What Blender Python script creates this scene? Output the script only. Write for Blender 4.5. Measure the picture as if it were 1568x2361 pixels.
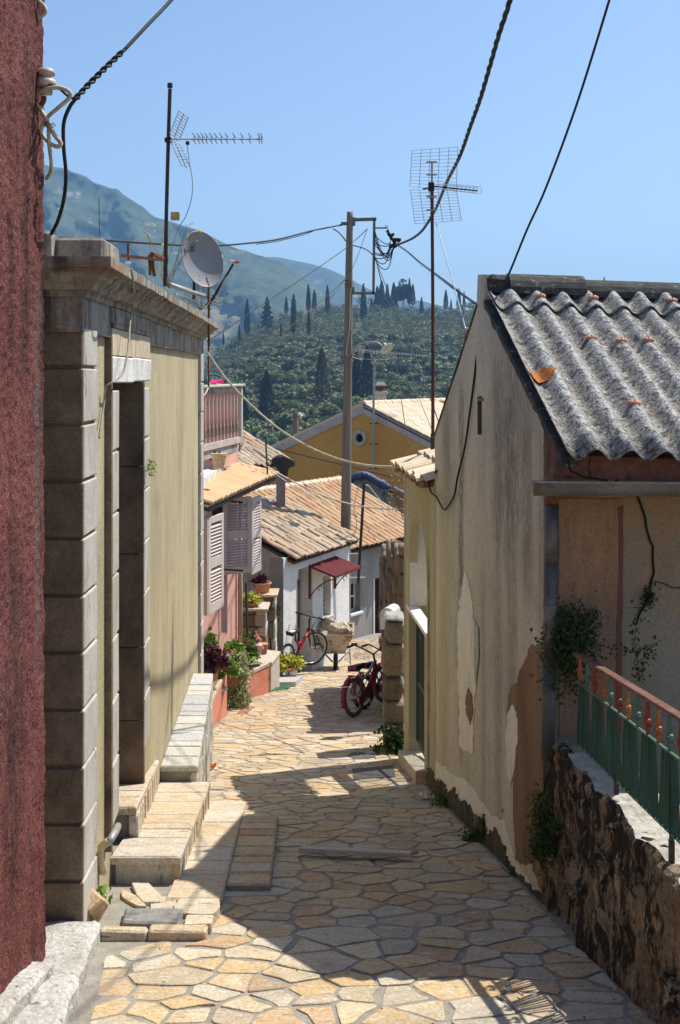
import bpy, math, random
from mathutils import Vector, Matrix, noise
V = Vector
R = random.Random(7)
sc = bpy.context.scene
for o in list(bpy.data.objects): bpy.data.objects.remove(o)
C = sc.collection
# ------------------------------------------------------------------ camera
F, CX, VH = 2500.0, 784.0, 859.0          # focal length in photo units, principal column, horizon row
cam = bpy.data.cameras.new('camera'); co = bpy.data.objects.new('camera', cam); C.objects.link(co)
co.location = (0, 0, 0); co.rotation_euler = (math.radians(90), 0, 0)
cam.sensor_fit = 'VERTICAL'; cam.sensor_height = 36; cam.sensor_width = 24
cam.lens = 36 * F / 2361.0; cam.shift_y = -(1180.5 - VH) / 2361.0; cam.shift_x = 0.0
cam.clip_start = 0.05; cam.clip_end = 12000
sc.camera = co
# ------------------------------------------------------------------ sky, sun, exposure
SUN = V((0.452, 0.290, 0.843)).normalized()
w = bpy.data.worlds.new('World'); sc.world = w; w.use_nodes = True
nt = w.node_tree; nt.nodes.clear()
sky = nt.nodes.new('ShaderNodeTexSky'); sky.sky_type = 'NISHITA'; sky.sun_disc = False
sky.sun_elevation = math.asin(SUN.z); sky.sun_rotation = math.atan2(SUN.x, SUN.y)
sky.air_density = 1.0; sky.dust_density = 0.8; sky.ozone_density = 2.6; sky.altitude = 0
bg = nt.nodes.new('ShaderNodeBackground'); bg.inputs['Strength'].default_value = 0.11
wo = nt.nodes.new('ShaderNodeOutputWorld')
nt.links.new(sky.outputs[0], bg.inputs[0]); nt.links.new(bg.outputs[0], wo.inputs[0])
sl = bpy.data.lights.new('sun', 'SUN'); sl.energy = 4.4; sl.angle = math.radians(0.53); sl.color = (1.0, 0.94, 0.83)
so = bpy.data.objects.new('sun', sl); C.objects.link(so)
so.rotation_euler = SUN.to_track_quat('Z', 'Y').to_euler(); so.location = SUN * 60
vs = sc.view_settings; vs.view_transform = 'Standard'; vs.look = 'None'; vs.exposure = 0.63; vs.gamma = 1.0
vs.use_curve_mapping = False
sc.cycles.max_bounces = 9; sc.cycles.diffuse_bounces = 7; sc.cycles.glossy_bounces = 2
sc.cycles.transparent_max_bounces = 9; sc.cycles.volume_bounces = 0; sc.cycles.use_denoising = True
sc.cycles.caustics_reflective = False; sc.cycles.caustics_refractive = False

# ------------------------------------------------------------------ helpers
def P(u, v, Y): return V(((u - CX) / F * Y, Y, (VH - v) / F * Y))
def lerp(a, b, t): return a + (b - a) * t
def tab(x, pts):
    if x <= pts[0][0]: return pts[0][1]
    for (a, b), (c, d) in zip(pts, pts[1:]):
        if x <= c: return b + (d - b) * (x - a) / (c - a)
    return pts[-1][1]
GT = [(-10, .5), (10, -3.8), (16, -4.94), (21, -5.76), (25, -6.2), (40, -7.0)]
def g(Y): return tab(Y, GT)                         # street level
def LX(Y, o=0.0): return -0.0416 * Y - 1.071 + o    # wall line of the house on the left
def RX(Y, o=0.0): return 1.618 - 0.082 * Y - o      # wall line on the right, o = towards the street
def LP(u, v, o=0.0):
    Y = (2678 - o * F) / (680 - u); return V((LX(Y, o), Y, (VH - v) / F * Y))
def RP(u, v, o=0.0):
    Y = (4045 - o * F) / (u - 579); return V((RX(Y, o), Y, (VH - v) / F * Y))

class MB:
    def __init__(s): s.v = []; s.f = []; s.t = []; s.m = []
    def add(s, vs, fs, tone=None, mi=0):
        b = len(s.v); s.v.extend(tuple(p) for p in vs)
        if tone is None: tone = R.random()
        for f in fs: s.f.append(tuple(b + i for i in f)); s.t.append(tone); s.m.append(mi)
        return s
    def hexa(s, p, **k):      # 8 points: bottom 0-3 (ccw from above), top 4-7
        return s.add(p, [(3,2,1,0),(4,5,6,7),(0,1,5,4),(1,2,6,5),(2,3,7,6),(3,0,4,7)], **k)
    def box(s, o, a, b, c, **k):   # corner + three edge vectors (right-handed)
        o, a, b, c = V(o), V(a), V(b), V(c)
        if a.cross(b).dot(c) < 0: a, b = b, a
        return s.hexa([o, o+a, o+a+b, o+b, o+c, o+a+c, o+a+b+c, o+b+c], **k)
    def bb(s, x0, x1, y0, y1, z0, z1, **k):
        return s.box((x0,y0,z0), (x1-x0,0,0), (0,y1-y0,0), (0,0,z1-z0), **k)
    def cbox(s, o, a, b, c, bev=.01, jit=0.0, **k):   # chamfered block, optional corner jitter
        o, a, b, c = V(o), V(a), V(b), V(c)
        if a.cross(b).dot(c) < 0: a, b = b, a
        la, lb, lc = a.length, b.length, c.length
        na, nb, nc = a/la, b/lb, c/lc
        vs = []; idx = {}
        for i in (0,1):
            for j in (0,1):
                for q in (0,1):
                    p = o + a*i + b*j + c*q
                    if jit: p = p + V((R.uniform(-jit,jit), R.uniform(-jit,jit), R.uniform(-jit,jit)))
                    da = na*(bev if i == 0 else -bev); db = nb*(bev if j == 0 else -bev); dc = nc*(bev if q == 0 else -bev)
                    for ax, d in enumerate((db+dc, da+dc, da+db)):
                        idx[(i,j,q,ax)] = len(vs); vs.append(p+d)
        I = idx; fs = []
        def face(l):
            # orient outwards
            ctr = o + a*.5 + b*.5 + c*.5
            p = [vs[i] for i in l]; n = (p[1]-p[0]).cross(p[2]-p[0])
            m = sum(p, V((0,0,0)))/len(p)
            fs.append(tuple(l) if n.dot(m-ctr) > 0 else tuple(reversed(l)))
        for i in (0,1):
            face([I[(i,0,0,0)], I[(i,1,0,0)], I[(i,1,1,0)], I[(i,0,1,0)]])
            face([I[(0,i,0,1)], I[(1,i,0,1)], I[(1,i,1,1)], I[(0,i,1,1)]])
            face([I[(0,0,i,2)], I[(1,0,i,2)], I[(1,1,i,2)], I[(0,1,i,2)]])
        for j in (0,1):
            for q in (0,1):
                face([I[(0,j,q,1)], I[(1,j,q,1)], I[(1,j,q,2)], I[(0,j,q,2)]])
                face([I[(j,0,q,0)], I[(j,1,q,0)], I[(j,1,q,2)], I[(j,0,q,2)]])
                face([I[(j,q,0,0)], I[(j,q,1,0)], I[(j,q,1,1)], I[(j,q,0,1)]])
                for i in (0,1): face([I[(i,j,q,0)], I[(i,j,q,1)], I[(i,j,q,2)]])
        return s.add(vs, fs, **k)
    def tube(s, path, r, n=6, cap=True, **k):
        path = [V(p) for p in path]; m = len(path)
        rr = r if isinstance(r, (list, tuple)) else [r]*m
        vs = []; up = None
        for i, p in enumerate(path):
            t = (path[min(i+1, m-1)] - path[max(i-1, 0)])
            if t.length < 1e-9: t = V((0,0,1))
            t.normalize()
            if up is None:
                up = V((0,0,1)) if abs(t.z) < .9 else V((1,0,0))
            x = t.cross(up)
            if x.length < 1e-6: x = t.cross(V((0,1,0)))
            x.normalize(); y = x.cross(t); up = y
            for q in range(n):
                a = 2*math.pi*q/n
                vs.append(p + (x*math.cos(a) + y*math.sin(a))*rr[i])
        fs = []
        for i in range(m-1):
            for q in range(n):
                fs.append((i*n+q, i*n+(q+1)%n, (i+1)*n+(q+1)%n, (i+1)*n+q))
        if cap: fs.append(tuple(range(n))[::-1]); fs.append(tuple((m-1)*n+q for q in range(n)))
        return s.add(vs, fs, **k)
    def lathe(s, prof, o=(0,0,0), n=14, axis=None, sx=1, sy=1, **k):
        o = V(o); q = axis.to_track_quat('Z','Y').to_matrix() if axis is not None else Matrix.Identity(3)
        vs = [o + q @ V((r*math.cos(2*math.pi*i/n)*sx, r*math.sin(2*math.pi*i/n)*sy, z)) for r, z in prof for i in range(n)]
        fs = [(j*n+i, j*n+(i+1)%n, (j+1)*n+(i+1)%n, (j+1)*n+i) for j in range(len(prof)-1) for i in range(n)]
        fs.append(tuple(range(n))[::-1]); fs.append(tuple((len(prof)-1)*n+i for i in range(n)))
        return s.add(vs, fs, **k)
    def torus(s, c, ax, R0, r, n=28, m=6, **k):
        c = V(c); q = V(ax).to_track_quat('Z','Y').to_matrix(); vs = []; fs = []
        for i in range(n):
            a = 2*math.pi*i/n
            for j in range(m):
                b = 2*math.pi*j/m
                vs.append(c + q @ V(((R0+r*math.cos(b))*math.cos(a), (R0+r*math.cos(b))*math.sin(a), r*math.sin(b))))
        for i in range(n):
            for j in range(m):
                fs.append((i*m+j, ((i+1)%n)*m+j, ((i+1)%n)*m+(j+1)%m, i*m+(j+1)%m))
        return s.add(vs, fs, **k)
    def prism(s, poly, d, **k):          # polygon (list of points) extruded along d
        n = len(poly); d = V(d); p = [V(q) for q in poly]
        nn = V((0,0,0))
        for i in range(n): nn += p[i].cross(p[(i+1)%n])
        if nn.dot(d) > 0: p = p[::-1]
        vs = p + [q + d for q in p]
        fs = [tuple(range(n)), tuple(range(2*n-1, n-1, -1))] + [(i, i+n, (i+1)%n+n, (i+1)%n) for i in range(n)]
        return s.add(vs, fs, **k)
    def quad(s, a, b, c, d, **k): return s.add([a,b,c,d], [(0,1,2,3)], **k)
    def leaf(s, c, size, aspect=.6, d=None, **k):
        d = V(d) if d is not None else V((R.gauss(0,1), R.gauss(0,1), R.gauss(0,1)))
        d.normalize(); e = d.orthogonal(); e.rotate(Matrix.Rotation(R.uniform(0, 6.28), 3, d)); h = d*size*.5; e = e*size*aspect*.5
        c = V(c)
        return s.add([c-h, c+e, c+h, c-e], [(0,1,2,3)], **k)
    def blob(s, c, rad, n, size, aspect=.6, shell=.45, droop=0.0, tone=None):
        c = V(c); rad = V(rad) if not isinstance(rad, (int, float)) else V((rad,)*3)
        for _ in range(n):
            d = V((R.gauss(0,1), R.gauss(0,1), R.gauss(0,1))).normalized()
            q = lerp(shell, 1.0, R.random()**.7)
            s.leaf(c + V((d.x*rad.x*q, d.y*rad.y*q, d.z*rad.z*q)), size*R.uniform(.6,1.3), aspect, tone=tone)
        return s
    def mesh(s, name, mats, smooth=False):
        me = bpy.data.meshes.new(name); me.from_pydata(s.v, [], s.f)
        at = me.attributes.new('tone', 'FLOAT', 'FACE'); at.data.foreach_set('value', s.t)
        for m in (mats if isinstance(mats, (list, tuple)) else [mats]): me.materials.append(m)
        me.polygons.foreach_set('material_index', s.m)
        if smooth: me.polygons.foreach_set('use_smooth', [True]*len(s.f))
        me.update(); return me
    def build(s, name, mat, parent=None, smooth=False):
        o = bpy.data.objects.new(name, s.mesh(name, mat, smooth)); C.objects.link(o)
        if parent is not None: adopt(o, parent)
        return o
def wmat(o):
    return (wmat(o.parent) @ o.matrix_parent_inverse if o.parent else Matrix.Identity(4)) @ o.matrix_basis
def adopt(o, parent):
    o.parent = parent; o.matrix_parent_inverse = wmat(parent).inverted(); return o
def tag(o, label=None, cat=None, group=None, kind=None):
    if label: o['label'] = label
    if cat: o['category'] = cat
    if group: o['group'] = group
    if kind: o['kind'] = kind
    return o
def thing(name, loc, label, cat, group=None):
    o = bpy.data.objects.new(name, None); C.objects.link(o); o.location = V(loc); o.empty_display_size = .1
    return tag(o, label, cat, group)
def struct(o): o['kind'] = 'structure'; return o
def inst(name, me, mat4, parent):
    o = bpy.data.objects.new(name, me); C.objects.link(o)
    if parent is not None:
        adopt(o, parent)
    o.matrix_basis = mat4; return o
def spline(pts, n=8):
    pts = [V(p) for p in pts]; out = []
    for i in range(len(pts)-1):
        a, b, c, d = pts[max(i-1,0)], pts[i], pts[i+1], pts[min(i+2, len(pts)-1)]
        for k in range(n):
            t = k/n
            out.append(.5*((2*b) + (c-a)*t + (2*a-5*b+4*c-d)*t*t + (3*b-a-3*c+d)*t*t*t))
    out.append(pts[-1]); return out
def SP(*a, n=6): return spline([P(*q) for q in a], n)

# ------------------------------------------------------------------ materials
class NT:
    def __init__(s, name):
        s.m = bpy.data.materials.new(name); s.m.use_nodes = True; s.t = s.m.node_tree; s.t.nodes.clear()
        s.o = s.n('ShaderNodeOutputMaterial'); s.b = s.n('ShaderNodeBsdfPrincipled'); s.l(s.b.outputs[0], s.o.inputs[0])
        s.tc = s.n('ShaderNodeTexCoord')
    def n(s, t, **k):
        x = s.t.nodes.new(t)
        for a, b in k.items(): setattr(x, a, b)
        return x
    def l(s, a, b): s.t.links.new(a, b)
    def noise(s, scale, detail=4, rough=.6, sv=(1,1,1), off=0.0, coord='Object', dist=0.0):
        mp = s.n('ShaderNodeMapping'); mp.inputs['Scale'].default_value = sv; mp.inputs['Location'].default_value = (off, off*1.7, off*.6)
        s.l(s.tc.outputs[coord], mp.inputs[0])
        x = s.n('ShaderNodeTexNoise'); x.inputs['Scale'].default_value = scale; x.inputs['Detail'].default_value = detail
        x.inputs['Roughness'].default_value = rough; x.inputs['Distortion'].default_value = dist
        s.l(mp.outputs[0], x.inputs['Vector']); return x.outputs['Fac']
    def ramp(s, fac, cols):
        r = s.n('ShaderNodeValToRGB'); e = r.color_ramp.elements
        pos = [i/(len(cols)-1) if len(c) == 3 else c[3] for i, c in enumerate(cols)]
        while len(e) < len(cols): e.new(.5)
        for x, p, c in zip(e, pos, cols): x.position = p; x.color = (c[0], c[1], c[2], 1)
        s.l(fac, r.inputs[0]); return r.outputs[0]
    def step(s, fac, lo, hi, a=1.0):
        r = s.n('ShaderNodeMapRange', interpolation_type='SMOOTHSTEP')
        r.inputs[1].default_value = lo; r.inputs[2].default_value = hi; r.inputs[3].default_value = 0; r.inputs[4].default_value = a
        s.l(fac, r.inputs[0]); return r.outputs[0]
    def mix(s, fac, a, b, mode='MIX'):
        x = s.n('ShaderNodeMix', data_type='RGBA', blend_type=mode)
        if isinstance(fac, float): x.inputs[0].default_value = fac
        else: s.l(fac, x.inputs[0])
        for q, i in ((a, 6), (b, 7)):
            if isinstance(q, tuple): x.inputs[i].default_value = (q[0], q[1], q[2], 1)
            else: s.l(q, x.inputs[i])
        return x.outputs[2]
def mat(name, cols, scale=4.0, sv=(1,1,1), rough=.85, layers=(), bump=.25, bscale=60.0, bdist=.01, tone=None, tonemix=.75,
        metal=0.0, coord='Object', rnd=None, spec=.3, fine=.25, bsv=(1,1,1), trans=0.0, b2=None, streaks=()):
    """cols: ramp over a noise; layers: dicts c, s, sv, lo, hi, a mixed on top; tone: ramp driven by the 'tone' attribute; rnd: by object random"""
    x = NT(name)
    col = x.ramp(x.step(x.noise(scale, 5, .62, sv, coord=coord), .3, .7), cols)
    if tone:
        at = x.n('ShaderNodeAttribute', attribute_name='tone'); col = x.mix(tonemix, col, x.ramp(at.outputs['Fac'], tone))
    if rnd:
        oi = x.n('ShaderNodeObjectInfo'); col = x.mix(tonemix, col, x.ramp(oi.outputs['Random'], rnd))
    for i, L in enumerate(layers):
        f = x.step(x.noise(L.get('s', 3), L.get('d', 5), L.get('r', .65), L.get('sv', (1,1,1)), off=3.1*i+1.7, coord=coord, dist=L.get('dist', 0)), L.get('lo', .5), L.get('hi', .65), L.get('a', .8))
        col = x.mix(f, col, L['c'])
    for (ax, c0, wd, zt, zb, cc, am) in streaks:      # run-down stains: place along the wall, half width, top and bottom height
        sp_ = x.n('ShaderNodeSeparateXYZ'); x.l(x.tc.outputs[coord], sp_.inputs[0])
        wob = x.n('ShaderNodeMath', operation='MULTIPLY_ADD'); x.l(x.noise(2.5, 3, .6, (1,1,.5), off=c0), wob.inputs[0]); wob.inputs[1].default_value = wd*1.4; x.l(sp_.outputs[ax], wob.inputs[2])
        d_ = x.n('ShaderNodeMath', operation='SUBTRACT'); x.l(wob.outputs[0], d_.inputs[0]); d_.inputs[1].default_value = c0 + wd*.7
        ab = x.n('ShaderNodeMath', operation='ABSOLUTE'); x.l(d_.outputs[0], ab.inputs[0])
        f1 = x.step(ab.outputs[0], wd, wd*.15, 1.0); f2 = x.step(sp_.outputs[2], zb, zb + .5, 1.0); f3 = x.step(sp_.outputs[2], zt, zt - .35, 1.0)
        m1 = x.n('ShaderNodeMath', operation='MULTIPLY'); x.l(f1, m1.inputs[0]); x.l(f2, m1.inputs[1])
        m2 = x.n('ShaderNodeMath', operation='MULTIPLY'); x.l(m1.outputs[0], m2.inputs[0]); x.l(f3, m2.inputs[1])
        m3 = x.n('ShaderNodeMath', operation='MULTIPLY'); x.l(m2.outputs[0], m3.inputs[0]); x.l(x.step(x.noise(22, 4, .75, (1,1,.35), off=c0+2), .25, .62, am), m3.inputs[1])
        col = x.mix(m3.outputs[0], col, cc)
    if fine:
        f = x.noise(bscale*1.3, 3, .7, bsv, off=9, coord=coord)
        k = x.ramp(x.step(f, .25, .75), [(1-fine,)*3, (1+fine*.6,)*3]); col = x.mix(1.0, col, k, 'MULTIPLY')
    x.l(col, x.b.inputs['Base Color'])
    x.b.inputs['Roughness'].default_value = rough; x.b.inputs['Metallic'].default_value = metal
    x.b.inputs['Specular IOR Level'].default_value = spec
    if bump:
        bn = x.n('ShaderNodeBump'); bn.inputs['Strength'].default_value = bump; bn.inputs['Distance'].default_value = bdist
        x.l(x.noise(bscale, 5, .65, bsv, off=5, coord=coord), bn.inputs['Height'])
        last = bn
        if b2:
            b3 = x.n('ShaderNodeBump'); b3.inputs['Strength'].default_value = b2[0]; b3.inputs['Distance'].default_value = b2[1]
            x.l(x.noise(b2[2], 4, .6, b2[3] if len(b2) > 3 else (1,1,1), off=2, coord=coord), b3.inputs['Height']); x.l(bn.outputs[0], b3.inputs['Normal']); last = b3
        x.l(last.outputs[0], x.b.inputs['Normal'])
    if trans:
        tr = x.n('ShaderNodeBsdfTranslucent'); ms = x.n('ShaderNodeMixShader'); ms.inputs[0].default_value = trans
        x.l(col, tr.inputs[0]); x.l(x.b.outputs[0], ms.inputs[1]); x.l(tr.outputs[0], ms.inputs[2]); x.l(ms.outputs[0], x.o.inputs[0])
    return x.m
def flat(name, c, rough=.6, metal=0.0, var=.25, scale=30, bump=.1):
    return mat(name, [tuple(q*(1-var) for q in c), tuple(min(1, q*(1+var)) for q in c)], scale=scale, rough=rough, metal=metal, bump=bump, fine=.12, bscale=90, bdist=.003)
BLK = (.018,.017,.016)
M = {}
STONE_T = [(.39,.31,.20),(.60,.45,.25),(.56,.34,.15),(.64,.58,.45),(.44,.385,.29),(.60,.41,.19),(.42,.365,.28),(.63,.47,.23),(.47,.26,.13),(.65,.53,.34),(.51,.44,.33),(.60,.545,.42),(.57,.37,.175)]
M['paving'] = mat('paving_stone', [(.42,.32,.205),(.56,.46,.33)], scale=9, tone=STONE_T, tonemix=.78, rough=.78, bump=.55, bscale=48, bdist=.012, fine=.3, b2=(.5,.02,11,(1,1.6,1)),
    layers=[dict(c=(.52,.31,.14), s=7, lo=.52, hi=.68, a=.6), dict(c=(.62,.59,.52), s=13, sv=(1,2.2,1), lo=.53, hi=.66, a=.6), dict(c=(.22,.17,.12), s=17, sv=(.7,2.5,1), lo=.6, hi=.66, a=.6), dict(c=(.13,.11,.09), s=70, lo=.62, hi=.70, a=.7), dict(c=(.22,.205,.18), s=1.5, lo=.48, hi=.72, a=.5)])
M['mortar'] = mat('mortar', [(.24,.22,.185),(.34,.315,.27)], scale=6, rough=.95, bump=.5, bscale=70, bdist=.01, layers=[dict(c=(.09,.08,.07), s=14, lo=.6, hi=.75, a=.6), dict(c=(.28,.26,.23), s=2, lo=.55, hi=.8, a=.5)])
M['slab'] = mat('step_slab', [(.50,.40,.27),(.60,.53,.42)], scale=4, tone=[(.62,.58,.50),(.50,.37,.22),(.56,.44,.30),(.52,.48,.41),(.60,.52,.40)], tonemix=.6, rough=.75, bump=.6, bscale=40, bdist=.012, fine=.28, b2=(.6,.03,8,(.6,2,2)),
    layers=[dict(c=(.46,.28,.13), s=6, sv=(1,2,1), lo=.52, hi=.70, a=.65), dict(c=(.68,.66,.60), s=9, lo=.55, hi=.68, a=.6), dict(c=(.17,.13,.09), s=10, sv=(.45,3.5,3), lo=.605, hi=.645, a=.85, dist=.6), dict(c=(.25,.22,.19), s=30, lo=.66, hi=.74, a=.6)])
M['wallstone'] = mat('wall_stone', [(.40,.35,.28),(.55,.51,.44)], scale=6, tone=[(.30,.26,.21),(.5,.46,.39),(.58,.55,.49),(.42,.36,.27)], rough=.85, bump=.5, bscale=30, bdist=.02, bsv=(1,1,.4),
    layers=[dict(c=(.12,.1,.085), s=10, sv=(1,1,.25), lo=.6, hi=.68, a=.8)])
M['capgrey'] = mat('cap_slate', [(.38,.37,.35),(.52,.50,.46)], scale=5, tone=[(.34,.35,.35),(.50,.50,.48),(.55,.51,.43),(.42,.42,.41)], rough=.8, bump=.35, bscale=30, bdist=.01,
    layers=[dict(c=(.62,.6,.55), s=5, lo=.55, hi=.7, a=.6), dict(c=(.2,.17,.13), s=9, sv=(.6,3,3), lo=.62, hi=.68, a=.7)])
M['beige'] = mat('beige_plaster', [(.42,.355,.215),(.53,.455,.29)], scale=1.6, sv=(1,1,.45), rough=.92, bump=.6, bscale=85, bdist=.008, fine=.35, b2=(.4,.02,6),
    layers=[dict(c=(.30,.235,.14), s=2.0, sv=(1,1,.28), lo=.45, hi=.78, a=.75, r=.65), dict(c=(.60,.54,.37), s=4, sv=(1,1,.3), lo=.5, hi=.75, a=.45, r=.65), dict(c=(.18,.155,.10), s=4.5, sv=(1,1,.2), lo=.54, hi=.80, a=.6, r=.75), dict(c=(.20,.185,.13), s=1.1, lo=.52, hi=.78, a=.5), dict(c=(.14,.125,.09), s=45, sv=(1,1,.4), lo=.58, hi=.72, a=.45)])
M['quoin'] = mat('grey_quoin_stone', [(.38,.355,.31),(.51,.485,.43)], scale=3, sv=(2,2,.6), rough=.9, bump=.3, bscale=60, bdist=.008, fine=.2,
    layers=[dict(c=(.62,.61,.58), s=7, sv=(3,3,.3), lo=.55, hi=.7, a=.5), dict(c=(.13,.115,.09), s=9, sv=(2,2,.35), lo=.58, hi=.70, a=.8), dict(c=(.30,.22,.13), s=2.5, lo=.54, hi=.72, a=.5)])
M['quoin_b'] = mat('dark_brown_stone', [(.15,.108,.072),(.235,.175,.12)], scale=4, sv=(1.5,1,1), rough=.95, bump=.3, bscale=55, bdist=.008, fine=.28,  # darker and browner than quoin, mostly on faces turned towards the camera
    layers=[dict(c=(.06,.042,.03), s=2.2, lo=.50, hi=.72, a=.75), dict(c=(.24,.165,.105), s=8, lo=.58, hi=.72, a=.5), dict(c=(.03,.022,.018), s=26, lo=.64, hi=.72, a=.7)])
M['frieze'] = mat('weathered_cornice', [(.25,.23,.195),(.38,.355,.305)], scale=3, sv=(2,2,.5), rough=.95, bump=.4, bscale=45, bdist=.01, fine=.25,
    layers=[dict(c=(.06,.055,.05), s=5, sv=(1.5,1.5,.3), lo=.45, hi=.66, a=.9), dict(c=(.24,.14,.065), s=4, sv=(1,1,2), lo=.48, hi=.64, a=.75), dict(c=(.6,.58,.52), s=9, sv=(3,2,.4), lo=.63, hi=.74, a=.6)])
M['cream_stone'] = mat('cream_voussoir', [(.47,.38,.25),(.57,.49,.36)], scale=6, sv=(1,1,.5), rough=.9, bump=.3, bscale=50, bdist=.006, layers=[dict(c=(.30,.2,.11), s=5, lo=.58, hi=.75, a=.5)])
M['ledge'] = mat('stained_limewash', [(.42,.40,.36),(.58,.56,.52)], scale=4, rough=.92, bump=.8, bscale=30, bdist=.03, fine=.3, b2=(.6,.03,9), layers=[dict(c=(.34,.27,.18), s=2.4, lo=.5, hi=.66, a=.65), dict(c=(.62,.61,.58), s=6, lo=.54, hi=.66, a=.6), dict(c=(.15,.13,.11), s=17, lo=.6, hi=.68, a=.7)])
M['white_lime'] = mat('white_limewash', [(.58,.57,.53),(.74,.73,.70)], scale=7, rough=.9, bump=.5, bscale=40, bdist=.012, layers=[dict(c=(.22,.2,.17), s=11, lo=.62, hi=.70, a=.7), dict(c=(.5,.44,.34), s=2.5, lo=.56, hi=.75, a=.5)])
M['red'] = mat('red_roughcast', [(.22,.058,.050),(.38,.125,.105)], scale=2.5, rough=.95, bump=1.0, bscale=130, bdist=.03, fine=.75, b2=(1.0,.03,60,(1,1,.6)),
    layers=[dict(c=(.52,.38,.35), s=150, sv=(1,1,.6), lo=.585, hi=.64, a=.8), dict(c=(.05,.02,.02), s=120, sv=(1,1,.6), lo=.56, hi=.63, a=.75), dict(c=(.46,.27,.25), s=75, sv=(1,1,.5), lo=.6, hi=.7, a=.6), dict(c=(.06,.035,.033), s=3, sv=(1.5,1.5,.3), lo=.53, hi=.68, a=.75), dict(c=(.46,.22,.21), s=1.1, sv=(1,1,.6), lo=.52, hi=.75, a=.5), dict(c=(.33,.30,.27), s=5, sv=(2,2,.5), lo=.66, hi=.76, a=.6)],
    streaks=[(1,4.52,.10,1.05,-.3,(.05,.03,.03),.8), (1,4.32,.07,.8,-.2,(.06,.035,.033),.75), (1,4.68,.07,.5,-1.5,(.26,.23,.21),.6), (1,4.42,.12,-.6,-1.9,(.07,.04,.037),.6)])
BK, GY = (.13,.12,.11), (.27,.245,.215)
M['rplaster'] = mat('mottled_grey_plaster', [(.60,.535,.42),(.70,.635,.52)], scale=1.3, sv=(1,1,.6), rough=.92, bump=.6, bscale=90, bdist=.008, fine=.4, b2=(.35,.02,4),
    layers=[dict(c=(.48,.44,.385), s=1.5, sv=(1,1,.7), lo=.48, hi=.75, a=.7, r=.6), dict(c=(.36,.33,.29), s=3.4, sv=(1,1,.6), lo=.50, hi=.76, a=.6, r=.72), dict(c=(.10,.09,.08), s=75, sv=(1,1,.55), lo=.55, hi=.68, a=.6), dict(c=(.12,.11,.10), s=28, sv=(1,1,.3), lo=.62, hi=.74, a=.5)],
    streaks=[(1,8.35,.16,.05,-3.2,BK,.85), (1,6.75,.22,.1,-2.4,GY,.75), (1,7.1,.18,.2,-3.2,GY,.7), (1,6.35,.16,-.1,-1.6,BK,.6), (1,8.95,.22,-.1,-1.3,BK,.7), (1,6.05,.12,-.2,-2,GY,.6), (1,9.05,.35,-.6,-4,(.45,.42,.22),.7), (1,6.75,.75,.7,-1.3,BK,.55), (1,8.9,.5,.3,-1.4,GY,.5), (1,7.55,.12,-1.2,-3.4,GY,.6)])
M['ashplaster'] = mat('pale_patch_plaster', [(.78,.72,.62),(.86,.82,.74)], scale=5, sv=(1,1,.5), rough=.9, bump=.2, bscale=50, bdist=.005, layers=[dict(c=(.40,.34,.25), s=4, sv=(1,1,.3), lo=.56, hi=.74, a=.6), dict(c=(.2,.16,.11), s=14, sv=(1,1,.3), lo=.66, hi=.72, a=.6)])
M['greenwash'] = mat('pale_green_wash', [(.40,.45,.34),(.50,.53,.42)], scale=6, rough=.9, bump=.15)
M['bareplaster'] = mat('bare_brown_render', [(.20,.12,.065),(.30,.20,.115)], scale=4, sv=(1,1,.3), rough=.95, bump=.5, bscale=60, bdist=.01, fine=.3, layers=[dict(c=(.12,.075,.042), s=6, sv=(1,1,.25), lo=.55, hi=.7, a=.7), dict(c=(.42,.31,.2), s=12, sv=(1,1,.3), lo=.64, hi=.72, a=.6)])
M['backwall'] = mat('grey_brown_plaster', [(.25,.215,.16),(.33,.29,.225)], scale=1.5, sv=(1,1,.6), rough=.95, bump=.3, bscale=60, bdist=.006, fine=.22,  # grey-brown plaster base with ochre and dark blotches
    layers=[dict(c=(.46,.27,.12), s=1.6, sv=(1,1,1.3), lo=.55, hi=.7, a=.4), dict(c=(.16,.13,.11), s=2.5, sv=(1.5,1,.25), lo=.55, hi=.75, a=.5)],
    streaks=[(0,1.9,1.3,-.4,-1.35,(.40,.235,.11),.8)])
M['pinkstain'] = mat('pink_brown_plaster', [(.23,.135,.09),(.32,.205,.145)], scale=4, sv=(3,1,.2), rough=.95, bump=.3, layers=[dict(c=(.17,.11,.075), s=4, sv=(1.4,1,.35), lo=.52, hi=.72, a=.7), dict(c=(.42,.33,.24), s=7, sv=(2,1,.3), lo=.6, hi=.74, a=.5)],
    streaks=[(0,1.35,.5,-.4,-1.5,(.40,.235,.11),.75)])
M['redbrown'] = mat('red_brown_soffit', [(.13,.06,.045),(.22,.105,.075)], scale=5, rough=.95, bump=.5, bscale=30, bdist=.015, layers=[dict(c=(.05,.04,.037), s=7, lo=.55, hi=.66, a=.8)])
M['retain'] = mat('blackened_wall', [(.24,.17,.11),(.38,.30,.215)], scale=6, sv=(1,1,.5), rough=.97, bump=1.0, bscale=34, bdist=.04, fine=.45, b2=(1.0,.06,9,(1,1,.5)),
    layers=[dict(c=(.20,.105,.05), s=4, lo=.52, hi=.66, a=.6), dict(c=(.020,.016,.013), s=5.5, sv=(1,1,.38), lo=.46, hi=.55, a=.95, r=.75), dict(c=(.52,.43,.32), s=15, sv=(1,1,.25), lo=.575, hi=.63, a=.85, r=.7), dict(c=(.03,.025,.02), s=38, sv=(1,1,.4), lo=.57, hi=.64, a=.8)])
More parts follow.
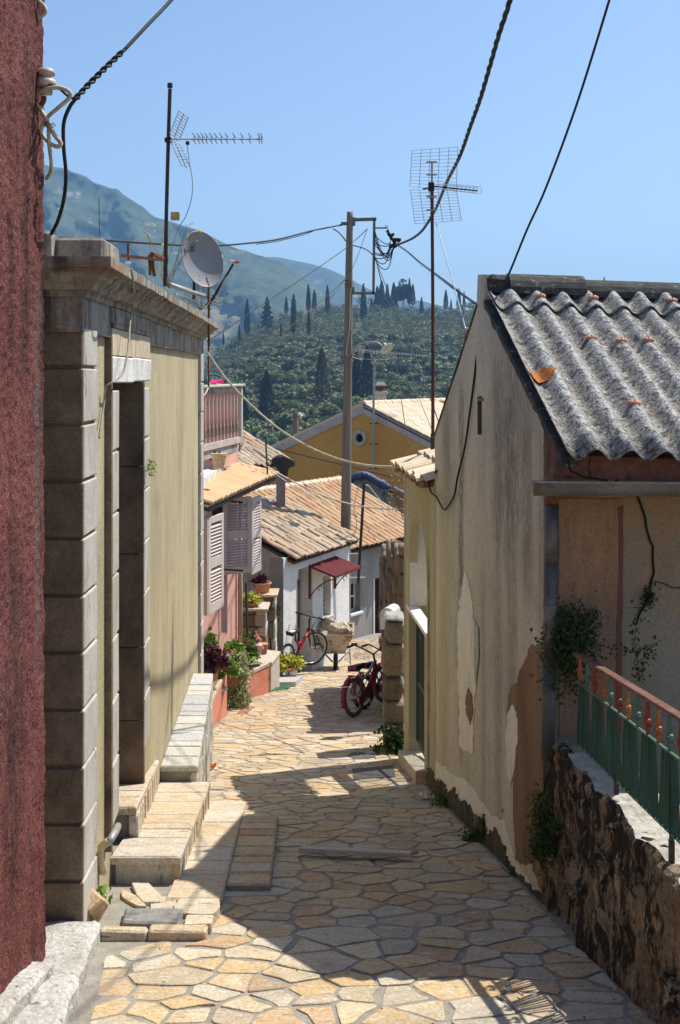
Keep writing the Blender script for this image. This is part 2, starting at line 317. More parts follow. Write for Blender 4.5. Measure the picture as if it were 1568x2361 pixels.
M['asbestos'] = mat('fibre_cement', [(.36,.36,.345),(.54,.54,.52)], scale=12, tone=[(.27,.225,.175),(.32,.29,.245),(.36,.355,.34),(.52,.52,.505)], tonemix=.6, rough=.92, bump=.9, bscale=60, bdist=.015, fine=.45, b2=(.6,.012,26),
    layers=[dict(c=(.46,.39,.30), s=14, lo=.56, hi=.68, a=.55), dict(c=(.06,.06,.06), s=20, lo=.49, hi=.60, a=.88, r=.78), dict(c=(.07,.07,.07), s=55, lo=.52, hi=.60, a=.75), dict(c=(.05,.05,.05), s=5, lo=.57, hi=.72, a=.65), dict(c=(.66,.66,.64), s=30, lo=.585, hi=.64, a=.8), dict(c=(.40,.16,.04), s=13, lo=.73, hi=.76, a=.8)])
M['asb_dark'] = mat('dark_ridge_cement', [(.04,.039,.037),(.09,.087,.082)], scale=7, rough=.95, bump=.5, bscale=40, bdist=.012, fine=.3, layers=[dict(c=(.34,.33,.31), s=18, lo=.58, hi=.68, a=.7)])
M['washer'] = flat('terracotta_washer', (.50,.22,.14), .8)
M['lichen'] = mat('orange_lichen', [(.45,.15,.02),(.36,.12,.02)], scale=20, layers=[dict(c=(.6,.5,.35), s=14, lo=.64, hi=.7, a=.8)], bump=.4)
TILE_R = [(.48,.27,.13),(.54,.35,.19),(.38,.22,.12),(.56,.39,.22),(.46,.20,.09),(.50,.32,.17),(.33,.24,.16)]
M['tile'] = mat('clay_tile', [(.42,.27,.15),(.54,.38,.24)], scale=14, rnd=TILE_R, tonemix=.7, rough=.85, bump=.3, bscale=60, bdist=.004, layers=[dict(c=(.15,.13,.11), s=16, lo=.6, hi=.72, a=.6), dict(c=(.66,.55,.40), s=9, lo=.58, hi=.72, a=.45)])
M['tile_old'] = mat('old_mossy_tile', [(.42,.33,.23),(.55,.45,.33)], scale=12, rnd=[(.40,.29,.19),(.52,.40,.27),(.28,.20,.14),(.48,.26,.14),(.50,.38,.26),(.25,.20,.155)], tonemix=.7, rough=.92, bump=.5, bscale=50, bdist=.008,
    layers=[dict(c=(.07,.06,.05), s=9, lo=.55, hi=.68, a=.75), dict(c=(.60,.53,.42), s=15, lo=.62, hi=.72, a=.6), dict(c=(.45,.24,.05), s=13, lo=.70, hi=.75, a=.7)])
M['tile_pale'] = mat('pale_tile', [(.66,.53,.37),(.74,.62,.46)], scale=10, rnd=[(.70,.57,.41),(.76,.65,.49),(.64,.48,.32),(.72,.60,.45)], tonemix=.7, rough=.85, bump=.2)
M['awning_tile'] = mat('orange_awning_tile', [(.58,.36,.19),(.66,.44,.25)], scale=12, rnd=[(.58,.35,.18),(.66,.45,.27),(.62,.40,.22),(.70,.50,.32)], tonemix=.6, rough=.85, bump=.2, layers=[dict(c=(.25,.19,.14), s=18, sv=(1,1,1), lo=.62, hi=.72, a=.6)])
M['yellow'] = mat('ochre_wall', [(.58,.29,.07),(.66,.35,.095)], scale=1.0, rough=.92, bump=.15, layers=[dict(c=(.38,.20,.07), s=1.4, sv=(1,1,.4), lo=.56, hi=.75, a=.5), dict(c=(.45,.27,.10), s=.9, lo=.6, hi=.8, a=.4)])
M['pale_trim'] = mat('pale_pink_trim', [(.46,.38,.33),(.56,.48,.43)], scale=3, rough=.9, bump=.3, layers=[dict(c=(.22,.16,.13), s=5, lo=.57, hi=.72, a=.6)])
M['pink'] = mat('pink_wall', [(.62,.34,.28),(.68,.39,.32)], scale=2, rough=.9, bump=.15, layers=[dict(c=(.55,.40,.33), s=2.5, sv=(1,1,.3), lo=.58, hi=.75, a=.4)])
M['pink_old'] = mat('worn_pink_baluster', [(.55,.30,.25),(.60,.42,.36)], scale=8, rough=.95, bump=.4, layers=[dict(c=(.20,.17,.15), s=9, sv=(1,1,.4), lo=.52, hi=.62, a=.8), dict(c=(.5,.48,.44), s=8, sv=(1,1,.4), lo=.56, hi=.66, a=.6)])
M['planter'] = mat('coral_planter', [(.60,.21,.14),(.68,.28,.19)], scale=5, rough=.92, bump=.5, bscale=40, bdist=.012, layers=[dict(c=(.36,.13,.09), s=8, sv=(1,1,.35), lo=.56, hi=.68, a=.6), dict(c=(.62,.42,.33), s=10, lo=.64, hi=.72, a=.5)])
M['grey_conc'] = mat('grey_concrete', [(.28,.27,.25),(.40,.39,.36)], scale=4, rough=.95, bump=.4, bscale=40, layers=[dict(c=(.08,.08,.078), s=5, sv=(1,1,.4), lo=.54, hi=.68, a=.8)])
M['white_wall'] = mat('whitewashed_wall', [(.74,.73,.70),(.84,.83,.80)], scale=2, rough=.9, bump=.3, bscale=30, bdist=.01, b2=(.4,.03,4), layers=[dict(c=(.45,.42,.37), s=3, sv=(1,1,.3), lo=.58, hi=.76, a=.5), dict(c=(.22,.2,.18), s=6, sv=(1,1,.4), lo=.67, hi=.76, a=.5)])
M['grey_wall'] = mat('grey_cottage_wall', [(.27,.26,.24),(.37,.355,.33)], scale=3, sv=(1,1,.5), rough=.95, bump=.3, layers=[dict(c=(.16,.155,.15), s=3, sv=(2,2,.2), lo=.54, hi=.7, a=.65), dict(c=(.62,.58,.5), s=4, lo=.62, hi=.74, a=.5)])
M['rubble'] = mat('brown_rubble', [(.16,.115,.075),(.27,.205,.14)], scale=7, tone=[(.13,.095,.065),(.25,.19,.125),(.20,.15,.10),(.28,.225,.16)], rough=.95, bump=.7, bscale=30, bdist=.02, fine=.3, layers=[dict(c=(.05,.04,.03), s=7, lo=.56, hi=.68, a=.7), dict(c=(.40,.34,.26), s=16, lo=.64, hi=.72, a=.5)])
M['wood_pole'] = mat('weathered_pole_wood', [(.17,.135,.105),(.27,.225,.18)], scale=8, sv=(3,3,.12), rough=.9, bump=.6, bscale=40, bdist=.01, bsv=(2,2,.08), layers=[dict(c=(.05,.04,.033), s=12, sv=(3,3,.06), lo=.6, hi=.68, a=.8), dict(c=(.24,.13,.07), s=2, sv=(1,1,.3), lo=.58, hi=.7, a=.5)])
M['plank'] = mat('grey_plank', [(.46,.40,.33),(.58,.52,.44)], scale=9, sv=(.2,3,3), rough=.85, bump=.3)
M['iron_rust'] = mat('rusted_iron', [(.12,.045,.022),(.22,.085,.038)], scale=14, rough=.85, bump=.4, layers=[dict(c=(.05,.025,.017), s=12, lo=.55, hi=.68, a=.7)])
M['rust_rail'] = mat('rusty_rail_paint', [(.115,.05,.035),(.20,.10,.075)], scale=12, rough=.7, bump=.4, layers=[dict(c=(.30,.29,.31), s=8, lo=.6, hi=.7, a=.6), dict(c=(.25,.085,.03), s=9, lo=.58, hi=.68, a=.6)])
M['green_iron'] = mat('green_flaking_paint', [(.022,.072,.050),(.036,.105,.072)], scale=10, sv=(1,1,.4), rough=.6, bump=.3, layers=[dict(c=(.13,.055,.028), s=11, sv=(1,1,.2), lo=.58, hi=.66, a=.9), dict(c=(.20,.27,.21), s=9, sv=(1,1,.4), lo=.63, hi=.72, a=.5)])
M['green_orn'] = mat('green_iron_ornament', [(.07,.15,.11),(.11,.21,.155)], scale=14, rough=.6, bump=.3, layers=[dict(c=(.26,.11,.05), s=14, lo=.6, hi=.68, a=.8)])
M['orange_orn'] = mat('orange_iron_ornament', [(.30,.10,.03),(.40,.17,.06)], scale=14, rough=.6, bump=.3, layers=[dict(c=(.55,.38,.2), s=12, lo=.58, hi=.68, a=.6), dict(c=(.14,.05,.025), s=10, lo=.62, hi=.7, a=.7)])
M['red_orn'] = mat('red_iron_ornament', [(.21,.035,.016),(.28,.055,.025)], scale=14, rough=.55, bump=.3, layers=[dict(c=(.09,.03,.018), s=12, lo=.58, hi=.68, a=.7)])
M['zinc'] = mat('zinc_gutter', [(.14,.138,.13),(.22,.215,.20)], scale=5, sv=(1,1,.6), rough=.5, metal=.35, bump=.25, layers=[dict(c=(.10,.105,.105), s=5, lo=.55, hi=.7, a=.7), dict(c=(.36,.35,.32), s=12, lo=.62, hi=.72, a=.5)])
M['pipe_zinc'] = mat('dull_downpipe', [(.10,.10,.097),(.16,.158,.152)], scale=6, rough=.5, metal=.35, bump=.25, layers=[dict(c=(.28,.28,.26), s=6, lo=.57, hi=.68, a=.5), dict(c=(.06,.055,.05), s=7, lo=.6, hi=.7, a=.6)])
M['galv'] = flat('galvanised_steel', (.34,.34,.33), .55, .4)
M['dark_iron'] = flat('dark_brown_iron', (.05,.032,.026), .7)
M['red_mast'] = mat('dark_red_mast', [(.085,.022,.018),(.15,.032,.024)], scale=4, sv=(1,1,.6), rough=.6, bump=.2, layers=[dict(c=(.035,.024,.022), s=2.5, sv=(.1,.1,1), lo=.5, hi=.62, a=.8)])
M['black'] = flat('black_rubber', BLK, .55)
M['cream_cable'] = flat('cream_cable', (.52,.46,.34), .6)
M['white_cable'] = flat('white_cable', (.66,.63,.56), .6)
M['dish'] = mat('grey_dish_paint', [(.23,.235,.24),(.27,.275,.28)], scale=3, rough=.42, bump=.05, fine=.05, spec=.4)
M['alu'] = flat('aluminium_rod', (.40,.41,.42), .4, .6)
M['grid'] = flat('thin_grid_wire', (.16,.18,.22), .5, .3)
M['porcelain'] = mat('porcelain', [(.50,.40,.36),(.62,.55,.50)], scale=12, rough=.4, bump=.1, layers=[dict(c=(.30,.13,.10), s=8, lo=.55, hi=.7, a=.7)])
M['shutter'] = mat('pale_shutter_paint', [(.56,.47,.42),(.62,.53,.475)], scale=4, rough=.6, bump=.08, fine=.06)
M['terracotta'] = mat('terracotta_pot', [(.46,.20,.115),(.56,.27,.165)], scale=10, rough=.85, bump=.2)
M['red_sheet'] = mat('dark_red_sheet', [(.19,.035,.035),(.24,.05,.05)], scale=4, rough=.5, bump=.1)
M['red_iron'] = flat('red_brown_bracket', (.16,.03,.02), .6)
M['dark_door'] = flat('dark_red_door', (.07,.014,.012), .6)
M['brown_door'] = flat('brown_door', (.12,.055,.035), .7)
M['glass'] = flat('window_glass', (.03,.035,.04), .12)
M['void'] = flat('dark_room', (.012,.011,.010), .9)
M['green_door'] = flat('dark_green_shutter', (.025,.05,.045), .6)
M['tarp'] = mat('blue_tarp', [(.04,.06,.13),(.07,.10,.19)], scale=7, sv=(1,1,.4), rough=.45, bump=.6, bscale=22, bdist=.03, layers=[dict(c=(.34,.36,.42), s=7, lo=.64, hi=.72, a=.6)])
M['sack'] = mat('woven_sack', [(.56,.46,.33),(.72,.62,.48)], scale=6, rough=.85, bump=.8, bscale=18, bdist=.03, b2=(1.0,.09,9,(1.6,1,.5)), layers=[dict(c=(.50,.52,.50), s=3, lo=.55, hi=.68, a=.7), dict(c=(.16,.14,.12), s=7, sv=(1,1,.5), lo=.63, hi=.7, a=.7)])
M['barrow'] = mat('rusty_barrow_tray', [(.46,.40,.31),(.52,.46,.37)], scale=6, rough=.8, bump=.3, layers=[dict(c=(.22,.075,.03), s=8, lo=.5, hi=.62, a=.9)])
M['dirt'] = mat('sand_pile', [(.42,.33,.235),(.54,.44,.33)], scale=10, rough=.98, bump=.9, bscale=35, bdist=.03)
M['tyre'] = flat('tyre_rubber', (.022,.021,.021), .8)
M['tyre_dusty'] = flat('dusty_tyre', (.14,.105,.075), .9)
M['chrome'] = flat('chrome', (.55,.55,.56), .25, .8)
M['bike_red'] = flat('red_bike_paint', (.27,.010,.012), .35)
M['bike_pink'] = flat('magenta_bike_paint', (.30,.012,.075), .4)
M['bike_dkred'] = flat('dark_red_bike_paint', (.17,.02,.025), .45)
M['bike_tan'] = flat('tan_bike_paint', (.36,.23,.14), .5)
M['silver'] = flat('silver_paint', (.45,.46,.50), .4, .3)
M['orange_refl'] = flat('orange_reflector', (.62,.16,.03), .35)
M['red_refl'] = flat('red_reflector', (.38,.015,.02), .3)
M['green_hose'] = flat('green_hose', (.015,.17,.10), .45)
M['pink_plastic'] = flat('pink_plastic', (.75,.04,.20), .4)
M['green_metal'] = flat('green_post_paint', (.02,.10,.065), .5)
M['white_pl'] = flat('white_plastic', (.62,.60,.55), .5)
M['pvc'] = flat('beige_pvc', (.58,.50,.33), .5)
M['red_petal'] = flat('red_petal', (.6,.02,.02), .6)
def leafm(name, tones, trans=.25, rough=.6): return mat(name, [tones[0], tones[-1]], scale=1.5, tone=tones, tonemix=.8, rough=rough, bump=0, fine=0, trans=trans)
M['leaf'] = leafm('green_leaf', [(.07,.14,.02),(.13,.24,.03),(.21,.34,.05),(.30,.42,.07)])
M['leaf_var'] = leafm('variegated_leaf', [(.09,.16,.04),(.30,.36,.15),(.55,.58,.36),(.14,.22,.06)])
M['leaf_yel'] = leafm('yellow_green_leaf', [(.30,.33,.03),(.55,.52,.05),(.62,.60,.10),(.22,.27,.03)])
M['leaf_dark'] = leafm('dark_green_leaf', [(.018,.04,.012),(.03,.065,.018),(.05,.09,.025)])
M['leaf_purple'] = leafm('purple_leaf', [(.035,.008,.018),(.07,.015,.03),(.14,.025,.04)])
M['leaf_weed'] = leafm('weed_leaf', [(.035,.075,.015),(.06,.11,.022),(.10,.15,.035)])
M['dry'] = leafm('dry_stalk', [(.30,.20,.10),(.42,.28,.14)])
M['petal_pink'] = leafm('magenta_petal', [(.60,.03,.22),(.70,.08,.32)])
M['petal_pale'] = leafm('pale_pink_petal', [(.75,.36,.34),(.8,.45,.42)])
M['petal_yel'] = leafm('yellow_petal', [(.75,.60,.02),(.8,.7,.05)])
def lm(name, tones): return mat(name, [(.8,.8,.8),(1,1,1)], scale=.15, tone=tones, tonemix=1.0, rough=.75, bump=0, fine=0, trans=.18)
M['olive'] = lm('olive_foliage', [(.085,.105,.04),(.14,.165,.07),(.20,.225,.11),(.30,.32,.19)])
M['olive2'] = lm('green_foliage', [(.07,.11,.03),(.11,.17,.04),(.17,.23,.07)])
M['cypress'] = lm('cypress_foliage', [(.010,.022,.013),(.018,.034,.018),(.03,.05,.026)])
M['cyp_dead'] = lm('dead_cypress', [(.07,.06,.05),(.11,.095,.08)])
M['bark'] = flat('tree_bark', (.10,.085,.07), .9)
M['hill'] = mat('hill_ground', [(.055,.068,.028),(.085,.095,.042)], scale=.05, rough=.95, bump=0, fine=0, layers=[dict(c=(.14,.13,.07), s=.04, lo=.55, hi=.7, a=.4)])
M['ground'] = mat('earth', [(.16,.13,.085),(.22,.19,.13)], scale=.5, rough=.97, bump=.3)
M['mount'] = mat('mountain_scrub', [(.045,.068,.024),(.075,.098,.036)], scale=.013, rough=.95, bump=0, fine=0,
    layers=[dict(c=(.025,.045,.017), s=.021, lo=.46, hi=.6, a=.85, r=.75), dict(c=(.27,.20,.115), s=.0046, sv=(1.2,.4,2), lo=.57, hi=.67, a=.6, r=.7), dict(c=(.30,.28,.25), s=.018, sv=(1,.4,2.2), lo=.61, hi=.67, a=.8, r=.75), dict(c=(.018,.034,.014), s=.09, lo=.53, hi=.60, a=.85, r=.8), dict(c=(.09,.115,.05), s=.24, lo=.55, hi=.64, a=.7, r=.8)])
# ================================================================== far setting: ground, hill, mountain
def grid(name, xs, ys, zf, m, smooth=True):
    b = MB(); n = len(xs)
    b.v = [(x, y, zf(x, y)) for y in ys for x in xs]
    b.f = [(j*n+i, j*n+i+1, (j+1)*n+i+1, (j+1)*n+i) for j in range(len(ys)-1) for i in range(n-1)]
    b.t = [.5]*len(b.f); b.m = [0]*len(b.f)
    return b.build(name, m, smooth=smooth)
def gz(x, y):
    if y < 26: return g(y) - .22
    return tab(y, [(26, g(26)-.22), (45, -9), (230, -19), (4050, -70)])
gx = [-2050,-900,-200,-60,-20,-8,-4,4,8,20,60,200,900,3650]
struct(grid('ground', gx, [-600,-60,-10,-3,0,2,4,6,8,10,12,14,16,18,20,22,24,26,35,45,100,230,600,4050], gz, M['ground']))
HT = [(-900,985),(-200,975),(300,955),(440,880),(480,850),(520,805),(560,775),(600,755),(640,738),(700,722),(760,715),(820,712),(900,716),(960,728),(1000,728),(1060,718),(1110,708),(1200,700),(1400,694),(1600,705),(1900,740),(2600,790)]
def hill_pt(u, t):
    Y = 230 + 370*t**1.15
    v = lerp(1062, tab(u, HT), t**.8) if t <= 1 else lerp(tab(u, HT), 960, (t-1)/.35)
    p = P(u, v, Y); p.z += 2.2*noise.noise(V((p.x*.02, p.y*.02, 0))); return p
b = MB(); us = list(range(-900, 2601, 50)); ts = [-.12, 0] + [i/14 for i in range(1, 15)] + [1.12, 1.35]
for t in ts:
    for u in us:
        b.v.append(tuple(hill_pt(u, max(t, 0)) - V((0, 0 if t >= 0 else 60, 8 if t < 0 else 0))))
n = len(us)
b.f = [(j*n+i, j*n+i+1, (j+1)*n+i+1, (j+1)*n+i) for j in range(len(ts)-1) for i in range(n-1)]
b.t = [.5]*len(b.f); b.m = [0]*len(b.f)
struct(b.build('hillside', M['hill'], smooth=True))
# mountain ranges: ridge profile in the photo, carried back over real slopes with gullies
def mountain(name, prof, Y0, depth, vbase, u0, u1, du, rows, amp, seed):
    b = MB(); us = []; u = u0
    while u <= u1: us.append(u); u += du
    for j in range(rows + 4):
        t = j / rows
        for u in us:
            if t <= 1:
                v = lerp(vbase, tab(u, prof), t**.85); Y = Y0 + depth*t
            else:
                v = lerp(tab(u, prof), vbase - 60, (t-1)*rows/3*.8); Y = Y0 + depth*(1 + (t-1)*4)
            p = P(u, v, Y); k = math.sin(min(t, 1)*math.pi)**.6 if t < 1 else .25
            q = V((p.x*.004 + seed, p.y*.001, p.z*.0032))
            d = noise.fractal(q, .75, 2.1, 6, noise_basis='PERLIN_ORIGINAL')
            r = abs(noise.noise(V((p.x*.011 + p.z*.006, seed, p.z*.002)))) - .25
            r2 = abs(noise.noise(V((p.x*.033 - p.z*.012, seed+5, p.z*.012)))) - .25; r3 = noise.noise(V((p.x*.09, seed+8, p.z*.07)))
            p.y += (d*1.1 + r*1.6 + r2*1.0 + r3*.28)*amp*k
            p.z += (noise.fractal(V((p.x*.02, p.y*.02, seed)), 1.0, 2, 5)*.07 + d*.12)*amp*(k*.6 + .10)
            b.v.append(tuple(p))
    n = len(us)
    b.f = [(j*n+i, j*n+i+1, (j+1)*n+i+1, (j+1)*n+i) for j in range(rows+3) for i in range(n-1)]
    b.t = [.5]*len(b.f); b.m = [0]*len(b.f)
    return struct(b.build(name, M['mount'], smooth=True))
MP = [(-1400,420),(-600,330),(-100,355),(60,372),(108,382),(150,388),(192,402),(210,416),(240,428),(270,434),(285,450),(330,478),(350,498),(420,518),(460,530),(490,545),(540,572),(600,590),(640,600),(690,632),(750,680),(800,722),(870,760),(1000,830),(1300,880)]
mountain('mountain', MP, 1100, 660, 900, -1400, 1300, 9, 90, 95, 3.3)
MP2 = [(300,640),(560,596),(640,592),(680,600),(715,606),(760,622),(800,640),(850,668),(900,684),(960,692),(1050,712),(1200,720),(1500,735),(2000,720),(2600,700)]
mountain('distant_mountain_range', MP2, 2150, 600, 880, 300, 2600, 20, 36, 105, 9.1)
# ------------------------------------------------------------------ trees on the hill
def crown_mesh(name, m, lumps, nl, size, asp=.7):
    b = MB()
    for (x, y, z, r) in lumps:
        tn = R.random()
        for _ in range(nl):
            d = V((R.gauss(0,1), R.gauss(0,1), R.gauss(0,1))).normalized(); q = lerp(.45, 1.05, R.random()**.6)
            c = V((x, y, z)) + d*r*q; c.z = z + (c.z - z)*.85
            dd = V((R.gauss(0,1), R.gauss(0,1), R.gauss(0,1))) if R.random() < .5 else d.orthogonal()
            b.leaf(c, size*R.uniform(.55,1.35), asp, d=dd, tone=min(1, max(0, tn*.6 + R.random()*.4)))
    return b.mesh(name, m)
oliv = []
for k in range(6):
    lumps = []
    for i in range(11):
        a = R.uniform(0, 6.28); d = R.uniform(0, 2.3)
        lumps.append((math.cos(a)*d, math.sin(a)*d, R.uniform(1.9, 4.4) - d*.25, R.uniform(.8, 1.5)))
    oliv.append(crown_mesh('olive_crown', M['olive'] if k < 5 else M['olive2'], lumps, 100, .68))
def trunk_mesh(h, r, n=7):
    b = MB(); pts = [V((0,0,-.8))]
    for i in range(1, n): pts.append(V((R.uniform(-.12,.12)*i*r*3, R.uniform(-.12,.12)*i*r*3, h*i/(n-1))))
    b.tube(pts, [r*(1.35 - .95*i/(n-1)) for i in range(n)], 7)
    for q in range(4):
        a = q*1.6 + R.random(); s = pts[n//2 + q % 2]
        b.tube([s, s + V((math.cos(a)*h*.25, math.sin(a)*h*.25, h*.35)), s + V((math.cos(a)*h*.42, math.sin(a)*h*.42, h*.62))], [r*.5, r*.35, r*.15], 5)
    return b.mesh('trunk', M['bark'])
otr = [trunk_mesh(2.4, .28) for _ in range(2)]
def far_tree(name, label, grp, cat, p, me, tm, sx, sz, rz):
    t = thing(name, p, label, cat, grp)
    m = Matrix.Translation(p) @ Matrix.Rotation(rz, 4, 'Z') @ Matrix.Diagonal((sx, sx, sz, 1))
    inst('crown', me, m, t); inst('trunk', tm, m, t); return t
RO = random.Random(21); spots = []
tries = 0
while len(spots) < 470 and tries < 30000:
    tries += 1
    u = RO.uniform(455, 1175); t = RO.random()**1.25
    if t > .99 and RO.random() < .5: continue
    p = hill_pt(u, t); s = RO.uniform(.85, 1.35)
    if u > 1010 + (1-t)*30 and p.z/p.y*F < VH - 1000: continue
    px = 2500/p.y; dmin = 3.3*s*px
    q = (u, VH - p.z/p.y*F)
    if all((q[0]-a[0])**2 + ((q[1]-a[1])*2.0)**2 > (dmin)**2 for a in spots[-470:]): spots.append((q[0], q[1], p, s, t))
spots.sort(key=lambda a: a[2].y)
for i, (u, v, p, s, t) in enumerate(spots[:292]):
    far_tree('olive_tree', 'silvery green olive tree among the rounded crowns covering the hillside', 'olive trees covering the hillside', 'tree', p, oliv[5] if (t > .8 and RO.random() < .5) else oliv[i % 5], otr[i % 2], s*RO.uniform(1.25,1.65), s*RO.uniform(.95, 1.3), RO.uniform(0, 6.28))
b = MB()
for (u, v, p, s, t) in spots[292:]:
    for _ in range(9):
        c = p + V((RO.uniform(-2.6,2.6), RO.uniform(-2.6,2.6), RO.uniform(1.2,4.2)))*s; tn = RO.random()
        for _ in range(34): b.leaf(c + V((RO.gauss(0,.9), RO.gauss(0,.9), RO.gauss(0,.55))), .75*RO.uniform(.6,1.3), .7, tone=min(1, tn*.5 + RO.random()*.5))
for _ in range(260):
    u = RO.uniform(1175, 1950); p = hill_pt(u, RO.uniform(.35, 1.0)); s = RO.uniform(.9, 1.5)
    for _ in range(5):
        c = p + V((RO.uniform(-2.6,2.6), RO.uniform(-2.6,2.6), RO.uniform(1.2,4.2)))*s; tn = RO.random()
        for _ in range(14): b.leaf(c + V((RO.gauss(0,1), RO.gauss(0,1), RO.gauss(0,.6))), 1.2*RO.uniform(.6,1.3), .7, tone=min(1, tn*.5 + RO.random()*.5))
for _ in range(9000):
    u = RO.uniform(380, 1250); t = RO.random(); p = hill_pt(u, t)
    b.leaf(p + V((0, 0, RO.uniform(.1, 1.6))), RO.uniform(.6, 1.3), .8, tone=RO.random()*.5)
tag(b.build('olive_grove', M['olive']), 'far olive crowns and scrub filling the hillside up to its crest', 'grove', kind='stuff')
def cyp_mesh(m, n, wid, ragged=.15, cone=False):
    b = MB()
    for _ in range(n):
        h = R.random()**.85; a = R.uniform(0, 6.28)
        if cone: rad = (1-h)**.8*(.75 + .25*math.sin(h*40))
        else: rad = min(1, (h+.03)*7)**.5 * (1-h**1.9)**.75
        rad *= wid*(1 + R.uniform(-ragged, ragged) + .14*noise.noise(V((math.cos(a)*1.5, math.sin(a)*1.5, h*9 + wid))))*lerp(.6, 1, R.random()**.5)
        b.leaf((math.cos(a)*rad, math.sin(a)*rad, h), .05*R.uniform(.7,1.5), .35, d=V((R.gauss(0,.35), R.gauss(0,.35), 1)))
    return b.mesh('cypress_crown', m)
cyp = [cyp_mesh(M['cypress'], 1500, .085), cyp_mesh(M['cypress'], 1500, .12), cyp_mesh(M['cypress'], 1700, .17, .25)]
pine = cyp_mesh(M['cypress'], 2200, .26, .3, True); dead = cyp_mesh(M['cyp_dead'], 1300, .13, .3)
ctr = MB().tube([(0,0,-.1),(0,0,.3),(0,0,.9)], [.02,.015,.004], 6).mesh('trunk', M['bark'])
bush = MB()
for i in range(16):
    a = R.uniform(0,6.28); d = R.uniform(0,.24); bush.blob((math.cos(a)*d, math.sin(a)*d, R.uniform(.3,.82)-d*.4), .17, 130, .07)
bush = bush.mesh('broad_crown', M['cypress'])
CY = [ # u, top v, base v, Y, mesh, label
 (570,690,768,560,0,'slender cypress standing alone on the crest left of the conifer with tiered branches'),
 (616,685,757,540,3,'conifer with tiered drooping branches on the left shoulder of the hill'),
 (515,766,795,520,0,'short dark cypress lowest down on the left end of the hill crest'),
 (552,748,786,540,0,'small thin cypress just below the lone slender cypress'),
 (660,684,722,580,1,'stout cypress first in the loose row right of the tiered conifer'),
 (677,677,728,580,1,'broad cypress second in the loose row right of the tiered conifer'),
 (711,655,715,590,0,'tall narrow cypress at the head of the loose row on the left crest'),
 (725,668,715,592,1,'cypress tucked against the right side of the tall narrow crest cypress'),
 (755,658,722,585,0,'pointed cypress on the crest just left of the wooden pole'),
 (676,700,766,470,0,'dark spindly cypress among olives below the loose row'),
 (712,718,768,440,0,'lower thin cypress on the green clearing left of the pole'),
 (648,745,776,450,0,'little cypress at the edge of the green clearing'),
 (838,655,738,560,0,'slim cypress inside the frame bracket of the wooden pole'),
 (846,800,930,300,1,'dark cypress at the lower slope just right of the wooden pole'),
 (822,815,960,285,1,'tall dark cypress rising behind the wooden pole and street lamp'),
 (615,856,955,270,2,'thick dark columnar cypress in the middle of the lower olive slope'),
 (742,802,922,290,4,'grey dead cypress with bare crown on the lower slope'),
 (560,885,995,255,1,'dark cypress standing right beside the balcony corner'),
 (857,690,740,590,1,'cypress at the left edge of the crest clump right of the pole'),
 (870,660,735,590,1,'dense cypress in the left part of the crest clump'),
 (880,648,735,595,1,'tallest cypress in the left part of the crest clump'),
 (893,655,728,600,0,'narrow cypress in the middle of the crest clump'),
 (908,652,728,600,1,'cypress beside the broad dark tree of the crest clump'),
 (944,642,700,600,0,'pointed cypress on the right flank of the broad dark tree'),
 (952,655,702,600,1,'lower pointed cypress at the right end of the crest clump'),
 (930,638,702,605,5,'broad dark bushy tree topping the crest clump'),
 (972,685,722,590,1,'short cypress on the crest between clump and red mast'),
 (1028,668,712,600,1,'cypress on the crest right of the red antenna mast'),
 (1058,665,706,600,1,'stout cypress nearest the gable on the crest'),
 (1040,690,722,595,0,'small cypress below the crest right of the red antenna mast'),
 (1070,672,706,602,0,'thin cypress half hidden by the twisted cable near the gable'),
 (1393,640,700,600,0,'cypress tip showing above the right part of the cement ridge'),
 (1316,652,700,600,0,'cypress tip showing above the step in the cement ridge'),
 (1350,655,700,600,0,'faint cypress tip between the two other tips above the cement ridge')]
for (u, vt, vb, Y, k, lab) in CY:
    p = P(u, vb, Y); h = (vb - vt)/F*Y
    me = [cyp[0], cyp[1], cyp[2], pine, dead, bush][k]
    nm = 'conifer_tree' if k == 3 else ('broad_tree' if k == 5 else 'cypress_tree')
    t = thing(nm, p, lab, 'tree', None if k in (3,5) else 'cypresses on the hill')
    m = Matrix.Translation(p) @ Matrix.Rotation(u, 4, 'Z') @ Matrix.Diagonal((h*1.08, h*1.08, h, 1))
    inst('crown', me, m, t); inst('trunk', ctr, m, t)
# ------------------------------------------------------------------ air
b = MB().bb(-2100, 3700, -620, 4100, -105, 392)
hz = b.build('haze', NT('haze_air').m); hm = hz.data.materials[0]; ht = hm.node_tree; ht.nodes.clear()
ho = ht.nodes.new('ShaderNodeOutputMaterial'); hv = ht.nodes.new('ShaderNodeVolumePrincipled')
hv.inputs['Color'].default_value = (.30, .58, 1.0, 1); hv.inputs['Density'].default_value = 2.8e-4; hv.inputs['Anisotropy'].default_value = 0.2
ht.links.new(hv.outputs[0], ho.inputs['Volume'])
tag(hz, 'thin blue summer haze in front of the mountains', 'haze', kind='stuff')
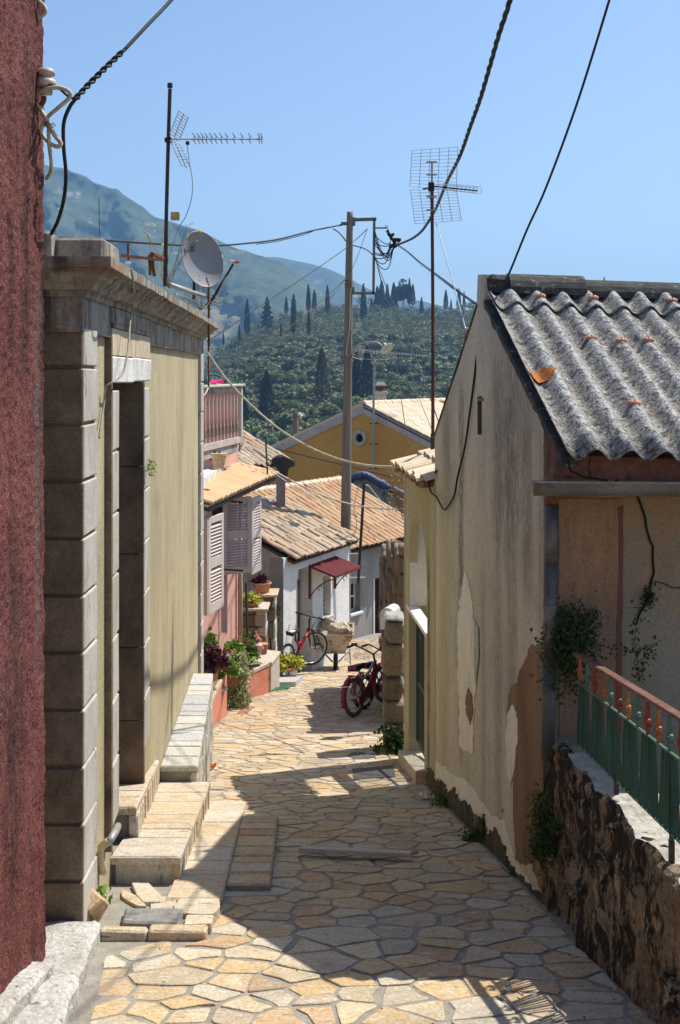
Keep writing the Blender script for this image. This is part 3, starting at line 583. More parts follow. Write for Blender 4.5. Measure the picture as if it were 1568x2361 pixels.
# ================================================================== street with crazy paving
def left_edge(Y): return tab(Y, [(3,-.86),(4,-.95),(5.25,-1.12),(5.33,-.66),(8.8,-.79),(8.95,-1.14),(11.3,-1.32),(11.6,-1.60),(15.4,-1.56),(17,-1.44),(18.2,-1.1),(19.5,-1.15),(24,-.6)])
def right_edge(Y): return tab(Y, [(3,1.33),(9.6,.80),(10.2,.78),(11.6,.62),(12.2,.60),(14.3,.72),(19,.55),(22,.9),(25,1.4)])
ys = [-4 + .5*i for i in range(61)]
st = grid('street', [-3.2,-2.4,-1.8,-1.2,-.6,0,.6,1.2,1.8], ys, lambda x, y: g(y) + .006*noise.noise(V((x*1.3, y*1.3, 0))), M['mortar'])
struct(st)
def clip(poly, n, d):               # keep n.p <= d
    out = []
    for i in range(len(poly)):
        a, b_ = poly[i], poly[(i+1) % len(poly)]
        da, db = n[0]*a[0]+n[1]*a[1]-d, n[0]*b_[0]+n[1]*b_[1]-d
        if da <= 0: out.append(a)
        if da*db < 0:
            t = da/(da-db); out.append((a[0]+(b_[0]-a[0])*t, a[1]+(b_[1]-a[1])*t))
    return out
def voronoi(seeds, gap, sx=1.0, k=26):
    cells = []
    for i, s in enumerate(seeds):
        nb = sorted(((s[0]-q[0])**2 + (s[1]-q[1])**2, j) for j, q in enumerate(seeds) if j != i and abs(s[0]-q[0]) < 1.3 and abs(s[1]-q[1]) < 1.3)[:k]
        poly = [(s[0]-.7, s[1]-.7), (s[0]+.7, s[1]-.7), (s[0]+.7, s[1]+.7), (s[0]-.7, s[1]+.7)]
        for d2, j in nb:
            q = seeds[j]; d = math.sqrt(d2)
            if d > 1.6: break
            n = ((q[0]-s[0])/d, (q[1]-s[1])/d); w = min(.68, max(.32, .5 + (s[2]-q[2])*.75))
            m = n[0]*s[0]+n[1]*s[1] + d*w - gap*R.uniform(.3,1.7)*.5
            poly = clip(poly, n, m)
            if len(poly) < 3: break
        cells.append(poly)
    return cells
RS = random.Random(5); seeds = []; tries = 0
while tries < 60000 and len(seeds) < 1300:
    tries += 1
    Y = RS.uniform(3.4, 24.6); x = RS.uniform(left_edge(Y)-.25, right_edge(Y)+.25)
    r = RS.choice([.09,.11,.14,.18,.22,.27])
    if all(((x-q[0])*.66)**2 + ((Y-q[1])*1.12)**2 > ((r+q[2])*.5)**2 for q in seeds if abs(Y-q[1]) < .5): seeds.append((x, Y, r))
cells = voronoi(seeds, .021)
stones = []
for (x, Y, r), c in zip(seeds, cells):
    if len(c) < 3: continue
    for e, sgn in ((left_edge, -1), (right_edge, 1)):
        xe = e(Y); dx = (e(Y+.2) - e(Y-.2))/.4
        n = (sgn, -sgn*dx); c = clip(c, n, sgn*xe - sgn*dx*Y)
        if len(c) < 3: break
    if len(c) < 3: continue
    A = abs(sum(c[i][0]*c[(i+1)%len(c)][1]-c[(i+1)%len(c)][0]*c[i][1] for i in range(len(c))))/2
    if A < .003: continue
    stones.append((Y, c, A))
def stone_poly(c):                   # wobble and clip the corners so pieces look split, not computed
    out = []; n = len(c)
    for i in range(n):
        a, q, z = c[i-1], c[i], c[(i+1) % n]
        L1 = math.hypot(a[0]-q[0], a[1]-q[1]); L2 = math.hypot(z[0]-q[0], z[1]-q[1])
        k = min(.012, L1*.14, L2*.14)*RS.uniform(.1,1.2)
        if min(L1, L2) < .03: out.append(q); continue
        out.append((q[0]+(a[0]-q[0])/L1*k, q[1]+(a[1]-q[1])/L1*k)); out.append((q[0]+(z[0]-q[0])/L2*k, q[1]+(z[1]-q[1])/L2*k))
        if L2 > .16:
            t = RS.uniform(.3,.7); w = RS.uniform(-.022,.008); mx, my = lerp(q[0], z[0], t), lerp(q[1], z[1], t)
            out.append((mx + (z[1]-q[1])/L2*w, my - (z[0]-q[0])/L2*w))
    return out
def add_stone(b, c, h, zf, tone, tilt=.004):
    c = stone_poly(c); n = len(c); cx = sum(p[0] for p in c)/n; cy = sum(p[1] for p in c)/n
    tx, ty = RS.uniform(-tilt, tilt)*4, RS.uniform(-tilt, tilt)*4
    z = lambda p: zf(p[0], p[1]) + h + (p[0]-cx)*tx + (p[1]-cy)*ty
    low = [V((p[0], p[1], zf(p[0], p[1]) - .02)) for p in c]
    mid = [V((p[0], p[1], z(p) - .0025)) for p in c]
    top = []
    for p in c:
        d = math.hypot(p[0]-cx, p[1]-cy); k = max(0, 1 - .004/max(d, .02)); q = (cx+(p[0]-cx)*k, cy+(p[1]-cy)*k); top.append(V((q[0], q[1], z(q) + RS.uniform(-.001,.001))))
    area = sum(c[i][0]*c[(i+1)%n][1]-c[(i+1)%n][0]*c[i][1] for i in range(n))
    fs = [(i, (i+1)%n, n+(i+1)%n, n+i) for i in range(n)] + [(n+i, n+(i+1)%n, 2*n+(i+1)%n, 2*n+i) for i in range(n)] + [tuple(range(2*n, 3*n))]
    if area < 0: fs = [f[::-1] for f in fs]
    b.add(low+mid+top, fs, tone=tone)
stones.sort(key=lambda a: -(a[2]/a[0]**3))
gf = lambda x, y: g(y)
rest = MB()
for i, (Y, c, A) in enumerate(stones):
    h = RS.uniform(.003, .008); tn = RS.random()
    if i < 296:
        b = MB(); add_stone(b, c, h, gf, tn); b.build('paving_stone', M['paving'], st)
    else: add_stone(rest, c, h, gf, tn)
o = rest.build('paving_stones', M['paving'], st); o['kind'] = 'stuff'
# low raised strip of paving beside the steps
def slab_pieces(parent, name, mtl, corners, n, h, gap=.012, wob=.02, thick=None, tones=None):
    """split a quad strip (near-left, near-right, far-right, far-left) lengthwise into n irregular slabs"""
    nl, nr, fr, fl = [V(c) for c in corners]; cuts = [0.0]
    for i in range(1, n): cuts.append(i/n + RS.uniform(-.25,.25)/n)
    cuts.append(1.0)
    for i in range(n):
        a, c = cuts[i], cuts[i+1]; L = (fl-nl).length
        e = gap/L/2
        sk = RS.uniform(-wob, wob)/L
        p = [nl.lerp(fl, a+e), nr.lerp(fr, a+e+sk*0), nr.lerp(fr, c-e+sk*0), nl.lerp(fl, c-e)]
        dz = V((0,0,RS.uniform(-.004,.004))); th = thick or h
        b = MB(); q = [x + dz for x in p]
        ctr = sum(q, V((0,0,0)))/4
        lo = [x - V((0,0,th)) for x in q]
        mid = [x - V((0,0,.012)) + (x-ctr).normalized()*.002 for x in q]
        top = [x - (x-ctr).normalized()*.012 for x in q]
        vs_ = lo + mid + top
        fs = [(j, (j+1)%4, 4+(j+1)%4, 4+j) for j in range(4)] + [(4+j, 4+(j+1)%4, 8+(j+1)%4, 8+j) for j in range(4)] + [(8,9,10,11)]
        b.add(vs_, fs, tone=RS.random() if tones is None else RS.choice(tones))
        b.build(name, mtl, parent)
def gp(x, y, h=0): return V((x, y, g(y) + h))
strip = thing('raised_paving_strip', gp(-.6, 7.3), 'low raised strip of flagstones in shade along the foot of the pale steps', 'paving')
MB().hexa([gp(-.66,6.25,-.02), gp(-.40,6.25,-.02), gp(-.47,8.3,-.02), gp(-.75,8.3,-.02), gp(-.66,6.25,.035), gp(-.40,6.25,.035), gp(-.47,8.3,.035), gp(-.75,8.3,.035)]).build('bed', M['mortar'], strip)
slab_pieces(strip, 'slab', M['paving'], [gp(-.655,6.24,.05), gp(-.405,6.24,.05), gp(-.475,8.28,.05), gp(-.745,8.28,.05)], 8, .03, gap=.03)
# ------------------------------------------------------------------ steps before the left door
steps = thing('stone_steps', gp(-1.0, 7), 'pale stone steps built up in tiers below the dark doorway', 'steps')
core = MB()
# tier C: long kerb tier, follows the street
core.hexa([gp(LX(5.4)-.1,5.42,-.1), gp(-.66,5.38,-.1), gp(-.785,8.82,-.1), gp(LX(8.8),8.82,-.1), gp(LX(5.4)-.1,5.42,.03), gp(-.66,5.38,.03), gp(-.785,8.82,.03), gp(LX(8.8),8.82,.03)])
def tz(Y): return lerp(-2.805, -3.25, (Y-6.3)/2.3)
def tA(Y): return lerp(-2.70, -2.98, (Y-6.75)/1.6)
core.hexa([V((LX(6.3)-.2,6.33,-3.3)), V((-.955,6.33,-3.3)), V((-1.05,8.58,-3.9)), V((LX(8.6)-.2,8.58,-3.9)), V((LX(6.3)-.2,6.33,tz(6.3)-.035)), V((-.955,6.33,tz(6.3)-.035)), V((-1.05,8.58,tz(8.6)-.035)), V((LX(8.6)-.2,8.58,tz(8.6)-.035))])
core.hexa([V((LX(6.7)-.5,6.78,-3.3)), V((-1.285,6.78,-3.3)), V((-1.41,8.3,-3.6)), V((LX(8.35)-.5,8.3,-3.6)), V((LX(6.7)-.5,6.78,tA(6.75)-.035)), V((-1.285,6.78,tA(6.75)-.035)), V((-1.41,8.3,tA(8.35)-.035)), V((LX(8.35)-.5,8.3,tA(8.35)-.035))])
core.build('core', M['mortar'], steps)
slab_pieces(steps, 'slab', M['slab'], [gp(-.95,5.9,.06), gp(-.645,5.9,.06), gp(-.77,8.86,.06), gp(-1.07,8.86,.06)], 7, .055, gap=.012)
slab_pieces(steps, 'slab', M['slab'], [V((LX(6.3),6.29,tz(6.29))), V((-.925,6.29,tz(6.29))), V((-1.03,8.62,tz(8.62))), V((LX(8.6),8.62,tz(8.62)))], 6, .05, gap=.008)
slab_pieces(steps, 'slab', M['slab'], [V((LX(6.7)-.4,6.72,tA(6.72))), V((-1.265,6.72,tA(6.72))), V((-1.395,8.36,tA(8.36))), V((LX(8.36)-.4,8.36,tA(8.36)))], 6, .05, gap=.008)
# risers: small pieces of stone
for (a, c, z0, z1, n) in ((V((-.93,6.31,0)), V((-1.035,8.6,0)), lambda Y: g(Y)+.05, lambda Y: tz(Y)-.05, 20), (V((-1.262,6.76,0)), V((-1.395,8.33,0)), lambda Y: tz(Y), lambda Y: tA(Y)-.05, 15)):
    for i in range(n):
        p, q = a.lerp(c, (i+.04)/n), a.lerp(c, (i+.96)/n); o_ = RS.uniform(-.006,.006)
        b = MB(); b.hexa([V((p.x-.05,p.y,z0(p.y))), V((p.x+o_,p.y,z0(p.y))), V((q.x+o_,q.y,z0(q.y))), V((q.x-.05,q.y,z0(q.y))), V((p.x-.05,p.y,z1(p.y))), V((p.x+o_,p.y,z1(p.y))), V((q.x+o_,q.y,z1(q.y))), V((q.x-.05,q.y,z1(q.y)))], tone=RS.random())
        b.build('riser_stone', M['slab'], steps)
b = MB().cbox((LX(6.3)+.02,6.315,-3.0), (.385,0,0), (0,.06,0), (0,0,.145), .008, .004, tone=.45); b.build('front_riser', M['wallstone'], steps)
b = MB().cbox((LX(6.7)+.03,6.745,-2.88), (.06,0,0), (0,.06,0), (0,0,.13), .008, .004, tone=.45); b.build('front_riser', M['wallstone'], steps)
# apron at the near end: broken flags, mossy slab, sloping edge stones
apr = [([(-1.20,6.24),(-1.10,6.24),(-.96,5.86),(-1.06,5.84)], .055), ([(-1.23,6.12),(-1.205,5.98),(-1.09,5.80),(-1.03,5.78),(-1.12,5.98)], .05), ([(-1.03,6.0),(-.90,6.0),(-.88,5.74),(-1.0,5.72)], .045), ([(-.87,5.88),(-.655,5.88),(-.65,5.60),(-.86,5.62)], .062), ([(-.79,5.585),(-.65,5.585),(-.645,5.44),(-.78,5.43)], .058)]
for poly, h in apr:
    b = MB(); add_stone(b, poly, h, gf, RS.random()); b.build('flagstone', M['slab'], steps)
b = MB(); z_ = g(5.35)
for x0, x1 in ((-1.18,-.95), (-.945,-.655)):
    b = MB().cbox((x0,5.33,g(5.35)-.02), (x1-x0,.0,0), (0,.075,-.01), (0,0,.075), .01, .006); b.build('edge_stone', M['slab'], steps)
o = MB().cbox((-1.10,5.44,g(5.5)+.03), (.30,-.01,0), (-.02,.24,-.045), (0,0,.05), .012, .008, tone=.1).build('grey_flag', mat('mossy_slate', [(.20,.195,.185),(.30,.29,.27)], scale=12, bump=.5, layers=[dict(c=(.10,.10,.095), s=14, lo=.52, hi=.62, a=.7)]))
tag(o, 'thick dark grey slate flag lying loose at the near end of the steps', 'stone slab')
q = Matrix.Rotation(.9, 3, 'Z') @ Matrix.Rotation(-.75, 3, 'Y')
o = MB().cbox(V((-1.20,5.46,g(5.5)+.06)), q @ V((.10,0,0)), q @ V((0,.13,0)), q @ V((0,0,.10)), .012, .014, tone=.7).build('loose_stone', M['paving'])
tag(o, 'loose orange brown stone block leaning against the house corner', 'stone')
# ------------------------------------------------------------------ low stone wall beyond the steps
lw = thing('low_stone_wall', gp(-1.3, 10), 'low stone wall with grey slab coping along the beige house', 'wall')
def wt(Y): return lerp(-3.12, -3.15, (Y-8.6)/2.8)
def wr(Y): return lerp(-1.13, -1.33, (Y-8.6)/2.75)
MB().hexa([V((LX(8.6)-.1,8.62,-4.2)), V((wr(8.6)-.05,8.62,-4.2)), V((wr(11.35)-.05,11.33,-4.6)), V((LX(11.35)-.1,11.33,-4.6)), V((LX(8.6)-.1,8.62,wt(8.6)-.04)), V((wr(8.6)-.05,8.62,wt(8.6)-.04)), V((wr(11.35)-.05,11.33,wt(11.35)-.04)), V((LX(11.35)-.1,11.33,wt(11.35)-.04))]).build('core', M['mortar'], lw)
slab_pieces(lw, 'cap_stone', M['capgrey'], [V((LX(8.6),8.6,wt(8.6))), V((wr(8.6),8.6,wt(8.6))), V((wr(11.37),11.37,wt(11.37))), V((LX(11.37),11.37,wt(11.37)))], 13, .045, gap=.010)
Yq = 8.62
while Yq < 11.3:
    wd = RS.uniform(.035, .095); zt = wt(Yq) - .05; zb = g(Yq) - .05; z = zb
    while z < zt - .03:
        hh = min(RS.uniform(.16, .5), zt - z)
        o_ = RS.uniform(-.012, .006)
        b = MB().cbox((wr(Yq)-.06,Yq,z), (.055+o_*.6,0,0), (-.003,wd-.003,0), (0,0,max(.03, hh-.003)), .004, .003); b.build('stone', M['wallstone'], lw); z += hh
    Yq += wd
Yq = 0
x = LX(11.36) + .0
z = g(11.36) - .05
# ================================================================== left: red roughcast house
rh = thing('red_house', (-1.4, 4.2, g(4.2)), 'dark red roughcast house wall filling the left edge of the picture', 'house')
b = MB(); Y0, Y1, z0, z1 = 2.6, 4.80, -3.2, 2.3; ny, nz = 110, 280
def bumpy(Y, z): return .010*noise.noise(V((Y*9, z*6, 0))) + .008*noise.noise(V((Y*38, z*24, 4))) + .006*noise.noise(V((Y*90, z*55, 9)))
for j in range(nz+1):
    z = lerp(z0, z1, j/nz)
    for i in range(ny+1):
        Y = lerp(Y0, Y1, i/ny); b.v.append((-1.308 + bumpy(Y, z) - (.02 if i == ny else 0) - .006*(z < 0)*z*.5, Y + (bumpy(3, z*1.3)*.9 if i >= ny-1 else 0), z))
n = ny+1
b.f = [(j*n+i, j*n+i+1, (j+1)*n+i+1, (j+1)*n+i) for j in range(nz) for i in range(ny)]; b.t = [.5]*len(b.f); b.m = [0]*len(b.f)
b.bb(-5, -1.322, -1.5, 4.795, -3.2, 2.6)
b.build('wall', M['red'], rh)
# whitewashed foot of the red wall
b = MB()
def lump(b, x0, x1, y0, y1, zt0, zt1, zb, nx, ny, amp, seed):
    base = len(b.v)
    for j in range(ny+1):
        for i in range(nx+1):
            x = lerp(x0, x1, i/nx); y = lerp(y0, y1, j/ny); z = lerp(zt0, zt1, j/ny)
            e = (i in (0, nx)) or (j in (0, ny))
            b.v.append((x + amp*noise.noise(V((y*7, seed, z))), y + amp*noise.noise(V((x*7, seed+3, z))), z + amp*noise.noise(V((x*6, y*6, seed))) - (.02 if e else 0)))
    for j in range(ny+1):
        for i in range(nx+1):
            x, y, z = b.v[base + j*(nx+1)+i]; b.v.append((x, y, zb))
    n = nx+1; N = n*(ny+1); f = []
    for j in range(ny):
        for i in range(nx): f.append((base+j*n+i, base+j*n+i+1, base+(j+1)*n+i+1, base+(j+1)*n+i))
    for i in range(nx): f.append((base+N+i, base+N+i+1, base+i+1, base+i)); k = ny*n+i; f.append((base+k, base+k+1, base+N+k+1, base+N+k))
    for j in range(ny): k = j*n; f.append((base+k, base+k+n, base+N+k+n, base+N+k)); k = j*n+nx; f.append((base+N+k, base+N+k+n, base+k+n, base+k))
    b.f += f; b.t += [.5]*len(f); b.m += [0]*len(f)
lump(b, -1.5, -1.22, 2.9, 4.60, g(2.9)+.19, g(4.60)+.15, -3.2, 14, 60, .014, 1.3)
b.build('whitewashed_foot', M['ledge'], rh)
b = MB(); lump(b, -1.9, -1.115, 3.2, 5.34, g(3.2)+.075, g(5.34)+.10, -3.3, 30, 70, .013, 7.7)
b.v = [(x + (.13*(5.3-y)/1.3 - .06 if x > -1.5 else 0), y, z) for x, y, z in b.v]
tag(b.build('white_ledge', M['ledge']), 'whitewashed concrete ledge at the foot of the red wall', 'ledge')
# hook, insulator and cables on the red wall
ins = thing('wall_insulator', P(88,215,4.72), 'pinkish porcelain insulator on a rusty hook on the red wall', 'insulator')
c = P(107,188,4.70)
MB().lathe([(.0,.055),(.030,.053),(.037,.042),(.037,.028),(.022,.022),(.022,.014),(.040,.006),(.045,-.008),(.042,-.022),(.026,-.028),(.026,-.055),(.0,-.056)][::-1], c, 16).build('insulator_body', M['porcelain'], ins, True)
MB().tube(spline([P(102,222,4.71), P(100,235,4.71), P(88,246,4.72), P(72,244,4.75), P(58,236,4.78), P(52,225,4.80)], 5), .011, 8).build('hook', M['iron_rust'], ins, True)
def cable(name, pts, r, m, label, twist=0.0, n=6, strands=1, tw=5.0, cat='cable', parts=False):
    pp = spline(pts, n) if n > 1 else [V(p) for p in pts]
    b = MB()
    if strands == 1: b.tube(pp, r, 6)
    else:
        L = [0.0]
        for a, c in zip(pp, pp[1:]): L.append(L[-1] + (c-a).length)
        for s in range(strands):
            path = []
            for i, p in enumerate(pp):
                t = (pp[min(i+1, len(pp)-1)] - pp[max(i-1, 0)]).normalized(); x = t.cross(V((.3,1,.2))).normalized(); y = t.cross(x)
                a = L[i]*tw + s*2*math.pi/strands; path.append(p + (x*math.cos(a) + y*math.sin(a))*twist)
            b.tube(path, r, 6)
    return tag(b.build(name, m, smooth=True), label, cat)
cable('twisted_cable', [P(176,226,4.72), P(205,195,4.78), P(240,160,4.84), P(285,117,4.92)], .007, M['black'], 'short twisted black splice of the service cable beside the red wall', .0075, 14, 2, 75)
cable('service_cable', [P(285,117,4.92), P(340,58,5.05), P(395,0,5.2), P(470,-85,5.4), P(620,-260,5.9)], .0085, M['black'], 'straight black service cable running up from the red wall to the top edge')
cable('drop_cable', [P(176,226,4.71), P(160,248,4.71), P(147,285,4.71), P(147,340,4.72), P(152,400,4.73), P(148,455,4.75), P(135,505,4.78), P(118,540,4.82)], .0085, M['black'], 'loose black cable hanging from the splice down to the house corner')
cable('insulator_wire', [P(96,205,4.72), P(112,196,4.67), P(135,203,4.68), P(160,224,4.71), P(176,226,4.72)], .006, M['black'], 'black wire wound round the insulator')
cable('cream_cable', [P(85,-20,4.7), P(88,0,4.7), P(100,12,4.7), P(105,26,4.7), P(95,38,4.71), P(79,48,4.71), P(80,62,4.71), P(84,100,4.72), P(86,150,4.72), P(86,215,4.71), P(82,235,4.71), P(95,255,4.7), P(112,285,4.69), P(125,310,4.69), P(140,330,4.70), P(132,338,4.7), P(112,328,4.71), P(97,308,4.72), P(98,290,4.71), P(110,270,4.70), P(135,248,4.69), P(160,225,4.68), P(158,210,4.67), P(135,202,4.66), P(110,205,4.66), P(92,212,4.69)], .0095, M['cream_cable'], 'thick cream cable looping down the red wall round the insulator', n=7)
cable('cream_cable', [P(92,250,4.7), P(105,268,4.70), P(112,285,4.69), P(113,330,4.70), P(118,370,4.72), P(117,395,4.75), P(107,412,4.79)], .0085, M['cream_cable'], 'short cream cable tail hanging from the tied loop on the red wall')
b = MB()
for i in range(4): b.torus(P(113,286+i*2.2,4.692), (.2,.1,1), .019, .0022, 14, 5)
b.tube([P(120,282,4.68), P(127,287,4.67), P(128,292,4.67)], .002, 5)
tag(b.build('wire_tie', M['galv']), 'thin twisted wire tie round the cream cable loop', 'wire')

# ================================================================== left: beige stone house
H = thing('stone_house', (LX(9), 9, g(9)), 'beige plastered house with grey stone quoins, cornice and dark doorway', 'house')
Yc, Ye = 5.375, 12.3
b = MB(); D = 3.2; zt, zb = .36, -5.2
def wq(Ya, Yb, za, zb_, o=0): b.quad(V((LX(Ya,o),Ya,za)), V((LX(Yb,o),Yb,za)), V((LX(Yb,o),Yb,zb_)), V((LX(Ya,o),Ya,zb_)))
dY0, dY1, dzt = 6.36, 7.43, -.06
wq(Yc, dY0-.02, zb, zt); wq(dY1+.02, Ye, zb, zt); wq(dY0-.02, dY1+.02, dzt, zt)
b.quad(V((LX(Yc)-D,Yc,zb)), V((LX(Yc),Yc,zb)), V((LX(Yc),Yc,zt)), V((LX(Yc)-D,Yc,zt)))
b.quad(V((LX(Ye),Ye,zb)), V((LX(Ye)-D,Ye,zb)), V((LX(Ye)-D,Ye,zt)), V((LX(Ye),Ye,zt)))
b.quad(V((LX(Yc)-D,Yc,zt)), V((LX(Yc),Yc,zt)), V((LX(Ye),Ye,zt)), V((LX(Ye)-D,Ye,zt)))
b.build('wall', M['beige'], H)
# door recess: reveals, floor, leaf
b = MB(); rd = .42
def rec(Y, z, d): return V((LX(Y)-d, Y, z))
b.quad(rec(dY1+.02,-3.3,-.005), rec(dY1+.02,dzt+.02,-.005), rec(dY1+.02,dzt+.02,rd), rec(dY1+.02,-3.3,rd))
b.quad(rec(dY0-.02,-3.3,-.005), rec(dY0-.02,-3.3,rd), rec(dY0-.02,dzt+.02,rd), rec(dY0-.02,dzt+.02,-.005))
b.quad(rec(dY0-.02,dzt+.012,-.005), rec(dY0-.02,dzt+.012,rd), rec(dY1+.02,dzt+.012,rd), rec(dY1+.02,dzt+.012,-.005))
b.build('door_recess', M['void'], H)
door = MB().box(V((LX(dY0)-rd-.05,dY0-.03,-3.2)), V((LX(dY1)-LX(dY0),dY1-dY0+.06,0)), V((.05,0,0)), V((0,0,3.2))).build('door', M['brown_door'], H)
for i in range(5):
    y = lerp(dY0, dY1, (i+.5)/5); MB().box((LX(y)-rd-.005, y-.09, -2.7), (.012,0,0), (-.0005,.18,0), (0,0,2.55)).build('door_board', M['brown_door'], door)
# far jamb seen face-on: stacked brown blocks lining the reveal
z = -3.0
for hh in (.62,.50,.64,.60,.58):
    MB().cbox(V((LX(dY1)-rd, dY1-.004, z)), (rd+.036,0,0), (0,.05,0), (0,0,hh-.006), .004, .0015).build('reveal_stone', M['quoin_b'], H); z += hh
# door surround: jamb blocks, lintel, flat arch
def surround(Ya, Yb, top, n, inn=.06):
    z = top
    for i in range(n):
        hh = .355; 
        q = MB().cbox(V((LX(Ya,-inn),Ya,z-hh+.018)), V((inn+.04,0,0)), V((LX(Yb)-LX(Ya),Yb-Ya,0)), V((0,0,hh-.018)), .005, .002); q.build('jamb_stone', M['quoin'], H)
        q = MB().box(V((LX(Ya,-inn),Ya+.008,z-hh-.002)), V((inn+.027,0,0)), V((LX(Yb)-LX(Ya),Yb-Ya-.016,0)), V((0,0,.022))); q.build('jamb_joint', M['quoin'], H)
        z -= hh
    return z
surround(6.14, 6.36, -.105, 7); surround(7.43, 7.72, -.105, 7, .0)
for Ya, Yb in ((6.12,6.92),(6.925,7.74)):
    MB().cbox(V((LX(Ya,-.06),Ya,-.062)), (.105,0,0), (LX(Yb)-LX(Ya),Yb-Ya,0), (0,0,.155), .008, .005).build('lintel', M['white_lime'], H)
for i in range(9):
    a, c = lerp(6.14,7.74,(i+.02)/9), lerp(6.14,7.74,(i+.98)/9)
    MB().cbox(V((LX(a,-.05),a,.098)), (.088,0,0), (LX(c)-LX(a),c-a,0), (0,0,.155), .003, .001).build('voussoir', M['cream_stone'], H)
b = MB().box(V((LX(6.13,-.05),6.13,.256)), (.095,0,0), (LX(7.75)-LX(6.13),1.62,0), (0,0,.024)); b.build('lintel_moulding', M['frieze'], H)
# narrow dark return of the surround
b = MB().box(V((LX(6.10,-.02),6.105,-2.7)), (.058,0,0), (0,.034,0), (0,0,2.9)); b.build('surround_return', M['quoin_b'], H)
# quoins: near corner and far corner
z = .22; first = True
hs = [.20] + [.2815]*10
for i, hh in enumerate(hs):
    c0 = V((LX(5.345)-.5, 5.345, z-hh+.015)); 
    MB().cbox(c0 + V((0,.004,0)), (.53,0,0), (-.0,.30,0), (0,0,hh-.016), .006, .002).build('quoin_stone', [M['quoin']], H)
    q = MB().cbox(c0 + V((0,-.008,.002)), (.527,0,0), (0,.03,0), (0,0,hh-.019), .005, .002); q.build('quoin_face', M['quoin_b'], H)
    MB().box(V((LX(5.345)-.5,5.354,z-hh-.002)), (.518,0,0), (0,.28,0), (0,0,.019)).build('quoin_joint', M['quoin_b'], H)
    z -= hh
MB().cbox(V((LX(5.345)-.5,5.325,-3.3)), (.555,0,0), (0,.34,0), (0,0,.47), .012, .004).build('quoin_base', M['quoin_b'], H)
z = .22
for i in range(12):
    hh = .335
    MB().cbox(V((LX(12.0,-.05),12.0,z-hh+.016)), (.085,0,0), (-.0125,.31,0), (0,0,hh-.017), .006, .002).build('quoin_stone', M['quoin'], H)
    MB().box(V((LX(12.0,-.05),12.02,z-hh-.002)), (.066,0,0), (-.012,.28,0), (0,0,.03)).build('quoin_joint', M['quoin'], H); z -= hh
# frieze panels and cornice swept round the corner
def sweep(prof, mname, name, brk=0.0, Ya=5.345, Yb=12.34, jag=0.0, seg=1):
    pts = [(V((LX(Ya)-3.2, Ya, 0)), V((0,-1,0)))]
    b = MB(); ring = []
    nL = V((1, .0416, 0)).normalized()
    def rowat(p, nrm, mit=1.0): return [p + nrm*(o_*mit) + V((0,0,z_)) for o_, z_ in prof]
    n1, n2, n3 = V((0,-1,0)), nL, V((0,1,0))
    def mitre(a, c): m = (a+c).normalized(); return m, 1/m.dot(a)
    rows = [rowat(V((LX(Ya)-3.2,Ya,0)), n1)]
    m, k = mitre(n1, n2); rows.append(rowat(V((LX(Ya),Ya,0)), m, k))
    for i in range(1, seg): Yi = lerp(Ya, Yb, i/seg); rows.append([p + V((0,0,R.uniform(-jag,jag))) + nL*R.uniform(-jag,jag) for p in rowat(V((LX(Yi),Yi,0)), n2)])
    m, k = mitre(n2, n3); rows.append(rowat(V((LX(Yb),Yb,0)), m, k)); rows.append(rowat(V((LX(Yb)-3.2,Yb,0)), n3))
    n = len(prof)
    for r in rows: b.v += [tuple(p) for p in r]
    b.f = [(i*n+j, (i+1)*n+j, (i+1)*n+j+1, i*n+j+1) for i in range(len(rows)-1) for j in range(n-1)]
    b.t = [.5]*len(b.f); b.m = [0]*len(b.f)
    return b.build(name, M[mname], H)
sweep([(-.02,.20),(.030,.20),(.030,.375),(-.02,.375)], 'frieze', 'frieze')
sweep([(-.02,.365),(.05,.372),(.055,.40),(.085,.405),(.10,.43),(.135,.452),(.142,.478),(.17,.485),(.172,.50),(.198,.502),(.198,.552),(-.3,.575)], 'frieze', 'cornice', jag=.004, seg=26)
MB().cbox(V((LX(6.10,-.02),6.10,.281)), (.07,0,0), (LX(7.78)-LX(6.1),1.68,0), (0,0,.088), .004).build('frieze_break', M['frieze'], H)
# parapet stones along the roof edge
x = 5.52; i = 0
while x < 12.2:
    L = R.uniform(.5,.9); hgt = .135 if i < 1 else R.uniform(.05,.10)
    MB().cbox(V((LX(x)-.32,x,.56)), (.42 if i < 1 else .34,0,0), (-.04*L,min(L,12.3-x)-.02,0), (0,0,hgt), .015, .012).build('parapet_stone', M['frieze'], H); x += L; i += 1
MB().cbox(V((LX(5.3)-1.7,5.42,.56)), (1.55,0,0), (0,.5,0), (0,0,.15), .02, .012).build('parapet_stone', M['frieze'], H)
MB().quad(V((LX(5.4)-3.2,5.5,.58)), V((LX(5.4)-.1,5.5,.58)), V((LX(12.2)-.1,12.2,.58)), V((LX(12.2)-3.2,12.2,.58))).build('roof_deck', M['grey_conc'], H)
b = MB()
for i in range(26): # strip of clay tile ridge seen behind the dish
    y = 10.2 + i*.075; b.tube([V((LX(y)-.42,y,.60)), V((LX(y)-.36,y,.70 - .01*i*.2)), V((LX(y)-.25,y,.62))], .035, 6)
b.build('roof_tiles', M['tile'], H)
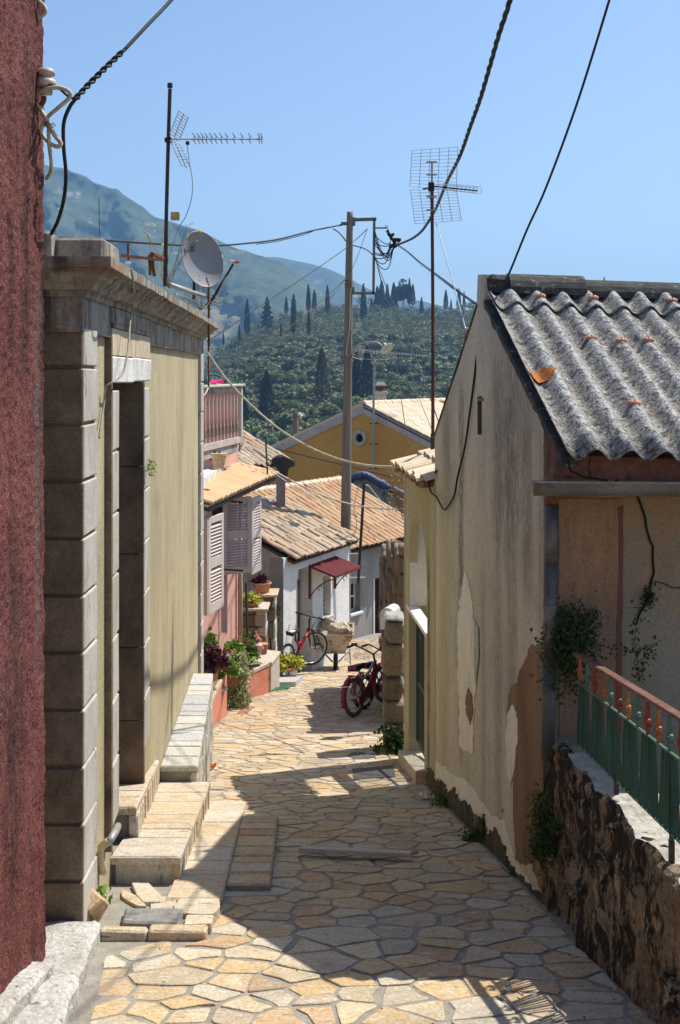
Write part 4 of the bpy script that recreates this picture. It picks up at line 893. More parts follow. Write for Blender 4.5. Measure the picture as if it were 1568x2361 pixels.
# cable over the cornice, pipe at the corner, fern on the jamb
cable('wall_cable', [LP(302,620,.22), LP(307,650,.21), LP(308,690,.10), LP(300,745,.09), LP(297,790,.10), LP(291,830,.10), LP(282,862,.09), LP(262,880,.07), LP(244,893,.03), LP(240,930,.02), LP(232,985,.02), LP(229,1010,.02)], .006, flat('grey_cable', (.30,.27,.22), .6), 'thin grey cable hanging over the cornice and across the door lintel')
b = MB(); b.tube(spline([LP(238,2010,.02), LP(232,1985,.02), LP(231,1962,.03), LP(238,1948,.05), LP(252,1940,.09)], 5), .022, 10); 
pp = thing('drain_pipe', LP(236,1990,.03), 'beige plastic drain pipe elbow coming out by the steps', 'pipe')
b.build('elbow', M['pvc'], pp, True); MB().tube([LP(252,1940,.09), LP(262,1925,.10), LP(272,1905,.10)], .021, 10).build('grey_sleeve', M['galv'], pp, True)
b = MB(); c = LP(341,1078,.06)
for i in range(60): b.leaf(c + V((R.uniform(-.01,.05), R.gauss(0,.035), R.gauss(0,.03))), .035, .25, d=V((R.gauss(.3,.4), R.gauss(0,1), R.gauss(-.4,.6))))
tag(b.build('small_fern', M['leaf']), 'small green fern growing from the right door jamb', 'plant')
b = MB(); c = V((-1.24,5.62,g(5.6)+.12))
for i in range(40): b.leaf(c + V((R.gauss(0,.02), R.gauss(0,.025), R.uniform(-.04,.06))), .04, .5)
tag(b.build('corner_weed', M['leaf']), 'tuft of green weed behind the loose orange stone', 'plant')

# ------------------------------------------------------------------ roof gear of the beige house
Ym = 9.3
an = thing('yagi_antenna', P(384,655,Ym), 'television aerial on a tall brown mast above the beige house', 'antenna')
MB().tube([P(381,660,Ym), P(384,480,Ym), P(388,330,Ym), P(392,205,Ym)], [.020,.0165,.0165,.0165], 8).build('mast', M['dark_iron'], an)
MB().lathe([(.0,-.01),(.022,-.008),(.024,.0),(.022,.03),(0,.03)], P(392,200,Ym), 10).build('mast_cap', M['black'], an)
MB().tube([P(384,321,Ym), P(606,321,Ym+.25)], .0065, 6).build('boom', M['alu'], an)
for i, u in enumerate([448,458,467,476,487,498,510,523,540,558,576,597,603]):
    p = P(u, 321, Ym + .25*(u-384)/222); q = MB(); h = .032
    q.tube([p + V((-.004,-.09,h)), p + V((.004,.09,h))], .0045, 5); q.tube([p + V((0,-.09,-h*.6)), p + V((0,.09,-h*.6))], .0045, 5); q.tube([p + V((0,0,-h*.6)), p + V((0,0,h))], .0045, 5)
    q.build('director', M['alu'], an)
for s_, pts in ((1, [P(402,316,Ym), P(424,262,Ym+.05)]), (-1, [P(402,326,Ym), P(430,388,Ym+.05)])):
    q = MB(); q.tube(pts, .005, 5); a, c = pts; d = (c-a)
    for k in range(9):
        m_ = a + d*(k/8.5+.05); q.tube([m_ + V((-.025,-.10,.0)), m_ + V((.03,.10,-.03*s_+.01))], .0035, 5)
    for e in (-1, 1): q.tube([a + d*.05 + V((.028*e,.10*e,0)), c + V((.028*e,.10*e,0))], .0035, 5)
    q.build('reflector', M['alu'], an)
MB().cbox(P(379,327,Ym-.03), (.06,0,0), (0,.06,0), (0,0,.04), .006).build('clamp', M['black'], an)
MB().cbox(P(393,507,Ym-.04), (.075,0,0), (0,.04,0), (0,0,.07), .006).build('amplifier_box', flat('ochre_box', (.45,.30,.10), .6), an)
MB().cbox(P(428,333,Ym), (.03,0,0), (0,.03,0), (0,0,.03), .005).build('dipole_box', M['black'], an)
cable('aerial_lead', [P(432,335,9.35), P(436,370,9.35), P(444,420,9.35), P(441,460,9.34), P(428,500,9.33), P(412,525,9.3), P(400,560,9.3), P(388,600,9.3), P(384,640,9.3)], .004, M['alu'], 'thin grey aerial lead curving down beside the brown mast')
b = MB(); b.tube([P(230,555,7.0), P(228,455,7.0)], .0025, 5)
tag(b.build('wire_spike', M['dark_iron']), 'thin upright wire above the roof edge near the red wall', 'wire')
fr = thing('rusty_trestle', P(300,600,8.2), 'rusty angle iron frame lying on the roof of the beige house', 'iron frame')
MB().box(P(278,592,8.0), (.26,.3,-.003), (0,.02,0), (0,0,.022)).build('bar', M['iron_rust'], fr)
MB().box(P(345,588,8.3), (.035,0,0), (.03,.3,0), (0,0,.02)).build('bar', M['iron_rust'], fr)
MB().hexa([P(343,635,8.3), P(349,635,8.3), P(349,635,8.34), P(343,635,8.34), P(341,588,8.3), P(353,588,8.3), P(353,588,8.34), P(341,588,8.34)]).build('leg', M['iron_rust'], fr)
MB().hexa([P(352,637,8.4), P(360,637,8.4), P(360,637,8.44), P(352,637,8.44), P(346,590,8.4), P(353,590,8.4), P(353,590,8.44), P(346,590,8.44)]).build('leg', M['iron_rust'], fr)
MB().tube([P(296,600,8.1), P(295,562,8.1)], .009, 6).build('upright', M['iron_rust'], fr)
pipe = thing('roof_pipe', P(420,675,10.6), 'grey metal tube lying along the roof edge below the dish', 'pipe')
MB().tube([P(388,655,10.2), P(436,672,10.8), P(478,684,11.4)], .022, 8).build('tube', M['galv'], pipe, True)
MB().tube([P(385,650,10.25), P(440,668,10.85)], .008, 6).build('rail', M['galv'], pipe)
# satellite dish: offset dish facing up and to the front right, with arm and receiver
Yd = 11.3
ds = thing('satellite_dish', P(482,700,Yd), 'white satellite dish with printed panel and feed arm on the house roof', 'satellite dish')
dc = P(468,597,Yd); axis = V((.62,-.78,.11)).normalized()
upv = V((0,0,1)); xr = upv.cross(axis).normalized(); yr = axis.cross(xr)
ang = math.radians(14); xr, yr = xr*math.cos(ang) + yr*math.sin(ang), yr*math.cos(ang) - xr*math.sin(ang)
def dpt(r, a, w, off=0.0): return dc + xr*(w*r*math.cos(a)) + yr*(.295*r*math.sin(a)) + axis*(.06*(r*r-1) + off)
b = MB(); n = 40; rings = [0,.25,.5,.72,.88,.97,1.0]
WD = .245
for side in (0, 1):
    for r in rings:
        for i in range(n): b.v.append(tuple(dpt(r, 2*math.pi*i/n, WD, -.012*side)))
N = len(rings)*n
for side in (0, 1):
    for j in range(len(rings)-1):
        for i in range(n):
            f = (side*N+j*n+i, side*N+j*n+(i+1)%n, side*N+(j+1)*n+(i+1)%n, side*N+(j+1)*n+i); b.f.append(f[::-1] if side == 0 else f)
j = len(rings)-1
for i in range(n): b.f.append((j*n+i, j*n+(i+1)%n, N+j*n+(i+1)%n, N+j*n+i))
b.t = [.5]*len(b.f); b.m = [0]*len(b.f)
dish = b.build('reflector', M['dish'], ds, True)
b = MB(); b.tube([dpt(1.0, 2*math.pi*i/n, WD, -.004) for i in range(n+1)], .006, 6); b.build('rim', M['galv'], dish, True)
def on_dish(x, y, off=.003):
    r = math.hypot(x/WD, y/.295); return dc + xr*x + yr*y + axis*(.06*(r*r-1) + off)
def plate(name, x0, x1, y0, y1, m, off=.003, parent=dish):
    q = MB(); k = 6
    for j in (0, 1):
        for i in range(k+1): q.v.append(tuple(on_dish(lerp(x0,x1,i/k), y0 if j == 0 else y1, off)))
    q.f = [(i, i+1, k+1+i+1, k+1+i) for i in range(k)]; q.t = [.5]*k; q.m = [0]*k
    return q.build(name, m, parent)
PR = flat('print_black', (.02,.02,.022), .5); PW = M['dish']
plate('logo_frame', -.185, -.045, .105, .150, PR, .0035); plate('logo_panel', -.181, -.108, .109, .146, PW, .0045)
def dtext(body, x, y, size, m, off):
    cu = bpy.data.curves.new('logo_letters', 'FONT'); cu.body = body; cu.size = size; cu.extrude = .0006; cu.materials.append(m)
    t_ = bpy.data.objects.new('tmp', cu); me = bpy.data.meshes.new_from_object(t_); bpy.data.objects.remove(t_)
    me.materials.clear(); me.materials.append(m)
    o = bpy.data.objects.new('logo_letters', me); C.objects.link(o)
    rot = Matrix((xr, yr, axis)).transposed().to_4x4(); adopt(o, dish); o.matrix_basis = Matrix.Translation(on_dish(x, y, off)) @ rot; return o
dtext('Digit', -.177, .116, .030, PR, .008); dtext('Alb', -.103, .116, .032, PW, .008)
q = MB(); q.tube([on_dish(-.085,.172,.004), on_dish(-.06,.168,.004), on_dish(-.035,.156,.004), on_dish(-.012,.166,.004)], [.001,.003,.003,.001], 5); q.build('logo_bird', PR, dish)
for x, y in ((-.09,.0),(-.01,.0),(-.07,-.16),(.02,-.16)):
    q = MB().lathe([(0,-.002),(.006,0),(.005,.004),(0,.005)], on_dish(x,y,.001), 8, axis=axis); q.build('bolt', M['galv'], dish)
tipP = P(540,605,10.75); arm0 = P(484,700,Yd-.05)
MB().tube([arm0, arm0.lerp(tipP, .3), arm0.lerp(tipP, .72), tipP], [.013,.015,.012,.012], 8).build('feed_arm', M['black'], ds)
MB().tube([P(531,603,10.75), P(541,604,10.75)], .016, 10).build('feed_horn', M['white_pl'], ds)
MB().cbox(P(541,607,10.73), (.05,0,0), (0,.03,0), (0,0,.026), .006).build('receiver', flat('red_white_lnb', (.55,.12,.09), .5), ds)
MB().tube([P(482,800,Yd), P(481,660,Yd+.02), P(475,640,Yd+.05)], .013, 8).build('post', M['iron_rust'], ds)
MB().tube([P(447,690,Yd+.1), P(448,640,Yd+.1)], .016, 8).build('bracket_post', M['black'], ds)
MB().tube(spline([tipP, P(538,630,10.7), P(520,642,10.75), P(498,690,11.0), P(480,700,11.2), P(470,730,11.3)], 5), .004, 5).build('coax', M['white_cable'], ds)
# wild plants on the roof
def weed(name, base, n, hgt, spread, m, lab, flowers=0, leaves=10):
    t = thing(name, base, lab, 'plant'); b = MB(); fl = MB()
    for i in range(n):
        p = V(base); d = V((R.gauss(0,spread), R.gauss(0,spread*.5), 1)).normalized(); path = [p]
        for k in range(6): d = (d + V((R.gauss(0,.25), R.gauss(0,.15), R.gauss(0,.1)))).normalized(); path.append(path[-1] + d*hgt/6*R.uniform(.7,1.2))
        b.tube(path, [.0035]*5+[.002,.001], 4, tone=.3)
        for k in range(leaves):
            c = path[R.randrange(2,7)] + V((R.gauss(0,.03), R.gauss(0,.02), R.gauss(0,.02))); b.leaf(c, .025, .35)
        if i < flowers:
            fl = MB()
            for _ in range(8): fl.leaf(path[-1] + V((R.gauss(0,.008), R.gauss(0,.008), R.gauss(0,.006))), .022, .5)
            fl.build('flower', M['petal_yel'], t)
    b.build('stems', m, t)
    return t
weed('wild_plant', P(390,665,9.6), 9, .62, .35, M['dry'], 'tall dry roof weed with yellow flowers beside the mast', 6, 9)
weed('wild_plant', P(462,715,11.4), 12, .34, .8, mat('reddish_weed', [(.16,.12,.04),(.26,.12,.07)], scale=20, bump=0, fine=0), 'low reddish weed on the cornice under the dish', 0, 14)
# ================================================================== right: cement-roofed house
G = thing('gabled_house', (RX(7.5)+1, 7.5, g(7.5)), 'stained plaster house with corrugated cement roof on the right', 'house')
def rw(Y, z, o=0.0): return V((RX(Y, o), Y, z))
Ya, Yb, Yap = 6.0, 9.55, 7.62
def rake(Y): return .55 - .50*(Yap - Y) if Y < Yap else .55 - .575*(Y - Yap)
b = MB(); fr = [rw(Ya,-3.6), rw(Ya,rake(Ya)), rw(6.8,rake(6.8)), rw(Yap-.1,rake(Yap-.1)), rw(Yap-.1,.68), rw(Yap+.12,.70), rw(Yap+.16,.50), rw(8.4,rake(8.4)-.02), rw(9.0,rake(9.0)+.01), rw(Yb,rake(Yb)), rw(Yb,-4.4)]
b.prism(fr, V((.42,.03,0)))
b.build('gable_wall', M['rplaster'], G)
MB().cbox(rw(Yap-.14,.52,-.01), (.19,.02,-.01), (0,.32,0), (0,0,.17), .035, .012).build('ridge_end_block', M['asb_dark'], G)
# dark weathered edge along both rakes
for (ya, yb, hh_) in ((5.62,7.5,.045),(7.75,9.58,.018)):
    nseg = 20; b = MB(); ring = []
    for i in range(nseg+1):
        y = lerp(ya,yb,i/nseg); th = hh_*(1 + .7*noise.noise(V((y*7,0,0)))); z_ = rake(y) + .012
        ring += [rw(y, z_-th, .010), rw(y, z_, .010), rw(y, z_, -.09), rw(y, z_-th, -.09)]
    b.add(ring, [(4*i+k, 4*i+(k+1)%4, 4*i+4+(k+1)%4, 4*i+4+k) for i in range(nseg) for k in range(4)] + [(0,1,2,3), (4*nseg+3,4*nseg+2,4*nseg+1,4*nseg)])
    b.build('rake_edge', M['asb_dark'], G)
# front wall facing the viewer, soffit, far interior
b = MB(); x0 = RX(Ya)
b.quad(V((x0,Ya,-4)), V((5,Ya-.05,-4)), V((5,Ya-.05,-.42)), V((x0,Ya,-.31)))
fwall = b.build('front_wall', M['backwall'], G)
MB().quad(V((x0+.4,Yb,-4)), V((5,Yb,-4)), V((5,Yb,-.7)), V((x0+.4,Yb,-.7))).build('rear_wall', M['backwall'], G)
b = MB()
b.hexa([V((x0-.01,5.70,-.56)), V((5,5.66,-.62)), V((5,6.0,-.62)), V((x0+.02,6.02,-.56)), V((x0+.03,5.72,-.435)), V((5,5.68,-.56)), V((5,6.0,-.42)), V((x0+.03,6.02,-.29))])
b.build('eave_cornice', M['redbrown'], G)
# plaster patches: thin coats with their own outline
def patch(name, pts, m, o=.004, th=.004, fn=RP, parent=G, jag=.010, sub=5):
    q = []
    for i in range(len(pts)):
        a, c = V((pts[i][0], pts[i][1], 0)), V((pts[(i+1)%len(pts)][0], pts[(i+1)%len(pts)][1], 0))
        for k in range(sub):
            p = a.lerp(c, k/sub)
            j = jag*400 if k else jag*150
            q.append(fn(p.x + R.uniform(-j,j)*.6, p.y + R.uniform(-j,j), o))
    return MB().prism(q, V((th,0,0)) if fn is RP else V((0,th,0))).build(name, m, parent)
patch('bare_patch', [(1252,1486),(1222,1490),(1205,1530),(1192,1570),(1175,1585),(1168,1650),(1166,1720),(1180,1790),(1183,1900),(1188,1980),(1210,1995),(1225,1985),(1240,2040),(1252,2070)], M['bareplaster'])
patch('white_patch', [(1180,1622),(1172,1640),(1165,1720),(1170,1790),(1175,1815),(1187,1760),(1193,1700),(1190,1640)], M['ashplaster'], .008)
patch('pale_patch', [(1074,1316),(1062,1370),(1056,1420),(1054,1480),(1055,1560),(1060,1640),(1058,1720),(1088,1740),(1092,1650),(1098,1560),(1101,1480),(1098,1440),(1090,1420),(1086,1370)], M['ashplaster'], .006)
patch('green_patch', [(1056,1390),(1047,1440),(1044,1510),(1052,1540),(1056,1490),(1057,1440)], M['greenwash'], .004, jag=.004)
patch('green_patch', [(1091,1425),(1102,1450),(1103,1510),(1096,1580),(1092,1520),(1093,1470)], M['greenwash'], .011, jag=.004)
patch('bare_patch', [(1079,1585),(1073,1610),(1074,1640),(1084,1672),(1090,1640),(1088,1605)], M['bareplaster'], .012, jag=.005)
patch('base_band', [(984,1748),(1000,1752),(1030,1772),(1050,1795),(1075,1800),(1100,1835),(1130,1880),(1160,1890),(1186,1985),(1205,2010),(1240,2060),(1252,2095),(1252,2180),(1180,2110),(1080,2000),(984,1860)], M['ashplaster'], .003)
# moss and damp at the foot, a darker coat with ragged top
DAMP = mat('damp_moss', [(.06,.055,.03),(.12,.105,.06)], scale=8, rough=.97, bump=.6, bscale=30, bdist=.02, layers=[dict(c=(.03,.03,.02), s=6, sv=(1,1,.3), lo=.5, hi=.62, a=.8), dict(c=(.30,.26,.18), s=10, sv=(1,1,.3), lo=.62, hi=.7, a=.7)])
patch('damp_foot', [(984,1775),(995,1770),(1005,1795),(1020,1800),(1032,1826),(1045,1815),(1060,1850),(1075,1848),(1090,1872),(1110,1890),(1125,1922),(1140,1908),(1160,1950),(1175,1988),(1190,2010),(1215,2035),(1230,2050),(1252,2062),(1252,2200),(1180,2130),(1080,2010),(984,1880)], DAMP, .0075, jag=.016, sub=7)
q = MB().box(RP(1101,1002,.003), V((.05,0,0)), RP(1110,1002,.003)-RP(1101,1002,.003), V((0,0,.27))); q.build('slot_window', M['void'], G)
MB().box(RP(1100,925,.01), V((.05,0,0)), RP(1112,925,.01)-RP(1100,925,.01), V((0,0,.02))).build('slot_lintel', M['bareplaster'], G)
# camera-side wall patches
def FP(u, v, o=0.0): p = P(u, v, Ya - .004 - o); return p
patch('pink_patch', [(1288,1150),(1435,1150),(1432,1300),(1428,1480),(1425,1700),(1290,1700)], M['pinkstain'], .005, -.004, FP, jag=.006)
patch('red_band', [(1425,1170),(1437,1165),(1436,1300),(1434,1480),(1432,1690),(1420,1690),(1422,1480),(1428,1300)], mat('red_brown_band', [(.17,.07,.05),(.23,.11,.08)], scale=6, sv=(1,1,.2), bump=.2), .010, -.003, FP, jag=.006)
cr = MB(); cp = [(1470,1145),(1478,1165),(1488,1195),(1490,1215),(1498,1245),(1506,1260),(1505,1290),(1508,1320),(1500,1345),(1498,1365),(1490,1390),(1475,1415),(1466,1440)]
cr.tube([FP(u,v,.012) for u,v in cp], [.006]*len(cp), 4); cr.tube([FP(u,v,.012) for u,v in [(1508,1340),(1530,1345),(1550,1355),(1580,1356)]], .0025, 4); cr.tube([FP(u,v,.012) for u,v in [(1300,1455),(1330,1480),(1370,1470)]], .002, 4)
cr.build('crack', M['void'], G)
cr = MB(); cr.tube([P(u,v,5.60) for u,v in [(1362,1050),(1358,1075),(1362,1100)]], .003, 4); cr.tube([P(u,v,5.60) for u,v in [(1310,1060),(1315,1085),(1345,1100),(1400,1108)]], .006, 4); cr.build('crack', M['void'], G)
# corrugated sheets: eave left corner, ridge left corner, real waves
EL, RL = V((RX(5.55)-.0, 5.55, -.415)), V((RX(7.55)+.01, 7.55, .585))
ED = V((1, -.015, -.035)); 
pitch = .177; amp = .032
def sheet(name, x0, nw, t0, t1, lift, m):
    b = MB(); per = 10; n = nw*per + 1; rows = 10; sl = RL - EL; nrm = ED.cross(sl).normalized()
    for side in (0, 1):
        for j in range(rows+1):
            t = lerp(t0, t1, j/rows)
            for i in range(n):
                x = x0 + i*pitch/per; ph = 2*math.pi*(x/pitch) + 2.6
                p = EL + ED*x + sl*t + nrm*(amp*math.sin(ph) + lift - .007*side) + nrm*.010*noise.noise(V((x*1.1, t*2, 0)))
                b.v.append(tuple(p))
    N = n*(rows+1)
    for j in range(rows):
        for i in range(n-1):
            f = (j*n+i, j*n+i+1, (j+1)*n+i+1, (j+1)*n+i); b.f.append(f); b.f.append(tuple(N+q for q in f[::-1]))
    for i in range(n-1):
        b.f.append((i+1, i, N+i, N+i+1)); k = rows*n+i; b.f.append((k, k+1, N+k+1, N+k))
    for j in range(rows):
        k = j*n; b.f.append((k, k+n, N+k+n, N+k)); k = j*n+n-1; b.f.append((k+n, k, N+k, N+k+n))
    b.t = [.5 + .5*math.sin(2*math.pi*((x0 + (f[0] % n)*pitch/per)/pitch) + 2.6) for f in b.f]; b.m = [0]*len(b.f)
    return b.build(name, m, G, True)
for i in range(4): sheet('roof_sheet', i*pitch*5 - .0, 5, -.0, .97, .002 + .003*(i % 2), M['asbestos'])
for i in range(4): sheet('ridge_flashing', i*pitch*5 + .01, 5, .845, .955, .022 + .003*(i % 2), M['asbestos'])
b = MB()
def ridgecap(x0, x1, r, dz):
    q = MB(); n = 10; A = RL + ED*x0 + V((0,.05,dz)); B = RL + ED*x1 + V((0,.05,dz)); 
    for p in (A, B):
        for k in range(n+1):
            a = math.pi*(k/n); q.v.append(tuple(p + V((0, -math.cos(a)*r*1.3, math.sin(a)*r))))
    q.f = [(k, k+1, n+1+k+1, n+1+k) for k in range(n)] + [tuple(range(n, -1, -1)), tuple(range(n+1, 2*n+2))]
    q.t = [.5]*len(q.f); q.m = [0]*len(q.f); return q.build('ridge_cap', M['asb_dark'], G)
ridgecap(.16, .68, .150, -.035); ridgecap(.66, 2.0, .132, -.042); ridgecap(1.99, 4.0, .138, -.042)
sl = RL - EL; nrm = ED.cross(sl).normalized()
def on_roof(x, t, h=.0): return EL + ED*x + sl*t + nrm*h
def crest(k): return (k + (math.pi/2 - 2.6)/(2*math.pi))*pitch
for k, t in ((2,.925),(4,.925),(7,.925),(3,.62),(4,.61),(5,.62),(3,.235),(5,.235),(9,.925),(7,.61),(8,.24)):
    p = on_roof(crest(k), t - (.03 if t > .8 else 0), .040 + (.022 if t > .8 else 0))
    q = MB(); q.lathe([(.034,-.014),(.033,-.002),(.022,.006),(.0,.008)], p, 8, axis=nrm, sx=1.15, sy=.75); w_ = q.build('roof_fixing', M['washer'], G)
    MB().tube([p + nrm*.004 - sl.normalized()*.012, p + nrm*.008 + sl.normalized()*.010], .004, 5).build('clip', M['void'], w_)
# lichen spot near the verge
q = MB(); K_ = 12
def surf(x, t, l): return on_roof(x, t, amp*math.sin(2*math.pi*(x/pitch) + 2.6) + l)
for j in range(5):
    for a in range(16):
        r = .055*j/4*(1 + .22*math.sin(a*1.9+1)); q.v.append(tuple(surf(.075 + r*1.35*math.cos(a/16*6.283), .40 + .62*r*math.sin(a/16*6.283), .016)))
q.f = [(j*16+a, j*16+(a+1)%16, (j+1)*16+(a+1)%16, (j+1)*16+a) for j in range(4) for a in range(16)]; q.t = [.5]*len(q.f); q.m = [0]*len(q.f)
q.build('lichen_patch', M['lichen'], G, True)
# gutter, strap and downpipe
gt = MB(); n = 9; xs = [1.02 + i*.45 for i in range(8)]
gp0 = P(1228,1123,5.76)
for side in (0,1):
    for x in xs:
        for k in range(n+1):
            a = math.pi + math.pi*k/n; r = .056 - .004*side
            gt.v.append((x, 5.72 - .004*(x-1.02) + r*math.cos(a), -.575 - .004*(x-1.02) + r*math.sin(a)*1.35))
N = len(xs)*(n+1)
for i in range(len(xs)-1):
    for k in range(n):
        f = (i*(n+1)+k, (i+1)*(n+1)+k, (i+1)*(n+1)+k+1, i*(n+1)+k+1); gt.f.append(f); gt.f.append(tuple(N+q for q in f[::-1]))
gt.f.append(tuple(range(n+1))); gt.t = [.5]*len(gt.f); gt.m = [0]*len(gt.f)
gut = thing('roof_gutter', (1.1,5.72,-.6), 'dull zinc half-round gutter under the cement roof eave', 'gutter')
gt.build('trough', M['zinc'], gut, True)
MB().tube([V((1.02,5.663,-.572)), V((4.1,5.65,-.585))], .006, 6).build('bead', M['galv'], gut)
q = MB(); pth = [V((1.475, 5.72 + .050*math.cos(math.pi+math.pi*k/8), -.577 + .058*math.sin(math.pi+math.pi*k/8))) for k in range(9)] + [V((1.475,5.775,-.52))]
for a, c in zip(pth, pth[1:]): q.box(a + V((-.013,0,0)), (.026,0,0), c-a, (c-a).cross(V((1,0,0))).normalized()*.004)
q.build('strap', M['iron_rust'], gut)
dp = thing('downpipe', P(1265,1750,5.88), 'dark grey metal downpipe at the corner of the cement-roofed house', 'downpipe')
px = lambda u, v: P(u, v, 5.88)
MB().tube([px(1272,1165), px(1270,1300)], .0385, 14).build('pipe_section', M['pipe_zinc'], dp, True)
MB().tube([px(1270,1296), px(1266,1540)], .0365, 14).build('pipe_section', M['pipe_zinc'], dp, True)
MB().tube([px(1266,1536), px(1262,1752)], .0385, 14).build('pipe_section', M['pipe_zinc'], dp, True)
MB().tube([V((px(1273,1120).x,5.74,-.62)), px(1273,1150), px(1272,1168)], .036, 12).build('outlet', M['iron_rust'], dp, True)
MB().tube([px(1269,1394), px(1269,1402)], .041, 14).build('clip', M['zinc'], dp)

# ================================================================== right: retaining wall and railing
rw_ = thing('retaining_wall', (RX(4.8), 4.8, g(4.8)), 'crumbling blackened retaining wall below the green railing', 'wall')
b = MB(); ny, nz = 150, 34; y0, y1 = 1.2, 6.0
def top(Y): return -1.95 + .05*noise.noise(V((Y*4, 2, 0))) + .02*noise.noise(V((Y*15, 5, 0))) - tab(Y, [(3,-.03),(5.2,0),(5.7,.06),(6,.12)])
for j in range(nz+1):
    for i in range(ny+1):
        Y = lerp(y0, y1, i/ny); zb = g(Y)-.15; z = lerp(zb, top(Y), j/nz)
        hol = tab(Y, [(5.3,0),(5.6,.07),(5.9,.03),(6,0)])*math.sin(math.pi*min(1, j/nz))
        x = RX(Y) + .035*noise.noise(V((Y*3, z*3, 1))) + .02*noise.noise(V((Y*11, z*8, 3))) + .008*noise.noise(V((Y*30, z*26, 3))) - .03*(1-j/nz) + hol
        if j == nz: x += .02
        b.v.append((x, Y, z))
n = ny+1
for i in range(ny+1):
    Y = lerp(y0, y1, i/ny); b.v.append((RX(Y) + .30, Y, top(Y) + .012*noise.noise(V((Y*9,8,0)))))
for i in range(ny+1):
    Y = lerp(y0, y1, i/ny); b.v.append((RX(Y) + .31, Y, -4))
b.f = [(j*n+i, (j+1)*n+i, (j+1)*n+i+1, j*n+i+1) for j in range(nz+2) for i in range(ny)]
b.t = [.5]*len(b.f); b.m = [0 if k < nz*ny else 1 for k in range(len(b.f))]
WT = mat('pale_wall_top', [(.36,.33,.28),(.52,.49,.43)], scale=8, rough=.9, bump=.7, bscale=26, bdist=.03, layers=[dict(c=(.30,.26,.21), s=11, lo=.58, hi=.68, a=.7)])  # paler tone than the wall face, over its top and back
b.build('wall_body', [M['retain'], WT], rw_)
# broken edge stones along the top
Yk = 1.3
while Yk < 5.9:
    L = R.uniform(.12,.30)
    MB().cbox(V((RX(Yk) - .004, Yk, top(Yk)-.07)), (R.uniform(.05,.09),0,0), (-.08*L,L-.02,0), (0,0,R.uniform(.055,.074)), .018, .018).build('edge_stone', M['retain'], rw_); Yk += L
RV = random.Random(31)                                     # rubble showing through the decayed render
for i in range(46):
    Y = RV.uniform(3.5, 5.95); zb = g(Y); z = lerp(zb+.02, top(Y)-.12, RV.random()); ln, hh = RV.uniform(.07,.22), RV.uniform(.05,.13)
    x = RX(Y) + .035*noise.noise(V((Y*3, z*3, 1))) + .02*noise.noise(V((Y*11, z*8, 3))) - .03*(1-(z-zb)/(top(Y)-zb)) + tab(Y, [(5.3,0),(5.6,.07),(5.9,.03),(6,0)])*.8
    MB().cbox(V((x-RV.uniform(.0,.016), Y, z)), (.09,0,0), (-.08*ln,ln,RV.uniform(-.02,.02)), (0,RV.uniform(-.02,.02),hh), .02, .02).build('rubble_stone', M['retain'] if RV.random() < .8 else M['rubble'], rw_)
struct(MB().quad(V((RX(1)+.31,-1,-2.3)), V((8,-1,-2.3)), V((8,6.1,-2.85)), V((RX(6)+.2,6.1,-2.85))).build('terrace', M['ground']))
# railing
RA = thing('green_railing', (1.24,5,-1.95), 'green iron railing with rust brown handrail and coloured ornaments', 'railing')
def rl(Y, z): return V((1.57 - .061*Y, Y, z))
def zr(Y, a, c): return lerp(a, c, (5.62-Y)/1.43)
Yn, Yf = 2.2, 5.62
def bar(name, za, zc, w_, h_, m, ya=Yf, yb=Yn):
    A, B = rl(ya, zr(ya,za,zc)), rl(yb, zr(yb,za,zc)); return MB().cbox(A - V((w_/2,0,h_/2)), B-A, (w_,0,0), (0,0,h_), .003).build(name, m, RA)
bar('top_rail', -1.458, -1.33, .045, .016, M['rust_rail']); bar('panel_rail', -1.60, -1.498, .014, .012, M['green_orn']); bar('bottom_rail', -1.915, -1.815, .014, .012, M['green_orn'])
for Yp in (4.97, 4.28, 3.6, 2.9, 2.25):
    MB().box(rl(Yp, -1.99) - V((.008,.008,0)), (.016,0,0), (0,.016,0), (0,0,zr(Yp,-1.60,-1.498)+1.99)).build('post', M['green_iron'], RA)
    MB().box(rl(Yp, -1.985) - V((.010,.010,0)), (.020,0,0), (0,.020,0), (0,0,.14)).build('post_foot', M['dark_iron'], RA)
y = Yf - .02; i = 0; RB = random.Random(3)
while y > Yn:
    k = i % 9; dy = .0265
    tb = (k-4)*.010
    A, T = rl(y, zr(y,-1.915,-1.815)), rl(y + tb*1.0, zr(y,-1.60,-1.498))
    wv = .020 if k in (0,1,7,8) else .007
    tw = V((.022 if k in (1,3,5,7) else .012, .004 if k % 2 else -.004, 0))
    MB().box(A - tw*.5, tw, V((0,.004 if k % 3 else .009,0)), T - A).build('bar', M['green_iron'], RA); y -= dy; i += 1
orn = [M['orange_orn'], M['green_orn'], M['red_orn']]
y = Yf - .06; i = 0
